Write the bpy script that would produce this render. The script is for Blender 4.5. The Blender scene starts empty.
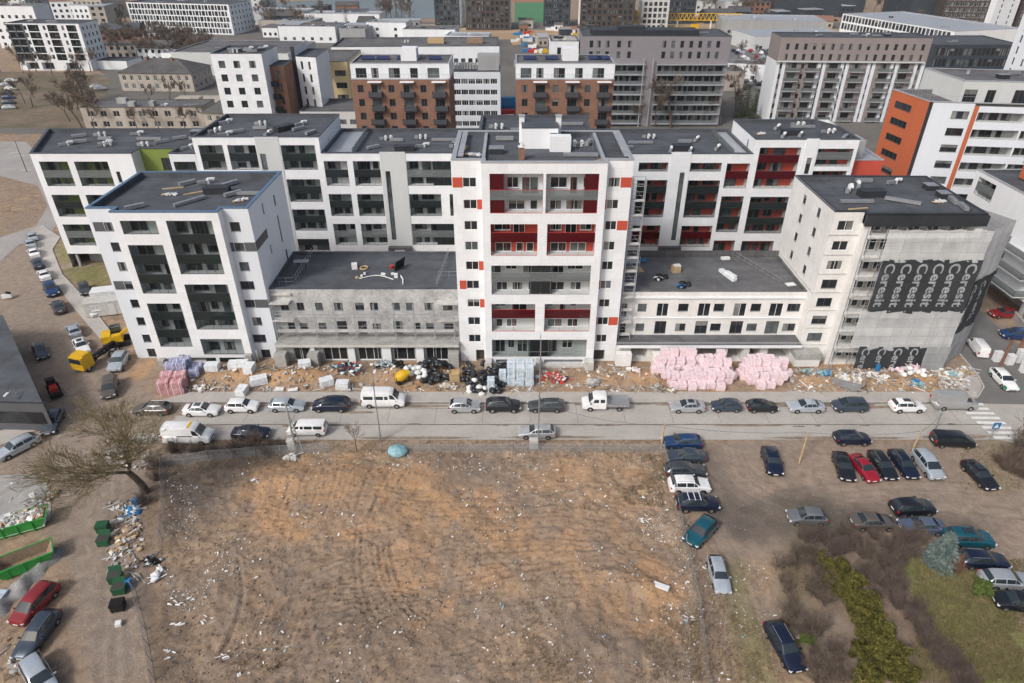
import bpy, math, random
import numpy as np
from mathutils import Vector, Matrix
random.seed(7)
SC=bpy.context.scene
COL=SC.collection
PI=math.pi
# ------------------------------------------------------------ survey of the site (drone position -> metres)
H=54.;F=670.;TH=math.radians(31.9);CX=512.;CY=341.5
cT,sT=math.cos(TH),math.sin(TH)
def ray(u,v):
    a=(u-CX)/F;b=(CY-v)/F
    return (a,cT+b*sT,-sT+b*cT)
def G(u,v,z=0.):
    d=ray(u,v);t=(z-H)/d[2];return (d[0]*t,d[1]*t)
# ------------------------------------------------------------ small helpers
def lin(c):
    c=c/255.;return c/12.92 if c<=.04045 else ((c+.055)/1.055)**2.4
def S(r,g,b): return (lin(r),lin(g),lin(b))
class MB:
    def __init__(s): s.v=[];s.f=[];s.m=[]
    def poly(s,pts,m=0):
        i=len(s.v);s.v.extend(pts);s.f.append(tuple(range(i,i+len(pts))));s.m.append(m)
    def quad(s,a,b,c,d,m=0): s.poly([a,b,c,d],m)
    def box(s,x0,y0,z0,x1,y1,z1,m=0,bottom=True):
        i=len(s.v)
        s.v+= [(x0,y0,z0),(x1,y0,z0),(x1,y1,z0),(x0,y1,z0),(x0,y0,z1),(x1,y0,z1),(x1,y1,z1),(x0,y1,z1)]
        fs=[(0,1,5,4),(1,2,6,5),(2,3,7,6),(3,0,4,7),(4,5,6,7)]
        if bottom: fs.append((3,2,1,0))
        for f in fs: s.f.append(tuple(i+k for k in f));s.m.append(m)
    def obox(s,c,size,rz=0,m=0,rx=0,ry=0,jit=0,rnd=random):
        M=Matrix.Rotation(rz,3,'Z')@Matrix.Rotation(ry,3,'Y')@Matrix.Rotation(rx,3,'X')
        i=len(s.v);a,b,h=size[0]/2,size[1]/2,size[2]/2
        for p in ((-a,-b,-h),(a,-b,-h),(a,b,-h),(-a,b,-h),(-a,-b,h),(a,-b,h),(a,b,h),(-a,b,h)):
            q=M@Vector(p)
            s.v.append((c[0]+q.x+rnd.uniform(-jit,jit),c[1]+q.y+rnd.uniform(-jit,jit),c[2]+q.z+rnd.uniform(-jit,jit)))
        for f in ((0,1,5,4),(1,2,6,5),(2,3,7,6),(3,0,4,7),(4,5,6,7),(3,2,1,0)):
            s.f.append(tuple(i+k for k in f));s.m.append(m)
    def tube(s,p,q,r0,r1=None,n=6,m=0,cap=True):
        if r1 is None:r1=r0
        p=Vector(p);q=Vector(q);d=q-p
        if d.length<1e-6:return
        d.normalize();a=d.orthogonal().normalized();b=d.cross(a)
        i=len(s.v)
        for c,r in ((p,r0),(q,r1)):
            for k in range(n):
                t=2*PI*k/n;w=c+a*(math.cos(t)*r)+b*(math.sin(t)*r);s.v.append(tuple(w))
        for k in range(n):
            k2=(k+1)%n;s.f.append((i+k,i+k2,i+n+k2,i+n+k));s.m.append(m)
        if cap:
            s.f.append(tuple(i+n+k for k in range(n)));s.m.append(m)
            s.f.append(tuple(i+k for k in range(n-1,-1,-1)));s.m.append(m)
    def prism(s,pl,z0,z1,m=0,mt=None):
        n=len(pl)
        for k in range(n):
            a=pl[k];b=pl[(k+1)%n];s.quad((a[0],a[1],z0),(b[0],b[1],z0),(b[0],b[1],z1),(a[0],a[1],z1),m)
        s.poly([(p[0],p[1],z1) for p in pl],m if mt is None else mt)
    def ball(s,c,r,n=10,m=0,sq=(1,1,1)):
        k=n//2;i=len(s.v)
        for a in range(k+1):
            th=PI*a/k
            for b in range(n):
                ph=2*PI*b/n;s.v.append((c[0]+r*sq[0]*math.sin(th)*math.cos(ph),c[1]+r*sq[1]*math.sin(th)*math.sin(ph),c[2]+r*sq[2]*math.cos(th)))
        for a in range(k):
            for b in range(n):
                b2=(b+1)%n;s.f.append((i+a*n+b,i+(a+1)*n+b,i+(a+1)*n+b2,i+a*n+b2));s.m.append(m)
    def mesh(s,name,mats,smooth=None):
        me=bpy.data.meshes.new(name);me.from_pydata(s.v,[],s.f)
        for m in mats: me.materials.append(m)
        if len(mats)>1: me.polygons.foreach_set('material_index',s.m)
        if smooth is not None:
            me.polygons.foreach_set('use_smooth',[True]*len(s.f));me.set_sharp_from_angle(angle=math.radians(smooth))
        me.update();return me
    def build(s,name,mats,parent=None,loc=(0,0,0),smooth=None,rz=0):
        return link(name,s.mesh(name,mats if isinstance(mats,(list,tuple)) else [mats],smooth),parent,loc,rz)
def link(name,me,parent=None,loc=(0,0,0),rz=0):
    o=bpy.data.objects.new(name,me);COL.objects.link(o);o.location=loc;o.rotation_euler=(0,0,rz)
    if parent is not None:o.parent=parent
    return o
def tag(o,label,cat,group=None,kind=None):
    o['label']=label;o['category']=cat
    if group:o['group']=group
    if kind:o['kind']=kind
    return o
def empty(name,loc,rz=0,label=None,cat=None,group=None):
    o=link(name,None,None,loc,rz);o.empty_display_size=.3
    if label:tag(o,label,cat,group)
    return o
KIDS={}
def copy_tree(o,parent=None):
    c=o.copy();COL.objects.link(c)
    if parent is not None:c.parent=parent
    for ch in o.children:copy_tree(ch,c)
    return c
def struct(o,label=None,cat=None):
    o['kind']='structure'
    if label:o['label']=label
    if cat:o['category']=cat
    return o
# ------------------------------------------------------------ materials
def newmat(name):
    m=bpy.data.materials.new(name);m.use_nodes=True
    nt=m.node_tree;return m,nt,nt.nodes['Principled BSDF']
def mat(name,col,rough=.8,var=.12,scale=.6,fine=None,metal=0.,spec=.3,streak=False,bump=0.,col2=None,coat=0.,alpha=1.,local=False):
    m,nt,b=newmat(name);N=nt.nodes;L=nt.links
    b.inputs['Roughness'].default_value=rough;b.inputs['Metallic'].default_value=metal
    b.inputs['Specular IOR Level'].default_value=spec;b.inputs['Coat Weight'].default_value=coat
    b.inputs['Coat Roughness'].default_value=.05
    b.inputs['Alpha'].default_value=alpha
    c1=tuple(min(1,x*(1-var)) for x in col)+(1,)
    c2=(tuple(min(1,x*(1+var)) for x in col)+(1,)) if col2 is None else tuple(col2)+(1,)
    if var==0 and col2 is None:
        b.inputs['Base Color'].default_value=tuple(col)+(1,);return m
    if local:
        g=N.new('ShaderNodeTexCoord');src=g.outputs['Object']
    else:
        g=N.new('ShaderNodeNewGeometry');src=g.outputs['Position']
    mp=N.new('ShaderNodeMapping');L.new(src,mp.inputs['Vector'])
    if streak: mp.inputs['Scale'].default_value=(1,1,.12)
    n1=N.new('ShaderNodeTexNoise');n1.inputs['Scale'].default_value=scale;n1.inputs['Detail'].default_value=6;n1.inputs['Roughness'].default_value=.65
    L.new(mp.outputs[0],n1.inputs['Vector'])
    rp=N.new('ShaderNodeMapRange');rp.inputs[1].default_value=.3;rp.inputs[2].default_value=.7
    L.new(n1.outputs['Fac'],rp.inputs[0])
    fac=rp.outputs[0]
    if fine:
        n2=N.new('ShaderNodeTexNoise');n2.inputs['Scale'].default_value=fine;n2.inputs['Detail'].default_value=4
        L.new(src,n2.inputs['Vector'])
        mm=N.new('ShaderNodeMath');mm.operation='MULTIPLY_ADD';mm.inputs[1].default_value=1.2;L.new(n2.outputs['Fac'],mm.inputs[0])
        ms=N.new('ShaderNodeMath');ms.operation='SUBTRACT';L.new(rp.outputs[0],ms.inputs[0]);ms.inputs[1].default_value=.6
        L.new(ms.outputs[0],mm.inputs[2]);mm.use_clamp=True;fac=mm.outputs[0]
    mx=N.new('ShaderNodeMix');mx.data_type='RGBA';mx.inputs['A'].default_value=c1;mx.inputs['B'].default_value=c2
    L.new(fac,mx.inputs['Factor']);L.new(mx.outputs['Result'],b.inputs['Base Color'])
    if bump:
        bp=N.new('ShaderNodeBump');bp.inputs['Strength'].default_value=bump;bp.inputs['Distance'].default_value=.1
        L.new(fac,bp.inputs['Height']);L.new(bp.outputs[0],b.inputs['Normal'])
    return m
def glassy(name,col,tint,alpha):
    # tinted glass sheet: part see-through, part reflecting
    m,nt,b=newmat(name);N=nt.nodes;L=nt.links
    b.inputs['Base Color'].default_value=tuple(col)+(1,);b.inputs['Roughness'].default_value=.08
    t=N.new('ShaderNodeBsdfTransparent');t.inputs[0].default_value=tuple(tint)+(1,)
    mx=N.new('ShaderNodeMixShader');mx.inputs[0].default_value=alpha
    L.new(t.outputs[0],mx.inputs[1]);L.new(b.outputs[0],mx.inputs[2]);L.new(mx.outputs[0],N['Material Output'].inputs['Surface'])
    return m
M={}
def brickmat(name,c1,c2,mortar,sx=.25,sy=.075,rough=.85,wear=.45):
    m,nt,b=newmat(name);N=nt.nodes;L=nt.links
    g=N.new('ShaderNodeNewGeometry');sp=N.new('ShaderNodeSeparateXYZ');L.new(g.outputs['Position'],sp.inputs[0])
    ad=N.new('ShaderNodeMath');ad.operation='ADD';L.new(sp.outputs['X'],ad.inputs[0]);L.new(sp.outputs['Y'],ad.inputs[1])
    cb=N.new('ShaderNodeCombineXYZ');L.new(ad.outputs[0],cb.inputs['X']);L.new(sp.outputs['Z'],cb.inputs['Y'])
    t=N.new('ShaderNodeTexBrick');t.inputs['Color1'].default_value=c1+(1,);t.inputs['Color2'].default_value=c2+(1,);t.inputs['Mortar'].default_value=mortar+(1,)
    t.inputs['Scale'].default_value=1;t.inputs['Brick Width'].default_value=sx;t.inputs['Row Height'].default_value=sy;t.inputs['Mortar Size'].default_value=.012*min(1,sy/.075)
    L.new(cb.outputs[0],t.inputs['Vector'])
    n=N.new('ShaderNodeTexNoise');n.inputs['Scale'].default_value=.5;n.inputs['Detail'].default_value=5;L.new(g.outputs['Position'],n.inputs['Vector'])
    mx=N.new('ShaderNodeMix');mx.data_type='RGBA';mx.blend_type='MULTIPLY';mx.inputs['Factor'].default_value=wear
    L.new(t.outputs['Color'],mx.inputs['A']);L.new(n.outputs['Fac'],mx.inputs['B']);L.new(mx.outputs['Result'],b.inputs['Base Color'])
    b.inputs['Roughness'].default_value=rough;b.inputs['Specular IOR Level'].default_value=.2
    return m
def roofmat(name,c,seam):
    m=brickmat(name,tuple(x*1.1 for x in c),tuple(x*.92 for x in c),seam,7.,1.,wear=.55)
    nt=m.node_tree
    for n in nt.nodes:
        if n.type=='COMBXYZ':
            sp=[q for q in nt.nodes if q.type=='SEPXYZ'][0]
            nt.links.new(sp.outputs['Y'],n.inputs['Y']);nt.links.new(sp.outputs['X'],n.inputs['X'])
        if n.type=='TEX_NOISE':n.inputs['Scale'].default_value=.28;n.inputs['Roughness'].default_value=.7
        if n.type=='MIX':
            n.blend_type='OVERLAY';n.inputs['Factor'].default_value=.75
    return m
def panelmat(name,col,seam,w,h,m2=.02,rough=.6):
    """facade cladding: big panels with thin darker joints and a faint tone difference between panels"""
    return brickmat(name,tuple(x*1.06 for x in col),tuple(x*.99 for x in col),seam,w,h,rough=rough,wear=.14)
M['white']=panelmat('white_cladding',(.83,.855,.88),(.70,.71,.73),1.2,.95)
M['white2']=mat('white_render',(.77,.795,.82),.75,.06,.35,streak=True)
M['bluewhite']=mat('cool_white_render',(.70,.74,.79),.7,.05,.3,streak=True)
M['rawwhite']=mat('unfinished_white_render',(.72,.715,.695),.85,.06,.3,fine=2.,streak=False,col2=(.82,.815,.80))
M['lgrey']=mat('light_grey_render',(.56,.58,.58),.8,.06,.3,streak=True)
M['grey']=mat('grey_render',(.33,.34,.345),.8,.12,.4,streak=True)
M['graph']=mat('graphite_cladding',(.035,.038,.045),.5,.2,.5)
M['panelgrey']=mat('dark_grey_panel',(.10,.105,.115),.6,.1,.5)
M['red']=mat('red_render',(.52,.085,.055),.7,.08,.4)
M['accent']=mat('red_orange_panel',(.52,.085,.05),.6,.06,.4)
M['orange']=mat('orange_render',(.50,.135,.06),.75,.05,.3,streak=True)
M['green']=mat('green_render',(.19,.25,.055),.75,.06,.4)
M['concrete']=mat('raw_concrete',(.36,.36,.345),.9,.28,.35,fine=3.,streak=True)
M['concrete2']=mat('pale_concrete',(.52,.515,.49),.9,.16,.5,fine=2.)
M['dark']=mat('dark_interior',(.06,.058,.055),.95,.3,.5)
M['concrete3']=mat('patchy_pale_concrete',(.40,.405,.405),.9,.2,.55,fine=2.5,col2=(.60,.605,.60))
M['roof']=roofmat('bitumen_roof',(.088,.096,.110),(.05,.055,.064))
M['roof2']=roofmat('worn_bitumen_roof',(.135,.135,.14),(.085,.085,.09))
M['roofbrown']=mat('old_grey_roofing',(.10,.098,.098),.9,.3,.2,fine=1.2)
M['cap']=mat('metal_coping',(.10,.11,.125),.45,.1,.5,metal=.4)
M['bluecap']=mat('blue_metal_coping',(.10,.175,.28),.45,.12,.5)
M['lcap']=mat('light_metal_coping',(.45,.47,.50),.4,.1,.5,metal=.3)
M['metal']=mat('galvanised_metal',(.42,.43,.45),.45,.15,2.,metal=.6)
M['wmetal']=mat('white_metal',(.72,.73,.74),.45,.06,1.)
M['gframe']=mat('grey_window_frame',(.07,.075,.085),.5,.05,1.)
M['wframe']=mat('white_window_frame',(.74,.75,.76),.5,.04,1.)
M['rframe']=mat('red_window_frame',(.45,.05,.04),.5,.04,1.)
M['glass']=mat('window_glass',(.022,.026,.03),.06,.5,.35,spec=.6)
M['glass2']=mat('window_glass_with_blinds',(.10,.115,.12),.1,.75,.35,spec=.55)
M['darkrail']=glassy('dark_glass_railing',(.03,.04,.04),(.40,.45,.45),.6)
M['clearrail']=glassy('clear_glass_railing',(.24,.26,.265),(.7,.74,.74),.5)
M['redrail']=glassy('red_glass_railing',(.075,.004,.008),(.35,.04,.05),.90)
M['logglass']=glassy('loggia_glazing',(.03,.038,.038),(.80,.83,.83),.13)
M['smoke']=glassy('smoked_glazing',(.03,.037,.04),(.35,.38,.40),.72)
M['brick']=brickmat('brown_brick',(.40,.19,.12),(.26,.125,.085),(.32,.25,.20),.28,.1)
M['black']=mat('black_plastic',(.014,.014,.015),.5,.2,3.)
M['tar']=mat('black_rubber',(.02,.02,.021),.85,.1,3.)
M['rim']=mat('alloy_rim',(.45,.46,.47),.35,.05,5.,metal=.8)
M['carglass']=mat('car_glass',(.022,.032,.038),.06,0,spec=1.)
M['lamp']=mat('headlamp_glass',(.75,.77,.8),.15,0,spec=.6)
M['tail']=mat('red_lamp_glass',(.42,.012,.012),.2,0,spec=.6)
M['plate']=mat('plate_white',(.8,.8,.8),.4,0)
M['wood']=mat('weathered_wood',(.27,.20,.14),.85,.25,2.,fine=8)
M['pallet']=mat('pale_timber',(.48,.35,.20),.85,.2,2.)
M['bark']=mat('grey_bark',(.12,.098,.08),.95,.3,1.5,fine=9)
M['twig']=mat('brown_twigs',(.16,.125,.10),.95,.25,.8)
M['twigy']=mat('yellow_brown_twigs',(.21,.175,.10),.95,.25,.8)
M['twigd']=mat('dark_twigs',(.15,.115,.10),.95,.25,.8)
M['ever']=mat('yellow_green_needles',(.07,.082,.018),.9,.5,1.6,col2=(.205,.185,.045))
M['shrubgreen']=mat('fresh_green_leaves',(.10,.14,.035),.9,.4,1.5)
M['everd']=mat('dark_green_needles',(.045,.06,.02),.9,.5,1.2)
M['spruce']=mat('blue_spruce_needles',(.10,.155,.14),.9,.3,1.2,col2=(.22,.28,.26))
M['apron']=mat('grey_apron',(.34,.335,.32),.9,.18,.4,fine=2.)
M['asphalt2']=mat('pale_asphalt',(.35,.335,.32),.9,.14,.12,fine=1.5)
M['asphalt']=mat('asphalt',(.17,.166,.162),.9,.15,.25,fine=3.)
M['concroad']=mat('concrete_road',(.40,.375,.345),.9,.10,.16,fine=2.2,col2=(.47,.45,.42))
M['paving']=mat('paving_slabs',(.43,.405,.375),.9,.13,.3,fine=3.)
M['kerb']=mat('kerb_stone',(.45,.44,.42),.9,.15,.8)
M['seam']=mat('road_joint_tar',(.13,.115,.10),.95,.25,.8,col2=(.27,.23,.19))
M['paint']=mat('white_road_paint',(.72,.72,.70),.7,.12,1.5)
M['water']=mat('river_water',(.16,.20,.24),.15,.1,.02,spec=.6)
M['skipgreen']=mat('green_skip_paint',(.04,.30,.06),.5,.2,1.5)
M['bin']=mat('dark_green_bin',(.02,.09,.045),.5,.15,2.)
M['yellow']=mat('machine_yellow',(.66,.40,.02),.45,.1,1.5)
M['pink']=mat('pink_foam_pack',(.74,.47,.53),.4,.1,3.2,col2=(.87,.78,.81))
M['wpack']=mat('white_wrapped_pack',(.66,.72,.77),.4,.1,1.8,col2=(.85,.87,.88))
M['bpack']=mat('blue_wrapped_pack',(.30,.50,.66),.4,.2,1.6,col2=(.80,.84,.87))
M['dred']=mat('dusty_pink_pack',(.52,.20,.22),.5,.15,1.6,col2=(.72,.45,.46))
M['purple']=mat('violet_pack_wrap',(.16,.16,.42),.45,.2,1.6,col2=(.55,.58,.72))
M['blueplastic']=mat('blue_plastic',(.03,.19,.42),.45,.15,2.)
M['cyan']=mat('turquoise_sheet',(.17,.40,.46),.5,.25,1.5,col2=(.38,.58,.62))
M['redp']=mat('red_plastic',(.55,.045,.03),.45,.1,2.)
M['paper']=mat('scrap_white',(.74,.75,.74),.7,.15,4.)
M['card']=mat('scrap_cardboard',(.42,.30,.19),.85,.2,3.)

PAINTS={}
def paint(name,col,metal=.35):
    if name not in PAINTS: PAINTS[name]=mat('car_paint_'+name,col,.30,.10,.9,fine=6.,metal=metal,spec=.5,coat=.5)
    return PAINTS[name]
paint('white',(.80,.81,.82),0);paint('silver',(.50,.53,.56),.5);paint('lightblue',(.47,.525,.58),.35);paint('black',(.012,.015,.022),.2);paint('navy',(.010,.018,.045),.3)
paint('blue',(.02,.06,.17),.3);paint('steel',(.05,.07,.10),.3);paint('grey',(.07,.08,.09),.4);paint('midgrey',(.20,.215,.23),.4);paint('bronze',(.13,.115,.10),.3)
paint('red',(.35,.012,.03),.2);paint('darkred',(.24,.018,.022),.1);paint('teal',(.008,.10,.14),.3);paint('greyblue',(.055,.075,.105),.3);paint('vangrey',(.36,.37,.37),.2);paint('orange',(.6,.14,.02),0);paint('bluegrey',(.10,.14,.22),.3)
# ------------------------------------------------------------ numpy value noise
def _lat(ix,iy,seed):
    h=(ix.astype(np.int64)*374761393+iy.astype(np.int64)*668265263+seed*1442695041)&0xffffffff
    h=((h^(h>>13))*1274126177)&0xffffffff
    return ((h^(h>>16))&0xffff)/65535.
def vn(x,y,sc,seed=0):
    x=x*sc+1000.;y=y*sc+1000.
    ix=np.floor(x);iy=np.floor(y);fx=x-ix;fy=y-iy
    fx=fx*fx*(3-2*fx);fy=fy*fy*(3-2*fy)
    a=_lat(ix,iy,seed);b=_lat(ix+1,iy,seed);c=_lat(ix,iy+1,seed);d=_lat(ix+1,iy+1,seed)
    return (a+(b-a)*fx)*(1-fy)+(c+(d-c)*fx)*fy
def fbm(x,y,sc,oct=4,seed=0,gain=.5):
    t=0;a=1;n=0
    for k in range(oct):
        t=t+a*vn(x,y,sc*2**k,seed+k*17);n+=a;a*=gain
    return t/n
def sdpoly(x,y,pl):
    """signed distance, positive inside"""
    d=np.full(x.shape,1e9);ins=np.zeros(x.shape,bool)
    n=len(pl)
    for k in range(n):
        ax,ay=pl[k];bx,by=pl[(k+1)%n];ex,ey=bx-ax,by-ay
        t=np.clip(((x-ax)*ex+(y-ay)*ey)/(ex*ex+ey*ey+1e-9),0,1)
        d=np.minimum(d,(x-ax-t*ex)**2+(y-ay-t*ey)**2)
        c=((ay>y)!=(by>y))&(x<(bx-ax)*(y-ay)/((by-ay) if by!=ay else 1e-9)+ax)
        ins^=c
    d=np.sqrt(d);return np.where(ins,d,-d)
def sdline(x,y,pl):
    d=np.full(x.shape,1e9)
    for k in range(len(pl)-1):
        ax,ay=pl[k];bx,by=pl[k+1];ex,ey=bx-ax,by-ay
        t=np.clip(((x-ax)*ex+(y-ay)*ey)/(ex*ex+ey*ey+1e-9),0,1)
        d=np.minimum(d,(x-ax-t*ex)**2+(y-ay-t*ey)**2)
    return np.sqrt(d)
def sstep(a,b,x):
    t=np.clip((x-a)/(b-a),0,1);return t*t*(3-2*t)
def GP(*pts): return [G(*p) for p in pts]
# ------------------------------------------------------------ ground sheet with relief
def axis(segs):
    r=[segs[0][0]]
    for a,b,st in segs:
        n=max(1,int(round((b-a)/st)));r+=list(np.linspace(a,b,n+1)[1:])
    return np.array(r)
xs=axis([(-1500,-300,200),(-300,-100,20),(-100,-56,1.5),(-56,-46,.5),(-46,48,.21),(48,70,.5),(70,110,2),(110,300,20),(300,1500,200)])
ys=axis([(-200,0,40),(0,24,4),(24,32,.6),(32,63.4,.2),(63.4,73.4,1.),(73.4,81.4,.22),(81.4,130,2),(130,300,12),(300,700,40),(700,2500,200)])
X,Y=np.meshgrid(xs,ys)
wx=X+3.*(fbm(X,Y,.18,3,5)-.5);wy=Y+3.*(fbm(X,Y,.18,3,9)-.5)
def region(pl,w=.8,warp=1.): return sstep(-w,w,sdpoly(X+(wx-X)*warp,Y+(wy-Y)*warp,pl))
n1=fbm(X,Y,.09,5,1);n2=fbm(X,Y,.5,4,2);n3=fbm(X,Y,1.6,3,3)
fieldpl=GP((163,458),(400,452),(664,452),(690,560),(706,683),(160,683),(165,520),(160,500))
infield=region(fieldpl,.5,.25)
# how sandy, how dark-damp, how grassy, how much lane grit (surface kinds, not light)
sand=np.zeros_like(X);dark=np.zeros_like(X);grass=np.zeros_like(X);grit=np.zeros_like(X)
for pl,a in [(GP((250,468),(300,452),(400,462),(470,470),(520,500),(500,540),(430,520),(380,545),(300,540),(235,520)),1.),
             (GP((480,520),(560,500),(610,520),(620,570),(590,640),(560,560),(500,560)),.5),
             (GP((590,560),(640,550),(680,580),(680,640),(640,640),(600,610),(575,580)),.8),
             (GP((375,500),(440,500),(430,620),(400,640),(380,580)),.55),
             (GP((418,605),(452,596),(455,612),(425,620)),1.),
             (GP((250,560),(262,572),(265,600),(252,600)),.9),
             (GP((450,560),(510,560),(520,600),(470,590)),.6),(GP((530,455),(600,452),(660,470),(660,510),(560,520),(520,480)),.4)]:
    sand=np.maximum(sand,a*region(pl,1.6))
strip=region([(-62,73.6),(60,73.6),(60,82),(-62,82)],.6,.3)
sand=np.maximum(sand,strip*(.08+.6*sstep(.45,.6,n1)))
sand=np.clip(sand*(.25+1.5*n2)*(.35+1.1*sstep(.36,.6,fbm(X,Y,.35,5,77))),0,1)
for pl,a in [(GP((700,505),(790,492),(900,512),(985,518),(960,540),(880,528),(820,545),(740,540)),1.3),(GP((690,450),(715,450),(760,520),(740,540)),.9),
             (GP((180,540),(300,560),(360,600),(420,640),(300,683),(150,683),(160,600)),.55),(GP((560,600),(610,620),(590,683),(540,660)),.6),
             (GP((300,590),(360,560),(380,640),(330,640)),.5),(GP((165,440),(290,440),(280,462),(170,480)),1.2),(GP((165,470),(240,470),(200,560),(165,560)),.7),(GP((400,452),(520,456),(500,490),(420,480)),.6),
             (GP((140,430),(165,440),(165,560),(140,600),(130,500)),.4),(GP((600,575),(640,640),(690,683),(560,683)),.35),
             (GP((880,580),(940,640),(985,700),(930,700),(885,640)),.6)]:
    dark=np.maximum(dark,a*region(pl,2.))
dark=np.clip(dark*(.3+.9*n2)*(1-.45*infield)+.25*infield*sstep(.53,.66,fbm(X,Y,.16,4,40)),0,1)
lawn=region(GP((900,560),(940,550),(985,572),(1008,606),(1060,690),(1060,740),(975,740),(938,640),(908,590)),.5,.4)
g2=.7*region(GP((720,560),(738,560),(775,683),(740,690)),.7,.6)+.35*region(GP((790,500),(830,520),(800,683),(775,640)),1.5)
g3=region(GP((52,238),(64,243),(78,262),(58,264)),.3,.05)+region(GP((62,268),(105,264),(112,286),(70,284)),.3,.05)
verge=.45*region(GP((160,443),(660,443),(660,452),(160,458)),.6)*sstep(.5,.6,n1)
grass=np.clip(lawn*(.55+.8*n2)+g2*n2*1.3+g3*(.5+.6*n2)+verge*n2+.5*region(GP((960,440),(1024,430),(1024,500),(985,490)),1.)*n2,0,1)
lane=region([G(100,683),G(145,683),G(135,540),G(140,480),G(175,435),G(160,395),(-62,84),(-92,124),(-104,120),(-80,90),(-68,72),(-70,60),G(60,500),G(75,600)],1.2,.5)
park=region(GP((668,443),(1024,440),(1060,560),(1024,590),(960,530),(860,520),(780,560),(720,560),(690,500)),1.,.5)
grit=np.clip(np.maximum(lane,.75*park),0,1)
# relief
Z=np.zeros_like(X)
rough_=infield*(.9*(fbm(X,Y,.11,4,21)-.5)+.45*(fbm(X,Y,.45,4,31)-.5)+.30*(n3-.5)+.16*(fbm(X,Y,3.2,2,55)-.5))
Z+=rough_
RND=random.Random(3)
def rut(pl,w,depth,berm=.5):
    global Z,dark
    d=sdline(X+.25*(wx-X),Y+.25*(wy-Y),pl)
    Z=Z-depth*np.exp(-(d/w)**2)+berm*depth*np.exp(-((d-2.0*w)/(.8*w))**2)
    dark=np.maximum(dark,.55*np.exp(-(d/w)**2)*(depth/.12)*.6)
def pxline(*p): return [G(*q) for q in p]
def arc(p0,p1,p2,n=10):
    a,b,c=[Vector(G(*q)) for q in (p0,p1,p2)]
    return [tuple(a*(1-t)**2+b*2*t*(1-t)+c*t*t) for t in [k/n for k in range(n+1)]]
def pair(pl,off,**k):
    q=[]
    for i,p in enumerate(pl):
        a=Vector(pl[max(0,i-1)]);b=Vector(pl[min(len(pl)-1,i+1)]);t=(b-a).normalized();q.append((p[0]-t.y*off,p[1]+t.x*off))
    return q
for base in [arc((262,683),(330,612),(385,610)),arc((285,683),(345,630),(400,615)),arc((330,612),(400,590),(430,622)),arc((225,683),(300,600),(350,596))]:
    for o in (0,.55,1.7,2.2): rut(pair(base,o),.13,.12)
for base in [arc((358,520),(345,600),(378,628)),arc((372,545),(375,600),(410,622)),arc((385,540),(385,590),(420,630))]:
    for o in (0,.6): rut(pair(base,o),.12,.12)
rut(arc((240,560),(252,600),(222,650)),.18,.16)
for k in range(9): 
    u0=255+k*7;rut(pxline((u0,610-k*2),(u0-14,640)),.12,.09)
rut(arc((440,600),(540,560),(610,555)),.2,.09);rut(arc((600,600),(612,625),(590,645)),.3,.12)
for k in range(7): rut(arc((470,505+k*12),(540,500+k*12),(610,512+k*10)),.14,.08)
for k in range(10): rut(pxline((262+k*16,470),(245+k*15,512+(k%3)*6)),.16,.10)
for base in [arc((752,683),(735,600),(700,520)),arc((775,683),(755,600),(722,520)),arc((700,455),(720,500),(790,520)),arc((730,450),(740,500),(860,512)),arc((790,520),(900,500),(1024,540)),arc((860,512),(960,505),(1024,520)),
             arc((800,500),(870,480),(1000,495))]:
    for o in (0,1.5): rut(pair(base,o),.2,.06)
for base in [arc((100,683),(104,560),(120,470)),arc((112,683),(118,560),(132,470)),arc((128,683),(124,560),(105,480)),arc((0,470),(80,460),(150,440)),arc((0,490),(60,470),(140,445))]: rut(base,.28,.06)
for k in range(70):
    u=RND.uniform(190,660);v=RND.uniform(475,670);a_=RND.choice([0,0,.5,-.5,1.3])+RND.uniform(-.3,.3);l_=RND.uniform(20,60)
    q=arc((u,v),(u+l_*math.cos(a_)+RND.uniform(-8,8),v-l_*.5*math.sin(a_)),(u+2*l_*math.cos(a_),v-l_*math.sin(a_)+RND.uniform(-8,8)))
    q=[p for p in q if sdpoly(np.array([p[0]]),np.array([p[1]]),fieldpl)[0]>.5]
    if len(q)>3:
        rut(q,RND.uniform(.09,.14),RND.uniform(.04,.10))
        if RND.random()<.6:rut(pair(q,.6),.1,.06)
mounds=[(-29,77,2.6,1.2),(-32.5,76.2,1.8,.8),(-24,78.5,1.6,.7),(-16.5,77.6,2.0,1.1),(-37.5,77.3,2.6,1.1),(-45.5,76.5,2.2,1.0),(-42,77.5,2.,.9),(18,77.3,2.4,.6),(12,76.4,2.,.5),(46,76.2,2.4,.8),(52,76.8,2.2,.7),(58,77,2.,.7),(42.,76.5,1.6,.5)]
for mx,my,r,h in mounds:
    e=np.exp(-((X-mx)**2/(r*1.4)**2+(Y-my)**2/(r*.75)**2));Z+=h*e*(.75+.5*n2)*strip;sand=np.maximum(sand,np.clip(e*1.3,0,1)*strip)
for (u,v),r,h in [((640,590),2.2,.9),((610,575),1.5,.5),((350,480),4,.8),((290,480),3,.7),((700,462),1,.0)]:
    mx,my=G(u,v);Z+=h*np.exp(-(((X-mx)/r)**2+((Y-my)/(r*.6))**2))
Z+=strip*.18*(n2-.5)+.05*(1-infield)*(n3-.5)*sstep(73.4,60,np.abs(Y-40)+20)
quiet=sstep(63.9,63.2,Y)+sstep(73.3,73.9,Y)     # flat under the road
quiet=np.where((Y<82)&(Y>20)&(np.abs(X)<70),np.clip(quiet,0,1),0)
Z=Z*quiet
pocket=np.clip(park+lane,0,1);Z=np.where(pocket>.5,Z*.5,Z)
ZG=Z
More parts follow.
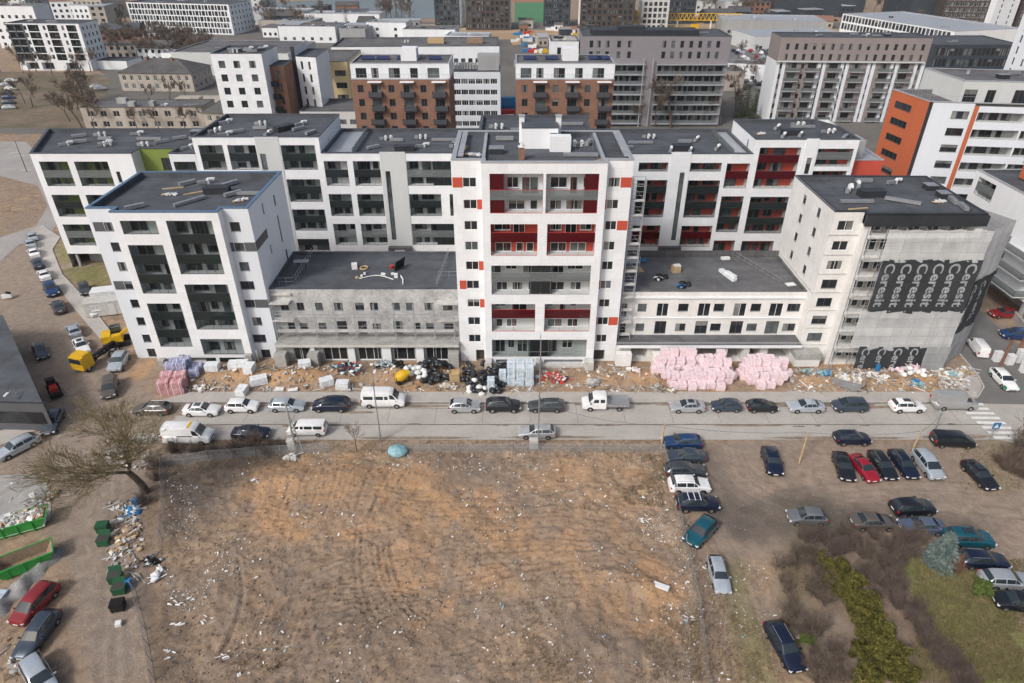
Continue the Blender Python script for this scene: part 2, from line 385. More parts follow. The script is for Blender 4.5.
def gz(x,y):
    """height of the ground at (x, y)"""
    i=int(np.clip(np.searchsorted(xs,x),1,len(xs)-1));j=int(np.clip(np.searchsorted(ys,y),1,len(ys)-1))
    return float(max(ZG[j-1,i-1],ZG[j-1,i],ZG[j,i-1],ZG[j,i]))
nx,ny=len(xs),len(ys)
me=bpy.data.meshes.new('ground')
vv=np.stack([X,Y,Z],-1).reshape(-1,3)
ii=(np.arange(ny-1)[:,None]*nx+np.arange(nx-1)[None,:]).reshape(-1)
fc=np.stack([ii,ii+1,ii+nx+1,ii+nx],-1)
me.vertices.add(len(vv));me.vertices.foreach_set('co',vv.reshape(-1))
me.loops.add(fc.size);me.loops.foreach_set('vertex_index',fc.reshape(-1))
me.polygons.add(len(fc));me.polygons.foreach_set('loop_start',np.arange(len(fc))*4);me.polygons.foreach_set('loop_total',np.full(len(fc),4))
me.update(calc_edges=True);me.polygons.foreach_set('use_smooth',np.ones(len(fc),bool))
ca=me.color_attributes.new('soil','FLOAT_COLOR','POINT')
ca.data.foreach_set('color',np.stack([sand,dark,grass,grit],-1).reshape(-1).astype(np.float32))
def soilmat():
    m,nt,b=newmat('soil');N=nt.nodes;L=nt.links
    at=N.new('ShaderNodeAttribute');at.attribute_name='soil'
    sp=N.new('ShaderNodeSeparateColor');L.new(at.outputs['Color'],sp.inputs[0])
    g=N.new('ShaderNodeNewGeometry')
    def noise(sc,det=6,ro=.65,dist=0):
        n=N.new('ShaderNodeTexNoise');n.inputs['Scale'].default_value=sc;n.inputs['Detail'].default_value=det;n.inputs['Roughness'].default_value=ro;n.inputs['Distortion'].default_value=dist
        L.new(g.outputs['Position'],n.inputs['Vector']);return n.outputs['Fac']
    def rng(s,a,b_,c=0,d=1):
        r=N.new('ShaderNodeMapRange');r.inputs[1].default_value=a;r.inputs[2].default_value=b_;r.inputs[3].default_value=c;r.inputs[4].default_value=d;L.new(s,r.inputs[0]);return r.outputs[0]
    def mix(f,a,b_,bl='MIX'):
        x=N.new('ShaderNodeMix');x.data_type='RGBA';x.blend_type=bl
        if isinstance(f,float):x.inputs['Factor'].default_value=f
        else:L.new(f,x.inputs['Factor'])
        for k,s in (('A',a),('B',b_)):
            if isinstance(s,tuple):x.inputs[k].default_value=s+(1,)
            else:L.new(s,x.inputs[k])
        return x.outputs['Result']
    def mul(a,b_):
        x=N.new('ShaderNodeMath');x.operation='MULTIPLY';L.new(a,x.inputs[0])
        if isinstance(b_,float):x.inputs[1].default_value=b_
        else:L.new(b_,x.inputs[1])
        x.use_clamp=True;return x.outputs[0]
    big=noise(.12);mid=noise(.9,8,.7,.6);fine=noise(5.,5);vf=noise(16.,3)
    base=mix(rng(mid,.33,.66),(.215,.152,.108),(.45,.33,.225))
    base=mix(mul(rng(noise(.45,7,.75,1.2),.52,.62),.6),base,(.14,.105,.08))
    base=mix(mul(rng(noise(.3,7,.75,.8),.54,.64),.55),base,(.40,.33,.27))
    base=mix(mul(rng(big,.45,.6),.55),base,(.255,.215,.185))
    sandc=mix(rng(fine,.35,.65),(.40,.24,.13),(.54,.345,.195))
    col=mix(mul(sp.outputs['Red'],rng(mid,.25,.6,.35,1.)),base,sandc)
    col=mix(at.outputs['Alpha'],col,mix(rng(mid,.35,.68),(.24,.192,.158),(.36,.295,.238)))
    col=mix(sp.outputs['Green'],col,mix(rng(fine,.35,.65),(.10,.085,.074),(.165,.14,.12)))
    gr=mix(rng(mid,.35,.65),(.165,.165,.05),(.27,.25,.11))
    gr=mix(rng(fine,.4,.7),gr,(.10,.135,.03))
    col=mix(mul(sp.outputs['Blue'],rng(fine,.2,.5,.5,1.)),col,gr)
    col=mix(rng(vf,.3,.7,.0,.5),col,(.06,.05,.04),'MIX') if False else mix(.6,col,mix(rng(vf,.28,.72),(.45,.44,.43),(1.5,1.5,1.5)),'MULTIPLY')
    vo=N.new('ShaderNodeTexVoronoi');vo.inputs['Scale'].default_value=2.2;L.new(g.outputs['Position'],vo.inputs['Vector'])
    spk=N.new('ShaderNodeMath');spk.operation='LESS_THAN';L.new(vo.outputs['Distance'],spk.inputs[0]);spk.inputs[1].default_value=.13
    sc=N.new('ShaderNodeSeparateColor');L.new(vo.outputs['Color'],sc.inputs[0])
    pick=N.new('ShaderNodeMath');pick.operation='GREATER_THAN';L.new(sc.outputs[0],pick.inputs[0]);pick.inputs[1].default_value=.72
    col=mix(mul(mul(spk.outputs[0],pick.outputs[0]),.75),col,mix(sc.outputs[1],(.30,.26,.22),(.55,.52,.48)))
    L.new(col,b.inputs['Base Color']);b.inputs['Roughness'].default_value=.95;b.inputs['Specular IOR Level'].default_value=.15
    bp=N.new('ShaderNodeBump');bp.inputs['Strength'].default_value=.75;bp.inputs['Distance'].default_value=.16
    ad=N.new('ShaderNodeMath');ad.operation='ADD';L.new(mid,ad.inputs[0]);L.new(mul(fine,.5),ad.inputs[1]);L.new(ad.outputs[0],bp.inputs['Height'])
    L.new(bp.outputs[0],b.inputs['Normal']);return m
M['soil']=soilmat();me.materials.append(M['soil'])
struct(link('ground',me))
# ------------------------------------------------------------ flat sheets: roads, pavements, water, lots
def sheet(name,pl,z,m,thick=None,kind=True):
    b=MB()
    if thick: b.prism(pl,z-thick,z)
    else: b.poly([(p[0],p[1],z) for p in pl])
    o=b.build(name,M[m] if isinstance(m,str) else m)
    return struct(o) if kind else o
# the concrete road across the picture
sheet('road',[(-47,63.75),(60,63.75),(63,62.5),(130,60),(130,69),(80,70.5),(60.5,71.15),(-47,71.15)],.05,'concroad')
b=MB()
for x0 in np.arange(-46.5,60,6.1): b.box(x0,63.85,.02,x0+.05,71.05,.0545,bottom=False) if False else b.box(x0,67.0,.02,x0+.05,71.05,.0545,bottom=False)
b.box(-47,66.62,.02,60,66.80,.056,bottom=False);b.box(-47,71.05,.02,58,71.32,.055,bottom=False)
rj=random.Random(5)
for k in range(60):
    x=rj.uniform(-45,58);y=rj.choice([66.7,71.0,71.2,70.8,66.5])+rj.uniform(-.2,.2);w=rj.uniform(.3,1.8)
    n=7;b.poly([(x+w*math.cos(2*PI*i/n)*rj.uniform(.6,1),y+.18*math.sin(2*PI*i/n)*rj.uniform(.5,1.2),.058+k*.0001) for i in range(n)])
struct(b.build('road_joints',M['seam']))
b=MB();M['drift']=mat('dirt_drift',(.24,.19,.145),.95,.3,.5,fine=2.5,col2=(.34,.28,.22))
for (x,y,w,d) in ((-44,69.5,5,1.6),(-40,70.7,6,.5),(-33,70.6,7,.45),(-25,70.7,5,.4),(-14,70.6,7,.45),(-42,66.6,6,.3),(-45,65,3,1.),(-20,69.2,2.5,.3),(24,70.8,6,.3),(38,70.7,7,.4),(49,70.4,4,.4),(-46,67.5,3,2.5),(30,66.5,5,.2),(5,64.2,7,.3),(-12,64.1,8,.35),(40,64.1,9,.4),(55,64.3,5,.5)):
    n=22;b.poly([(x+w*math.cos(2*PI*i/n)*rj.uniform(.75,1.05),y+d*math.sin(2*PI*i/n)*rj.uniform(.6,1.1),.062+.0007*(len(b.f))) for i in range(n)])
struct(b.build('dirt_drifts',M['drift']))
cw=[G(*p,.1) for p in ((965,400),(972,390),(979,386),(985,376),(982,366),(975,355))]
sheet('pavement',[(-47,71.5),(57.6,71.5)]+[(62.5,72.6),(64.6,74.9),(65.4,77.5),(63.9,77.5),(61,74.4),(57,73.6),(-44,73.6)],.16,'paving',.2)
b=MB();b.box(-47,71.34,0,57.6,71.5,.175)
kp=[(57.6,71.42),(62.6,72.5),(64.8,74.8),(65.6,77.6),(66.3,84),(68,96)]
for a,c in zip(kp,kp[1:]):
    d=Vector(c)-Vector(a);b.obox(((a[0]+c[0])/2,(a[1]+c[1])/2,.09),(d.length,.18,.18),math.atan2(d.y,d.x))
struct(b.build('kerb',M['kerb']))
# side street on the right
sheet('side_street',[(60.5,71.2),(80,70.6),(130,69),(130,76),(84,78),(76.5,84),(77,96),(80,140),(72,140),(68.2,96),(66.4,84),(65.7,77.5),(64.9,74.7),(62.6,72.4)],.046,'asphalt')
b=MB()
for k in range(8):
    x=60.3+.12*k;y=71.0-k*.98
    if k<8: b.obox((x+.35,y,.056),(3.6,.48,.004),-.02)
struct(b.build('crossing_stripes',M['paint']))
# streets on the left
sheet('left_pavement',GP((30,232),(42,226),(60,238),(52,250),(62,275),(86,300),(120,345),(112,352),(72,305),(40,260)),.10,'paving',.12)
sheet('left_street',GP((-40,262),(0,238),(36,226),(48,206),(38,186),(0,176),(-90,168),(-90,140),(0,158),(40,176),(62,200),(56,226),(42,246),(20,244),(0,262),(-40,285)),.045,'asphalt2')
sheet('far_street',GP((-100,140),(26,142),(44,160),(40,178),(0,170),(-100,158)),.03,'asphalt2')
b=MB()
for i,(u,v) in enumerate([(8,150),(14,153),(20,156),(-8,146),(26,170)]):
    x,y=G(u,v);b.obox((x,y,.06),(2.4,.25,.004),.35 if i<5 else -.6)
struct(b.build('left_street_stripes',M['paint']))
b=MB()
kp=GP((42,226),(60,238),(52,250),(62,275),(86,300),(120,345))
for a,c in zip(kp,kp[1:]):
    d=Vector(c)-Vector(a);b.obox(((a[0]+c[0])/2,(a[1]+c[1])/2,.1),(d.length,.15,.18),math.atan2(d.y,d.x))
kp=GP((30,232),(40,260),(72,305),(112,352))
for a,c in zip(kp,kp[1:]):
    d=Vector(c)-Vector(a);b.obox(((a[0]+c[0])/2,(a[1]+c[1])/2,.06),(d.length,.15,.14),math.atan2(d.y,d.x))
struct(b.build('left_kerb',M['kerb']))
# old concrete apron bottom left
sheet('concrete_apron',GP((-30,480),(0,476),(30,474),(46,482),(52,500),(50,520),(0,540),(-40,545)),.06,'apron',.1)
sheet('corner_pavement',GP((-30,440),(0,432),(18,424),(38,418),(44,424),(38,430),(0,446),(-30,456)),.10,'paving',.12)
# far ground covers
M['lotgrey']=mat('grey_lot',(.15,.142,.13),.95,.2,.05,fine=.6)
M['lotsand']=mat('sandy_lot',(.40,.29,.185),.95,.2,.04,fine=.4)
M['lotgrass']=mat('dull_grass',(.135,.125,.07),.95,.25,.06,fine=.5,col2=(.24,.185,.14))
M['pitch']=mat('green_pitch',(.08,.22,.11),.9,.08,.05)
M['track']=mat('reddish_track',(.34,.16,.11),.9,.08,.05)
sheet('open_lot',GP((-60,72),(60,72),(110,78),(100,128),(60,128),(-60,128)),.03,'lotgrass')
sheet('city_yard',[(-240,206),(-88,206),(-88,210),(-150,300),(-240,300)],.024,'lotgrey')
sheet('inner_yard',[(-90,129.5),(92,129.5),(150,200),(330,330),(330,480),(-330,480),(-88,205)],.02,'lotgrey')
sheet('river',[(-190,520),(-118,482),(-55,500),(-20,560),(-40,640),(-150,640),(-260,560)],.05,'water')
sheet('river_beach',[(-150,640),(-40,642),(-20,700),(-190,760)],.05,'lotsand')
sheet('building_site_sand',[(-70,400),(-20,402),(60,405),(62,438),(-20,446),(-45,470),(-75,466),(-64,430)],.05,'lotsand')
sheet('crane_yard',[(64,400),(150,410),(176,470),(120,500),(70,476)],.045,'lotsand')
sheet('pitch',[(2,478),(22,478),(27,610),(2,610)],.05,'pitch');sheet('running_track',[(1,612),(28,612),(30,640),(0,640)],.05,'track')
sheet('east_sand',[(176,386),(238,386),(236,440),(170,452)],.05,'lotsand');sheet('tower_sand',[(212,312),(320,318),(330,400),(236,384)],.05,'lotsand')
sheet('car_park_surface',[(92,255),(150,262),(170,380),(104,380)],.045,'asphalt')
# ------------------------------------------------------------ vehicles
def loft(b,st,mat_body=0):
    """stations (x, zs, zb, wb, zr, wr) from nose to tail -> closed car body; returns rings"""
    rings=[]
    for (x,zs,zb,wb,zr,wr) in st:
        cabin=zr-zb>.12
        cr=.05 if cabin else .04
        h=[(wb*.88,zs),(wb*.985,zs+.12*(zb-zs)),(wb,zs+.55*(zb-zs)),(wb*.975,zb-.04),(wb*.93,zb),(wr,zr-.02),(wr*.86,zr+cr*.55),(wr*.4,zr+cr)]
        ring=[(x,-w,z) for w,z in h]+[(x,w,z) for w,z in reversed(h)]
        rings.append(ring)
    i0=len(b.v)
    for r in rings:b.v+=r
    n=len(rings[0])
    for k in range(len(rings)-1):
        for j in range(n):
            j2=(j+1)%n;b.f.append((i0+k*n+j,i0+(k+1)*n+j,i0+(k+1)*n+j2,i0+k*n+j2));b.m.append(1 if j==n-1 else mat_body)
    b.f.append(tuple(i0+j for j in range(n)));b.m.append(mat_body)
    b.f.append(tuple(i0+(len(rings)-1)*n+j for j in range(n-1,-1,-1)));b.m.append(mat_body)
    return rings
def shrink(q,f,off):
    c=Vector((0,0,0))
    for p in q:c+=Vector(p)
    c/=len(q)
    q=[Vector(p) for p in q];nrm=(q[1]-q[0]).cross(q[2]-q[0])
    if nrm.length<1e-9: nrm=Vector((0,0,1))
    nrm.normalize()
    return q,c,nrm
def pane(b,q,fx,fz,off,out):
    """quad inset within its own frame; out = rough outward direction"""
    q,c,nrm=shrink(q,0,0)
    if nrm.dot(Vector(out))<0:nrm=-nrm
    a,b_,c_,d=q
    P=lambda s,t:(a*(1-s)+b_*s)*(1-t)+(d*(1-s)+c_*s)*t
    r=[P(fx,fz),P(1-fx,fz),P(1-fx,1-fz),P(fx,1-fz)]
    r=[tuple(p+nrm*off) for p in r]
    b.poly(r if (Vector(r[1])-Vector(r[0])).cross(Vector(r[2])-Vector(r[0])).dot(nrm)>0 else r[::-1])
CARS={
 # stations: x, sill, belt, half width, roof z, roof half width
 'sedan':dict(st=[(2.28,.34,.62,.70,.64,.60),(2.2,.24,.72,.83,.74,.72),(1.55,.2,.86,.89,.90,.76),(.98,.2,.94,.90,.98,.76),(.18,.2,.95,.90,1.40,.60),(-.45,.2,.96,.90,1.44,.60),(-.95,.2,.97,.90,1.38,.58),(-1.62,.22,1.0,.89,1.04,.74),(-2.12,.26,.98,.84,1.02,.72),(-2.28,.36,.86,.76,.90,.66)],cab=(3,7),wb=(1.36,-1.36),R=.33),
 'hatch':dict(st=[(2.0,.34,.64,.70,.66,.60),(1.92,.24,.76,.82,.78,.72),(1.4,.2,.90,.86,.94,.74),(.95,.2,.98,.87,1.02,.74),(.25,.2,.99,.87,1.47,.62),(-.4,.2,1.0,.87,1.52,.62),(-1.3,.2,1.02,.87,1.46,.60),(-1.86,.24,1.0,.84,1.06,.72),(-1.98,.36,.86,.78,.90,.68)],cab=(3,7),wb=(1.22,-1.24),R=.32),
 'estate':dict(st=[(2.38,.34,.62,.70,.64,.60),(2.3,.24,.72,.83,.74,.72),(1.6,.2,.87,.90,.91,.76),(1.02,.2,.95,.91,.99,.77),(.25,.2,.96,.91,1.42,.62),(-.6,.2,.97,.91,1.48,.62),(-1.65,.2,.99,.91,1.44,.60),(-2.25,.24,.98,.88,1.06,.74),(-2.38,.36,.86,.80,.90,.68)],cab=(3,7),wb=(1.42,-1.4),R=.33,rails=1),
 'suv':dict(st=[(2.28,.40,.74,.74,.77,.62),(2.2,.30,.86,.88,.90,.76),(1.55,.28,1.03,.94,1.08,.80),(1.05,.28,1.10,.95,1.15,.80),(.35,.28,1.11,.95,1.62,.66),(-.5,.28,1.12,.95,1.68,.66),(-1.6,.28,1.14,.95,1.62,.64),(-2.12,.32,1.12,.91,1.2,.78),(-2.26,.42,.96,.84,1.0,.72)],cab=(3,7),wb=(1.38,-1.36),R=.37,rails=1),
 'mpv':dict(st=[(2.25,.36,.68,.72,.71,.62),(2.17,.26,.82,.86,.86,.76),(1.7,.22,.97,.91,1.02,.80),(1.4,.22,1.03,.92,1.08,.80),(.45,.22,1.05,.92,1.60,.66),(-.5,.22,1.06,.92,1.68,.67),(-1.75,.22,1.08,.92,1.62,.65),(-2.18,.26,1.06,.89,1.2,.76),(-2.28,.38,.92,.84,.96,.72)],cab=(3,7),wb=(1.38,-1.38),R=.33),
 'van':dict(st=[(2.75,.40,.78,.78,.82,.66),(2.66,.30,.95,.93,1.0,.82),(2.2,.26,1.16,.97,1.22,.86),(1.95,.26,1.24,.98,1.30,.86),(1.25,.26,1.28,.98,2.12,.78),(.8,.26,1.3,.98,2.28,.80),(-2.5,.26,1.3,.98,2.30,.80),(-2.68,.28,1.3,.97,2.26,.78),(-2.74,.36,1.28,.95,2.1,.78)],cab=(3,7),wb=(1.75,-1.75),R=.34),
}
def tyre_mesh(R):
    b=MB();n=18
    for (y0,y1,r0,r1) in ((-.10,-.075,R*.90,R),(-.075,.075,R,R),(.075,.10,R,R*.90)):
        i=len(b.v)
        for y,r in ((y0,r0),(y1,r1)):
            for k in range(n):b.v.append((r*math.cos(2*PI*k/n),y,r*math.sin(2*PI*k/n)))
        for k in range(n):
            k2=(k+1)%n;b.f.append((i+k,i+n+k,i+n+k2,i+k2));b.m.append(0)
    for y,s in ((-.10,1),(.10,-1)):
        b.poly([(R*.90*math.cos(2*PI*k/n)*1,y,R*.90*math.sin(2*PI*k/n)) for k in (range(n) if s>0 else range(n-1,-1,-1))])
    return b.mesh('tyre',[M['tar']],40)
def rim_mesh(R):
    b=MB();r=R*.62;n=10
    for y,s in ((-.107,1),(.107,-1)):
        pts=[]
        for k in range(n):
            t=2*PI*k/n;rr=r if k%2==0 else r*.82;pts.append((rr*math.cos(t),y,rr*math.sin(t)))
        b.poly(pts if s>0 else pts[::-1])
    return b.mesh('rim',[M['rim']])
WH={}
def wheel(parent,x,y,R):
    if R not in WH: WH[R]=(tyre_mesh(R),rim_mesh(R))
    w=link('wheel',WH[R][0],parent,(x,y,R));link('rim',WH[R][1],w);return w
def wheel_arch(b,x,y,R,m=1):
    n=16;s=1 if y>0 else -1
    pts=[(x+R*1.16*math.cos(PI*k/n),y,R+R*1.16*math.sin(PI*k/n)-.02) for k in range(n+1)]
    pts=[(x+R*1.16,y,.2)]+pts+[(x-R*1.16,y,.2)]
    b.poly(pts if s<0 else pts[::-1],m)
def screen(b,r0,r1,f0,f1,out):
    """curved glass over the crown between two rings"""
    for j in range(5,10):
        p=[Vector(r0[j]),Vector(r0[j+1]),Vector(r1[j+1]),Vector(r1[j])]
        if j==5:p[0]=p[0].lerp(p[1],.12);p[3]=p[3].lerp(p[2],.22)
        if j==9:p[1]=p[1].lerp(p[0],.12);p[2]=p[2].lerp(p[3],.22)
        q=[p[0].lerp(p[3],f0),p[1].lerp(p[2],f0),p[1].lerp(p[2],1-f1),p[0].lerp(p[3],1-f1)]
        n=(q[1]-q[0]).cross(q[2]-q[0]).normalized()
        if n.dot(Vector(out))<0:n=-n;q=q[::-1]
        b.poly([tuple(v+n*.014) for v in q])
def make_car(kind,extra=''):
    c=CARS[kind];st=c['st'];root=empty('parked_'+{'sedan':'car','hatch':'hatchback','estate':'estate_car','suv':'suv','mpv':'people_carrier','van':'van'}[kind],(0,0,0))
    if 'low' in extra: st=[t[:4]+(t[4]-.3 if t[4]>2 else t[4],t[5]) for t in st]
    b=MB();rings=loft(b,st);R=c['R'];n=16
    hw=max(s[3] for s in st)
    for x in c['wb']:
        for s in (-1,1): wheel_arch(b,x,s*(hw+.004),R)
    # bumper strip, grille
    x0=st[0][0];b.box(x0-.02,-.45,.40 if kind!='van' else .55,x0+.012,.45,.52 if kind!='van' else .75,1)
    body=b.build('body',[PAINTS['silver'],M['tar']],root,smooth=38);body.material_slots[0].link='OBJECT'
    a,z=c['cab']
    g=MB();screen(g,rings[a],rings[a+1],.05,.10,(1,0,1));g.build('windscreen',M['carglass'],root)
    g=MB();q=[rings[z-1][5],rings[z-1][10],rings[z][10],rings[z][5]]
    if kind!='van':
        screen(g,rings[z],rings[z-1],.18,.10,(-1,0,.6));g.build('rear_window',M['carglass'],root)
    else:
        q=[(-2.7,-.7,1.35),(-2.7,.7,1.35),(-2.74,.7,1.95),(-2.74,-.7,1.95)]
        if 'glazed' in extra: pane(g,q,.04,.04,.03,(-1,0,0));g.build('rear_window',M['carglass'],root)
    for s,j0,j1 in ((-1,4,5),(1,11,10)):
        g=MB()
        if kind=='van':
            segs=[(4,5)] if 'glazed' not in extra else [(4,5),(5,6)]
            q=[rings[3][j0],rings[5][j0],rings[5][j1],rings[4][j1]];pane(g,q,.12,.16,.012,(0,s,0))
            if 'glazed' in extra:
                for x1,x2 in ((.70,.25),(.12,-1.05),(-1.2,-2.45)):
                    q=[(x1,s*.93,1.36),(x2,s*.93,1.36),(x2,s*.865,1.86),(x1,s*.865,1.86)];pane(g,q,.02,.03,.015,(0,s,0))
        else:
            q=[rings[a][j0],rings[a+1][j0],rings[a+1][j1],rings[a][j1]]
            tri=[Vector(rings[a][j0]).lerp(Vector(rings[a+1][j0]),.35),Vector(rings[a+1][j0]),Vector(rings[a+1][j1]),Vector(rings[a+1][j1]).lerp(Vector(rings[a][j1]),.45)]
            pane(g,tri,.02,.10,.022,(0,s,0))
            for k in range(a+1,z-1):
                q=[rings[k][j0],rings[k+1][j0],rings[k+1][j1],rings[k][j1]];pane(g,q,.045,.10,.022,(0,s,0))
            q=[Vector(rings[z-1][j0]),Vector(rings[z-1][j0]).lerp(Vector(rings[z][j0]),.6),Vector(rings[z-1][j1]).lerp(Vector(rings[z][j1]),.25),Vector(rings[z-1][j1])]
            if kind!='hatch' or True: pane(g,q,.06,.12,.022,(0,s,0))
        g.build('side_window',M['carglass'],root)
    for x in c['wb']:
        for s in (-1,1):wheel(root,x,s*(hw-.085),R)
    zl=st[1][2]
    for s in (-1,1):
        g=MB();g.obox((st[1][0]-.03,s*(st[1][3]-.16),zl-.08),(.22,.34,.13),s*-.35);g.build('headlight',M['lamp'],root)
        zt=st[-2][2];g=MB();g.obox((st[-2][0]-.02,s*(st[-2][3]-.10),zt-.14),(.16,.22,.20 if kind!='van' else .4),s*.3);g.build('taillight',M['tail'],root)
        g=MB();xm=st[a][0]-.32;g.obox((xm,s*(hw+.10),st[a][2]+.06),(.12,.2,.14));o=g.build('wing_mirror',[PAINTS['silver']],root);o.material_slots[0].link='OBJECT'
    g=MB();g.box(st[0][0]-.01,-.26,.50,st[0][0]+.022,.26,.61);g.build('number_plate',M['plate'],root)
    g=MB();g.box(st[-1][0]-.022,-.26,.72,st[-1][0]+.02,.26,.83);g.build('number_plate',M['plate'],root)
    if c.get('rails') and 'norails' not in extra:
        for s in (-1,1):
            g=MB();z1=st[a+2][4]+.07;g.tube((st[a+1][0]-.1,s*.56,z1-.05),(st[z-1][0]+.15,s*.56,z1-.03),.022,n=5);g.build('roof_rail',M['metal'],root)
    if 'sunroof' in extra:
        g=MB();zr=st[a+2][4]+.062;g.box(st[a+2][0]-.3,-.36,zr-.03,st[a+1][0]-.15,.36,zr+.004);g.build('sunroof',M['carglass'],root)
    return root
def crew_pickup():
    root=empty('parked_flatbed_truck',(0,0,0));b=MB()
    st=[(2.9,.45,.85,.82,.9,.7),(2.8,.34,1.02,.95,1.06,.84),(2.3,.3,1.2,.99,1.25,.86),(2.05,.3,1.25,1.0,1.3,.86),(1.45,.3,1.28,1.0,2.1,.78),(1.1,.3,1.3,1.0,2.22,.8),(-.15,.3,1.3,1.0,2.24,.8),(-.25,.32,1.3,.99,2.2,.79)]
    rings=loft(b,st);hw=1.0
    wheel_arch(b,1.85,-1.004,.35);wheel_arch(b,1.85,1.004,.35);b.box(-3.0,-.45,.45,-.2,.45,.75,1)
    body=b.build('body',[PAINTS['white'],M['tar']],root,smooth=38)
    g=MB();screen(g,rings[3],rings[4],.05,.10,(1,0,1));g.build('windscreen',M['carglass'],root)
    for s in (-1,1):
        g=MB()
        for x1,x2 in ((1.55,.75),(.55,-.05)):
            pane(g,[(x1,s*.93,1.38),(x2,s*.93,1.38),(x2,s*.865,1.9),(x1-.25*(x1>1),s*.865,1.9)],.02,.03,.015,(0,s,0))
        g.build('side_window',M['carglass'],root)
        for x in (1.85,-2.0):wheel(root,x,s*.9,.34)
        g=MB();g.obox((2.76,s*.78,.92),(.2,.3,.2));g.build('headlight',M['lamp'],root)
        g=MB();g.obox((1.85,s*1.13,1.45),(.12,.22,.26));g.build('wing_mirror',M['tar'],root)
    g=MB();g.box(-3.3,-1.03,.78,-.35,1.03,.88)
    g.box(-3.3,-1.05,.86,-.35,-1.0,1.22);g.box(-3.3,1.0,.86,-.35,1.05,1.22);g.box(-3.35,-1.0,.86,-3.3,1.0,1.22);g.box(-.40,-1.0,.86,-.35,1.0,1.7)
    g.build('cargo_bed',M['metal'],root)
    return root
TPL={}
def place(kind,pname,u,v,ang,label,cat='car',extra='',scale=1.,dz=0.,group='parked cars',xy=None):
    key=(kind,extra)
    if key not in TPL:
        TPL[key]=[crew_pickup() if kind=='truck' else make_car(kind,extra),False]
    t=TPL[key]
    o=t[0] if not t[1] else copy_tree(t[0])
    t[1]=True
    x,y=xy if xy else G(u,v,.75)
    o.location=(x,y,gz(x,y)+.02+dz);o.rotation_euler=(0,0,math.radians(ang));o.scale=(scale,)*3
    tag(o,label,cat,group)
    if kind!='truck':
        for ch in o.children:
            nm=ch.name.split('.')[0]
            if nm in('body','wing_mirror'): ch.material_slots[0].link='OBJECT';ch.material_slots[0].material=PAINTS[pname]
    return o
def hd(u0,v0,u1,v1):
    """heading from tail pixel to nose pixel"""
    a=G(u0,v0,.7);b=G(u1,v1,.7);return math.degrees(math.atan2(b[1]-a[1],b[0]-a[0]))
RS=.12
g1='cars parked in a row along the kerb of the concrete road'
place('estate','bronze',152,408,180,'bronze estate car parked beside the brown bare tree, first in the kerb row','car',group=g1,dz=.03)
place('sedan','white',201.5,409,0,'white saloon car with dark sunroof on the road kerb','car','sunroof',group=g1,dz=.04)
place('suv','white',242,405.5,0,'white suv parked between a white saloon and a silver estate','car','norails',group=g1,dz=.04,scale=.93)
place('estate','lightblue',287,404.5,0,'pale blue silver estate parked right behind a navy people carrier','car',group=g1,dz=.04,scale=.98)
place('mpv','navy',331,404.5,180,'navy people carrier parked between pale blue estate and white minibus','car',group=g1,dz=.04,scale=1.05)
place('van','white',384,400,0,'white high roof minibus with black side windows parked by the orange mixer drum','van','glazed',group=g1,dz=.04,scale=1.02)
place('hatch','silver',464.5,405.5,0,'silver hatchback parked alone in front of the black roll heap','car',group=g1,dz=.04,scale=1.02)
place('suv','black',503,405,0,'black suv with bright roof rails parked before the white and blue packs','car',group=g1,dz=.04)
place('estate','grey',546,405,180,'dark grey estate parked between the black suv and the flatbed truck','car',group=g1,dz=.04)
place('truck','white',603.5,403,180,'white crew cab flatbed truck with grey open bed','truck',group=g1,dz=.04,scale=.98)
place('sedan','silver',687.5,405.5,180,'silver saloon with sunroof parked in front of the large pink heap','car','sunroof',group=g1,dz=.04,scale=.97)
place('hatch','steel',726,405,180,'steel blue hatchback parked between silver saloon and black hatchback','car',group=g1,dz=.04,scale=.97)
place('hatch','black',762,405.5,0,'black hatchback with red tail lamps parked in front of the smaller pink heap','car',group=g1,dz=.04,scale=.97)
place('sedan','lightblue',806,405.5,180,'pale silver saloon parked between black hatchback and dark people carrier','car',group=g1,dz=.04)
place('mpv','steel',849.5,405,180,'steel grey people carrier parked below the tilted rubble skip','car',group=g1,dz=.04,scale=.98)
place('suv','white',907,405.5,0,'white suv with black roof panel parked under the dark lettered net','car','norails sunroof',group=g1,dz=.04,scale=.93)
place('van','vangrey',954,402.5,0,'grey panel van parked beside the zebra crossing','van','',group=g1,dz=.04)
g2_='vehicles stopped on the lower lane of the concrete road'
place('van','white',189,436,0,'white panel van with orange stripe stopped beside the big bare tree','van','',group=g2_,dz=.05,scale=1.04)
place('sedan','navy',251,432,0,'navy saloon on the lower lane half behind twigs','car',group=g2_,dz=.05)
place('van','white',307,428.5,180,'white glazed minibus on the lower lane beside the wooden pole','van','glazed low',group=g2_,dz=.05,scale=.86)
place('estate','silver',537,431,180,'silver estate on the lower lane beside a street lamp mast','car',group=g2_,dz=.05,scale=.96)
g3_='cars parked on the dirt beside the field fence'
place('estate','blue',682,441,180,'blue estate nearest the road in the fence row','car',group=g3_)
place('sedan','greyblue',686,455,180,'grey blue saloon second from the road in the fence row','car',group=g3_)
place('estate','grey',685,469,0,'dark green grey estate just above the white suv in the fence row','car','norails',group=g3_)
place('suv','white',689,484.5,0,'white suv with black roof rails in the fence row','car',group=g3_)
place('suv','navy',697,502.5,0,'navy suv with pale roof bars next to the white suv','car','bars',group=g3_)
place('hatch','teal',701,531,hd(714,517,689,543),'teal hatchback parked askew by the field fence','car',group=g3_,scale=1.1)
place('estate','lightblue',719,573,-92,'silver white estate parked alone beside the litter strewn fence','car','norails',group=g3_,scale=.9)
place('estate','navy',785,645,hd(772,624,797,668),'navy estate parked on the muddy track below the yellow green shrubs','car',group=g3_)
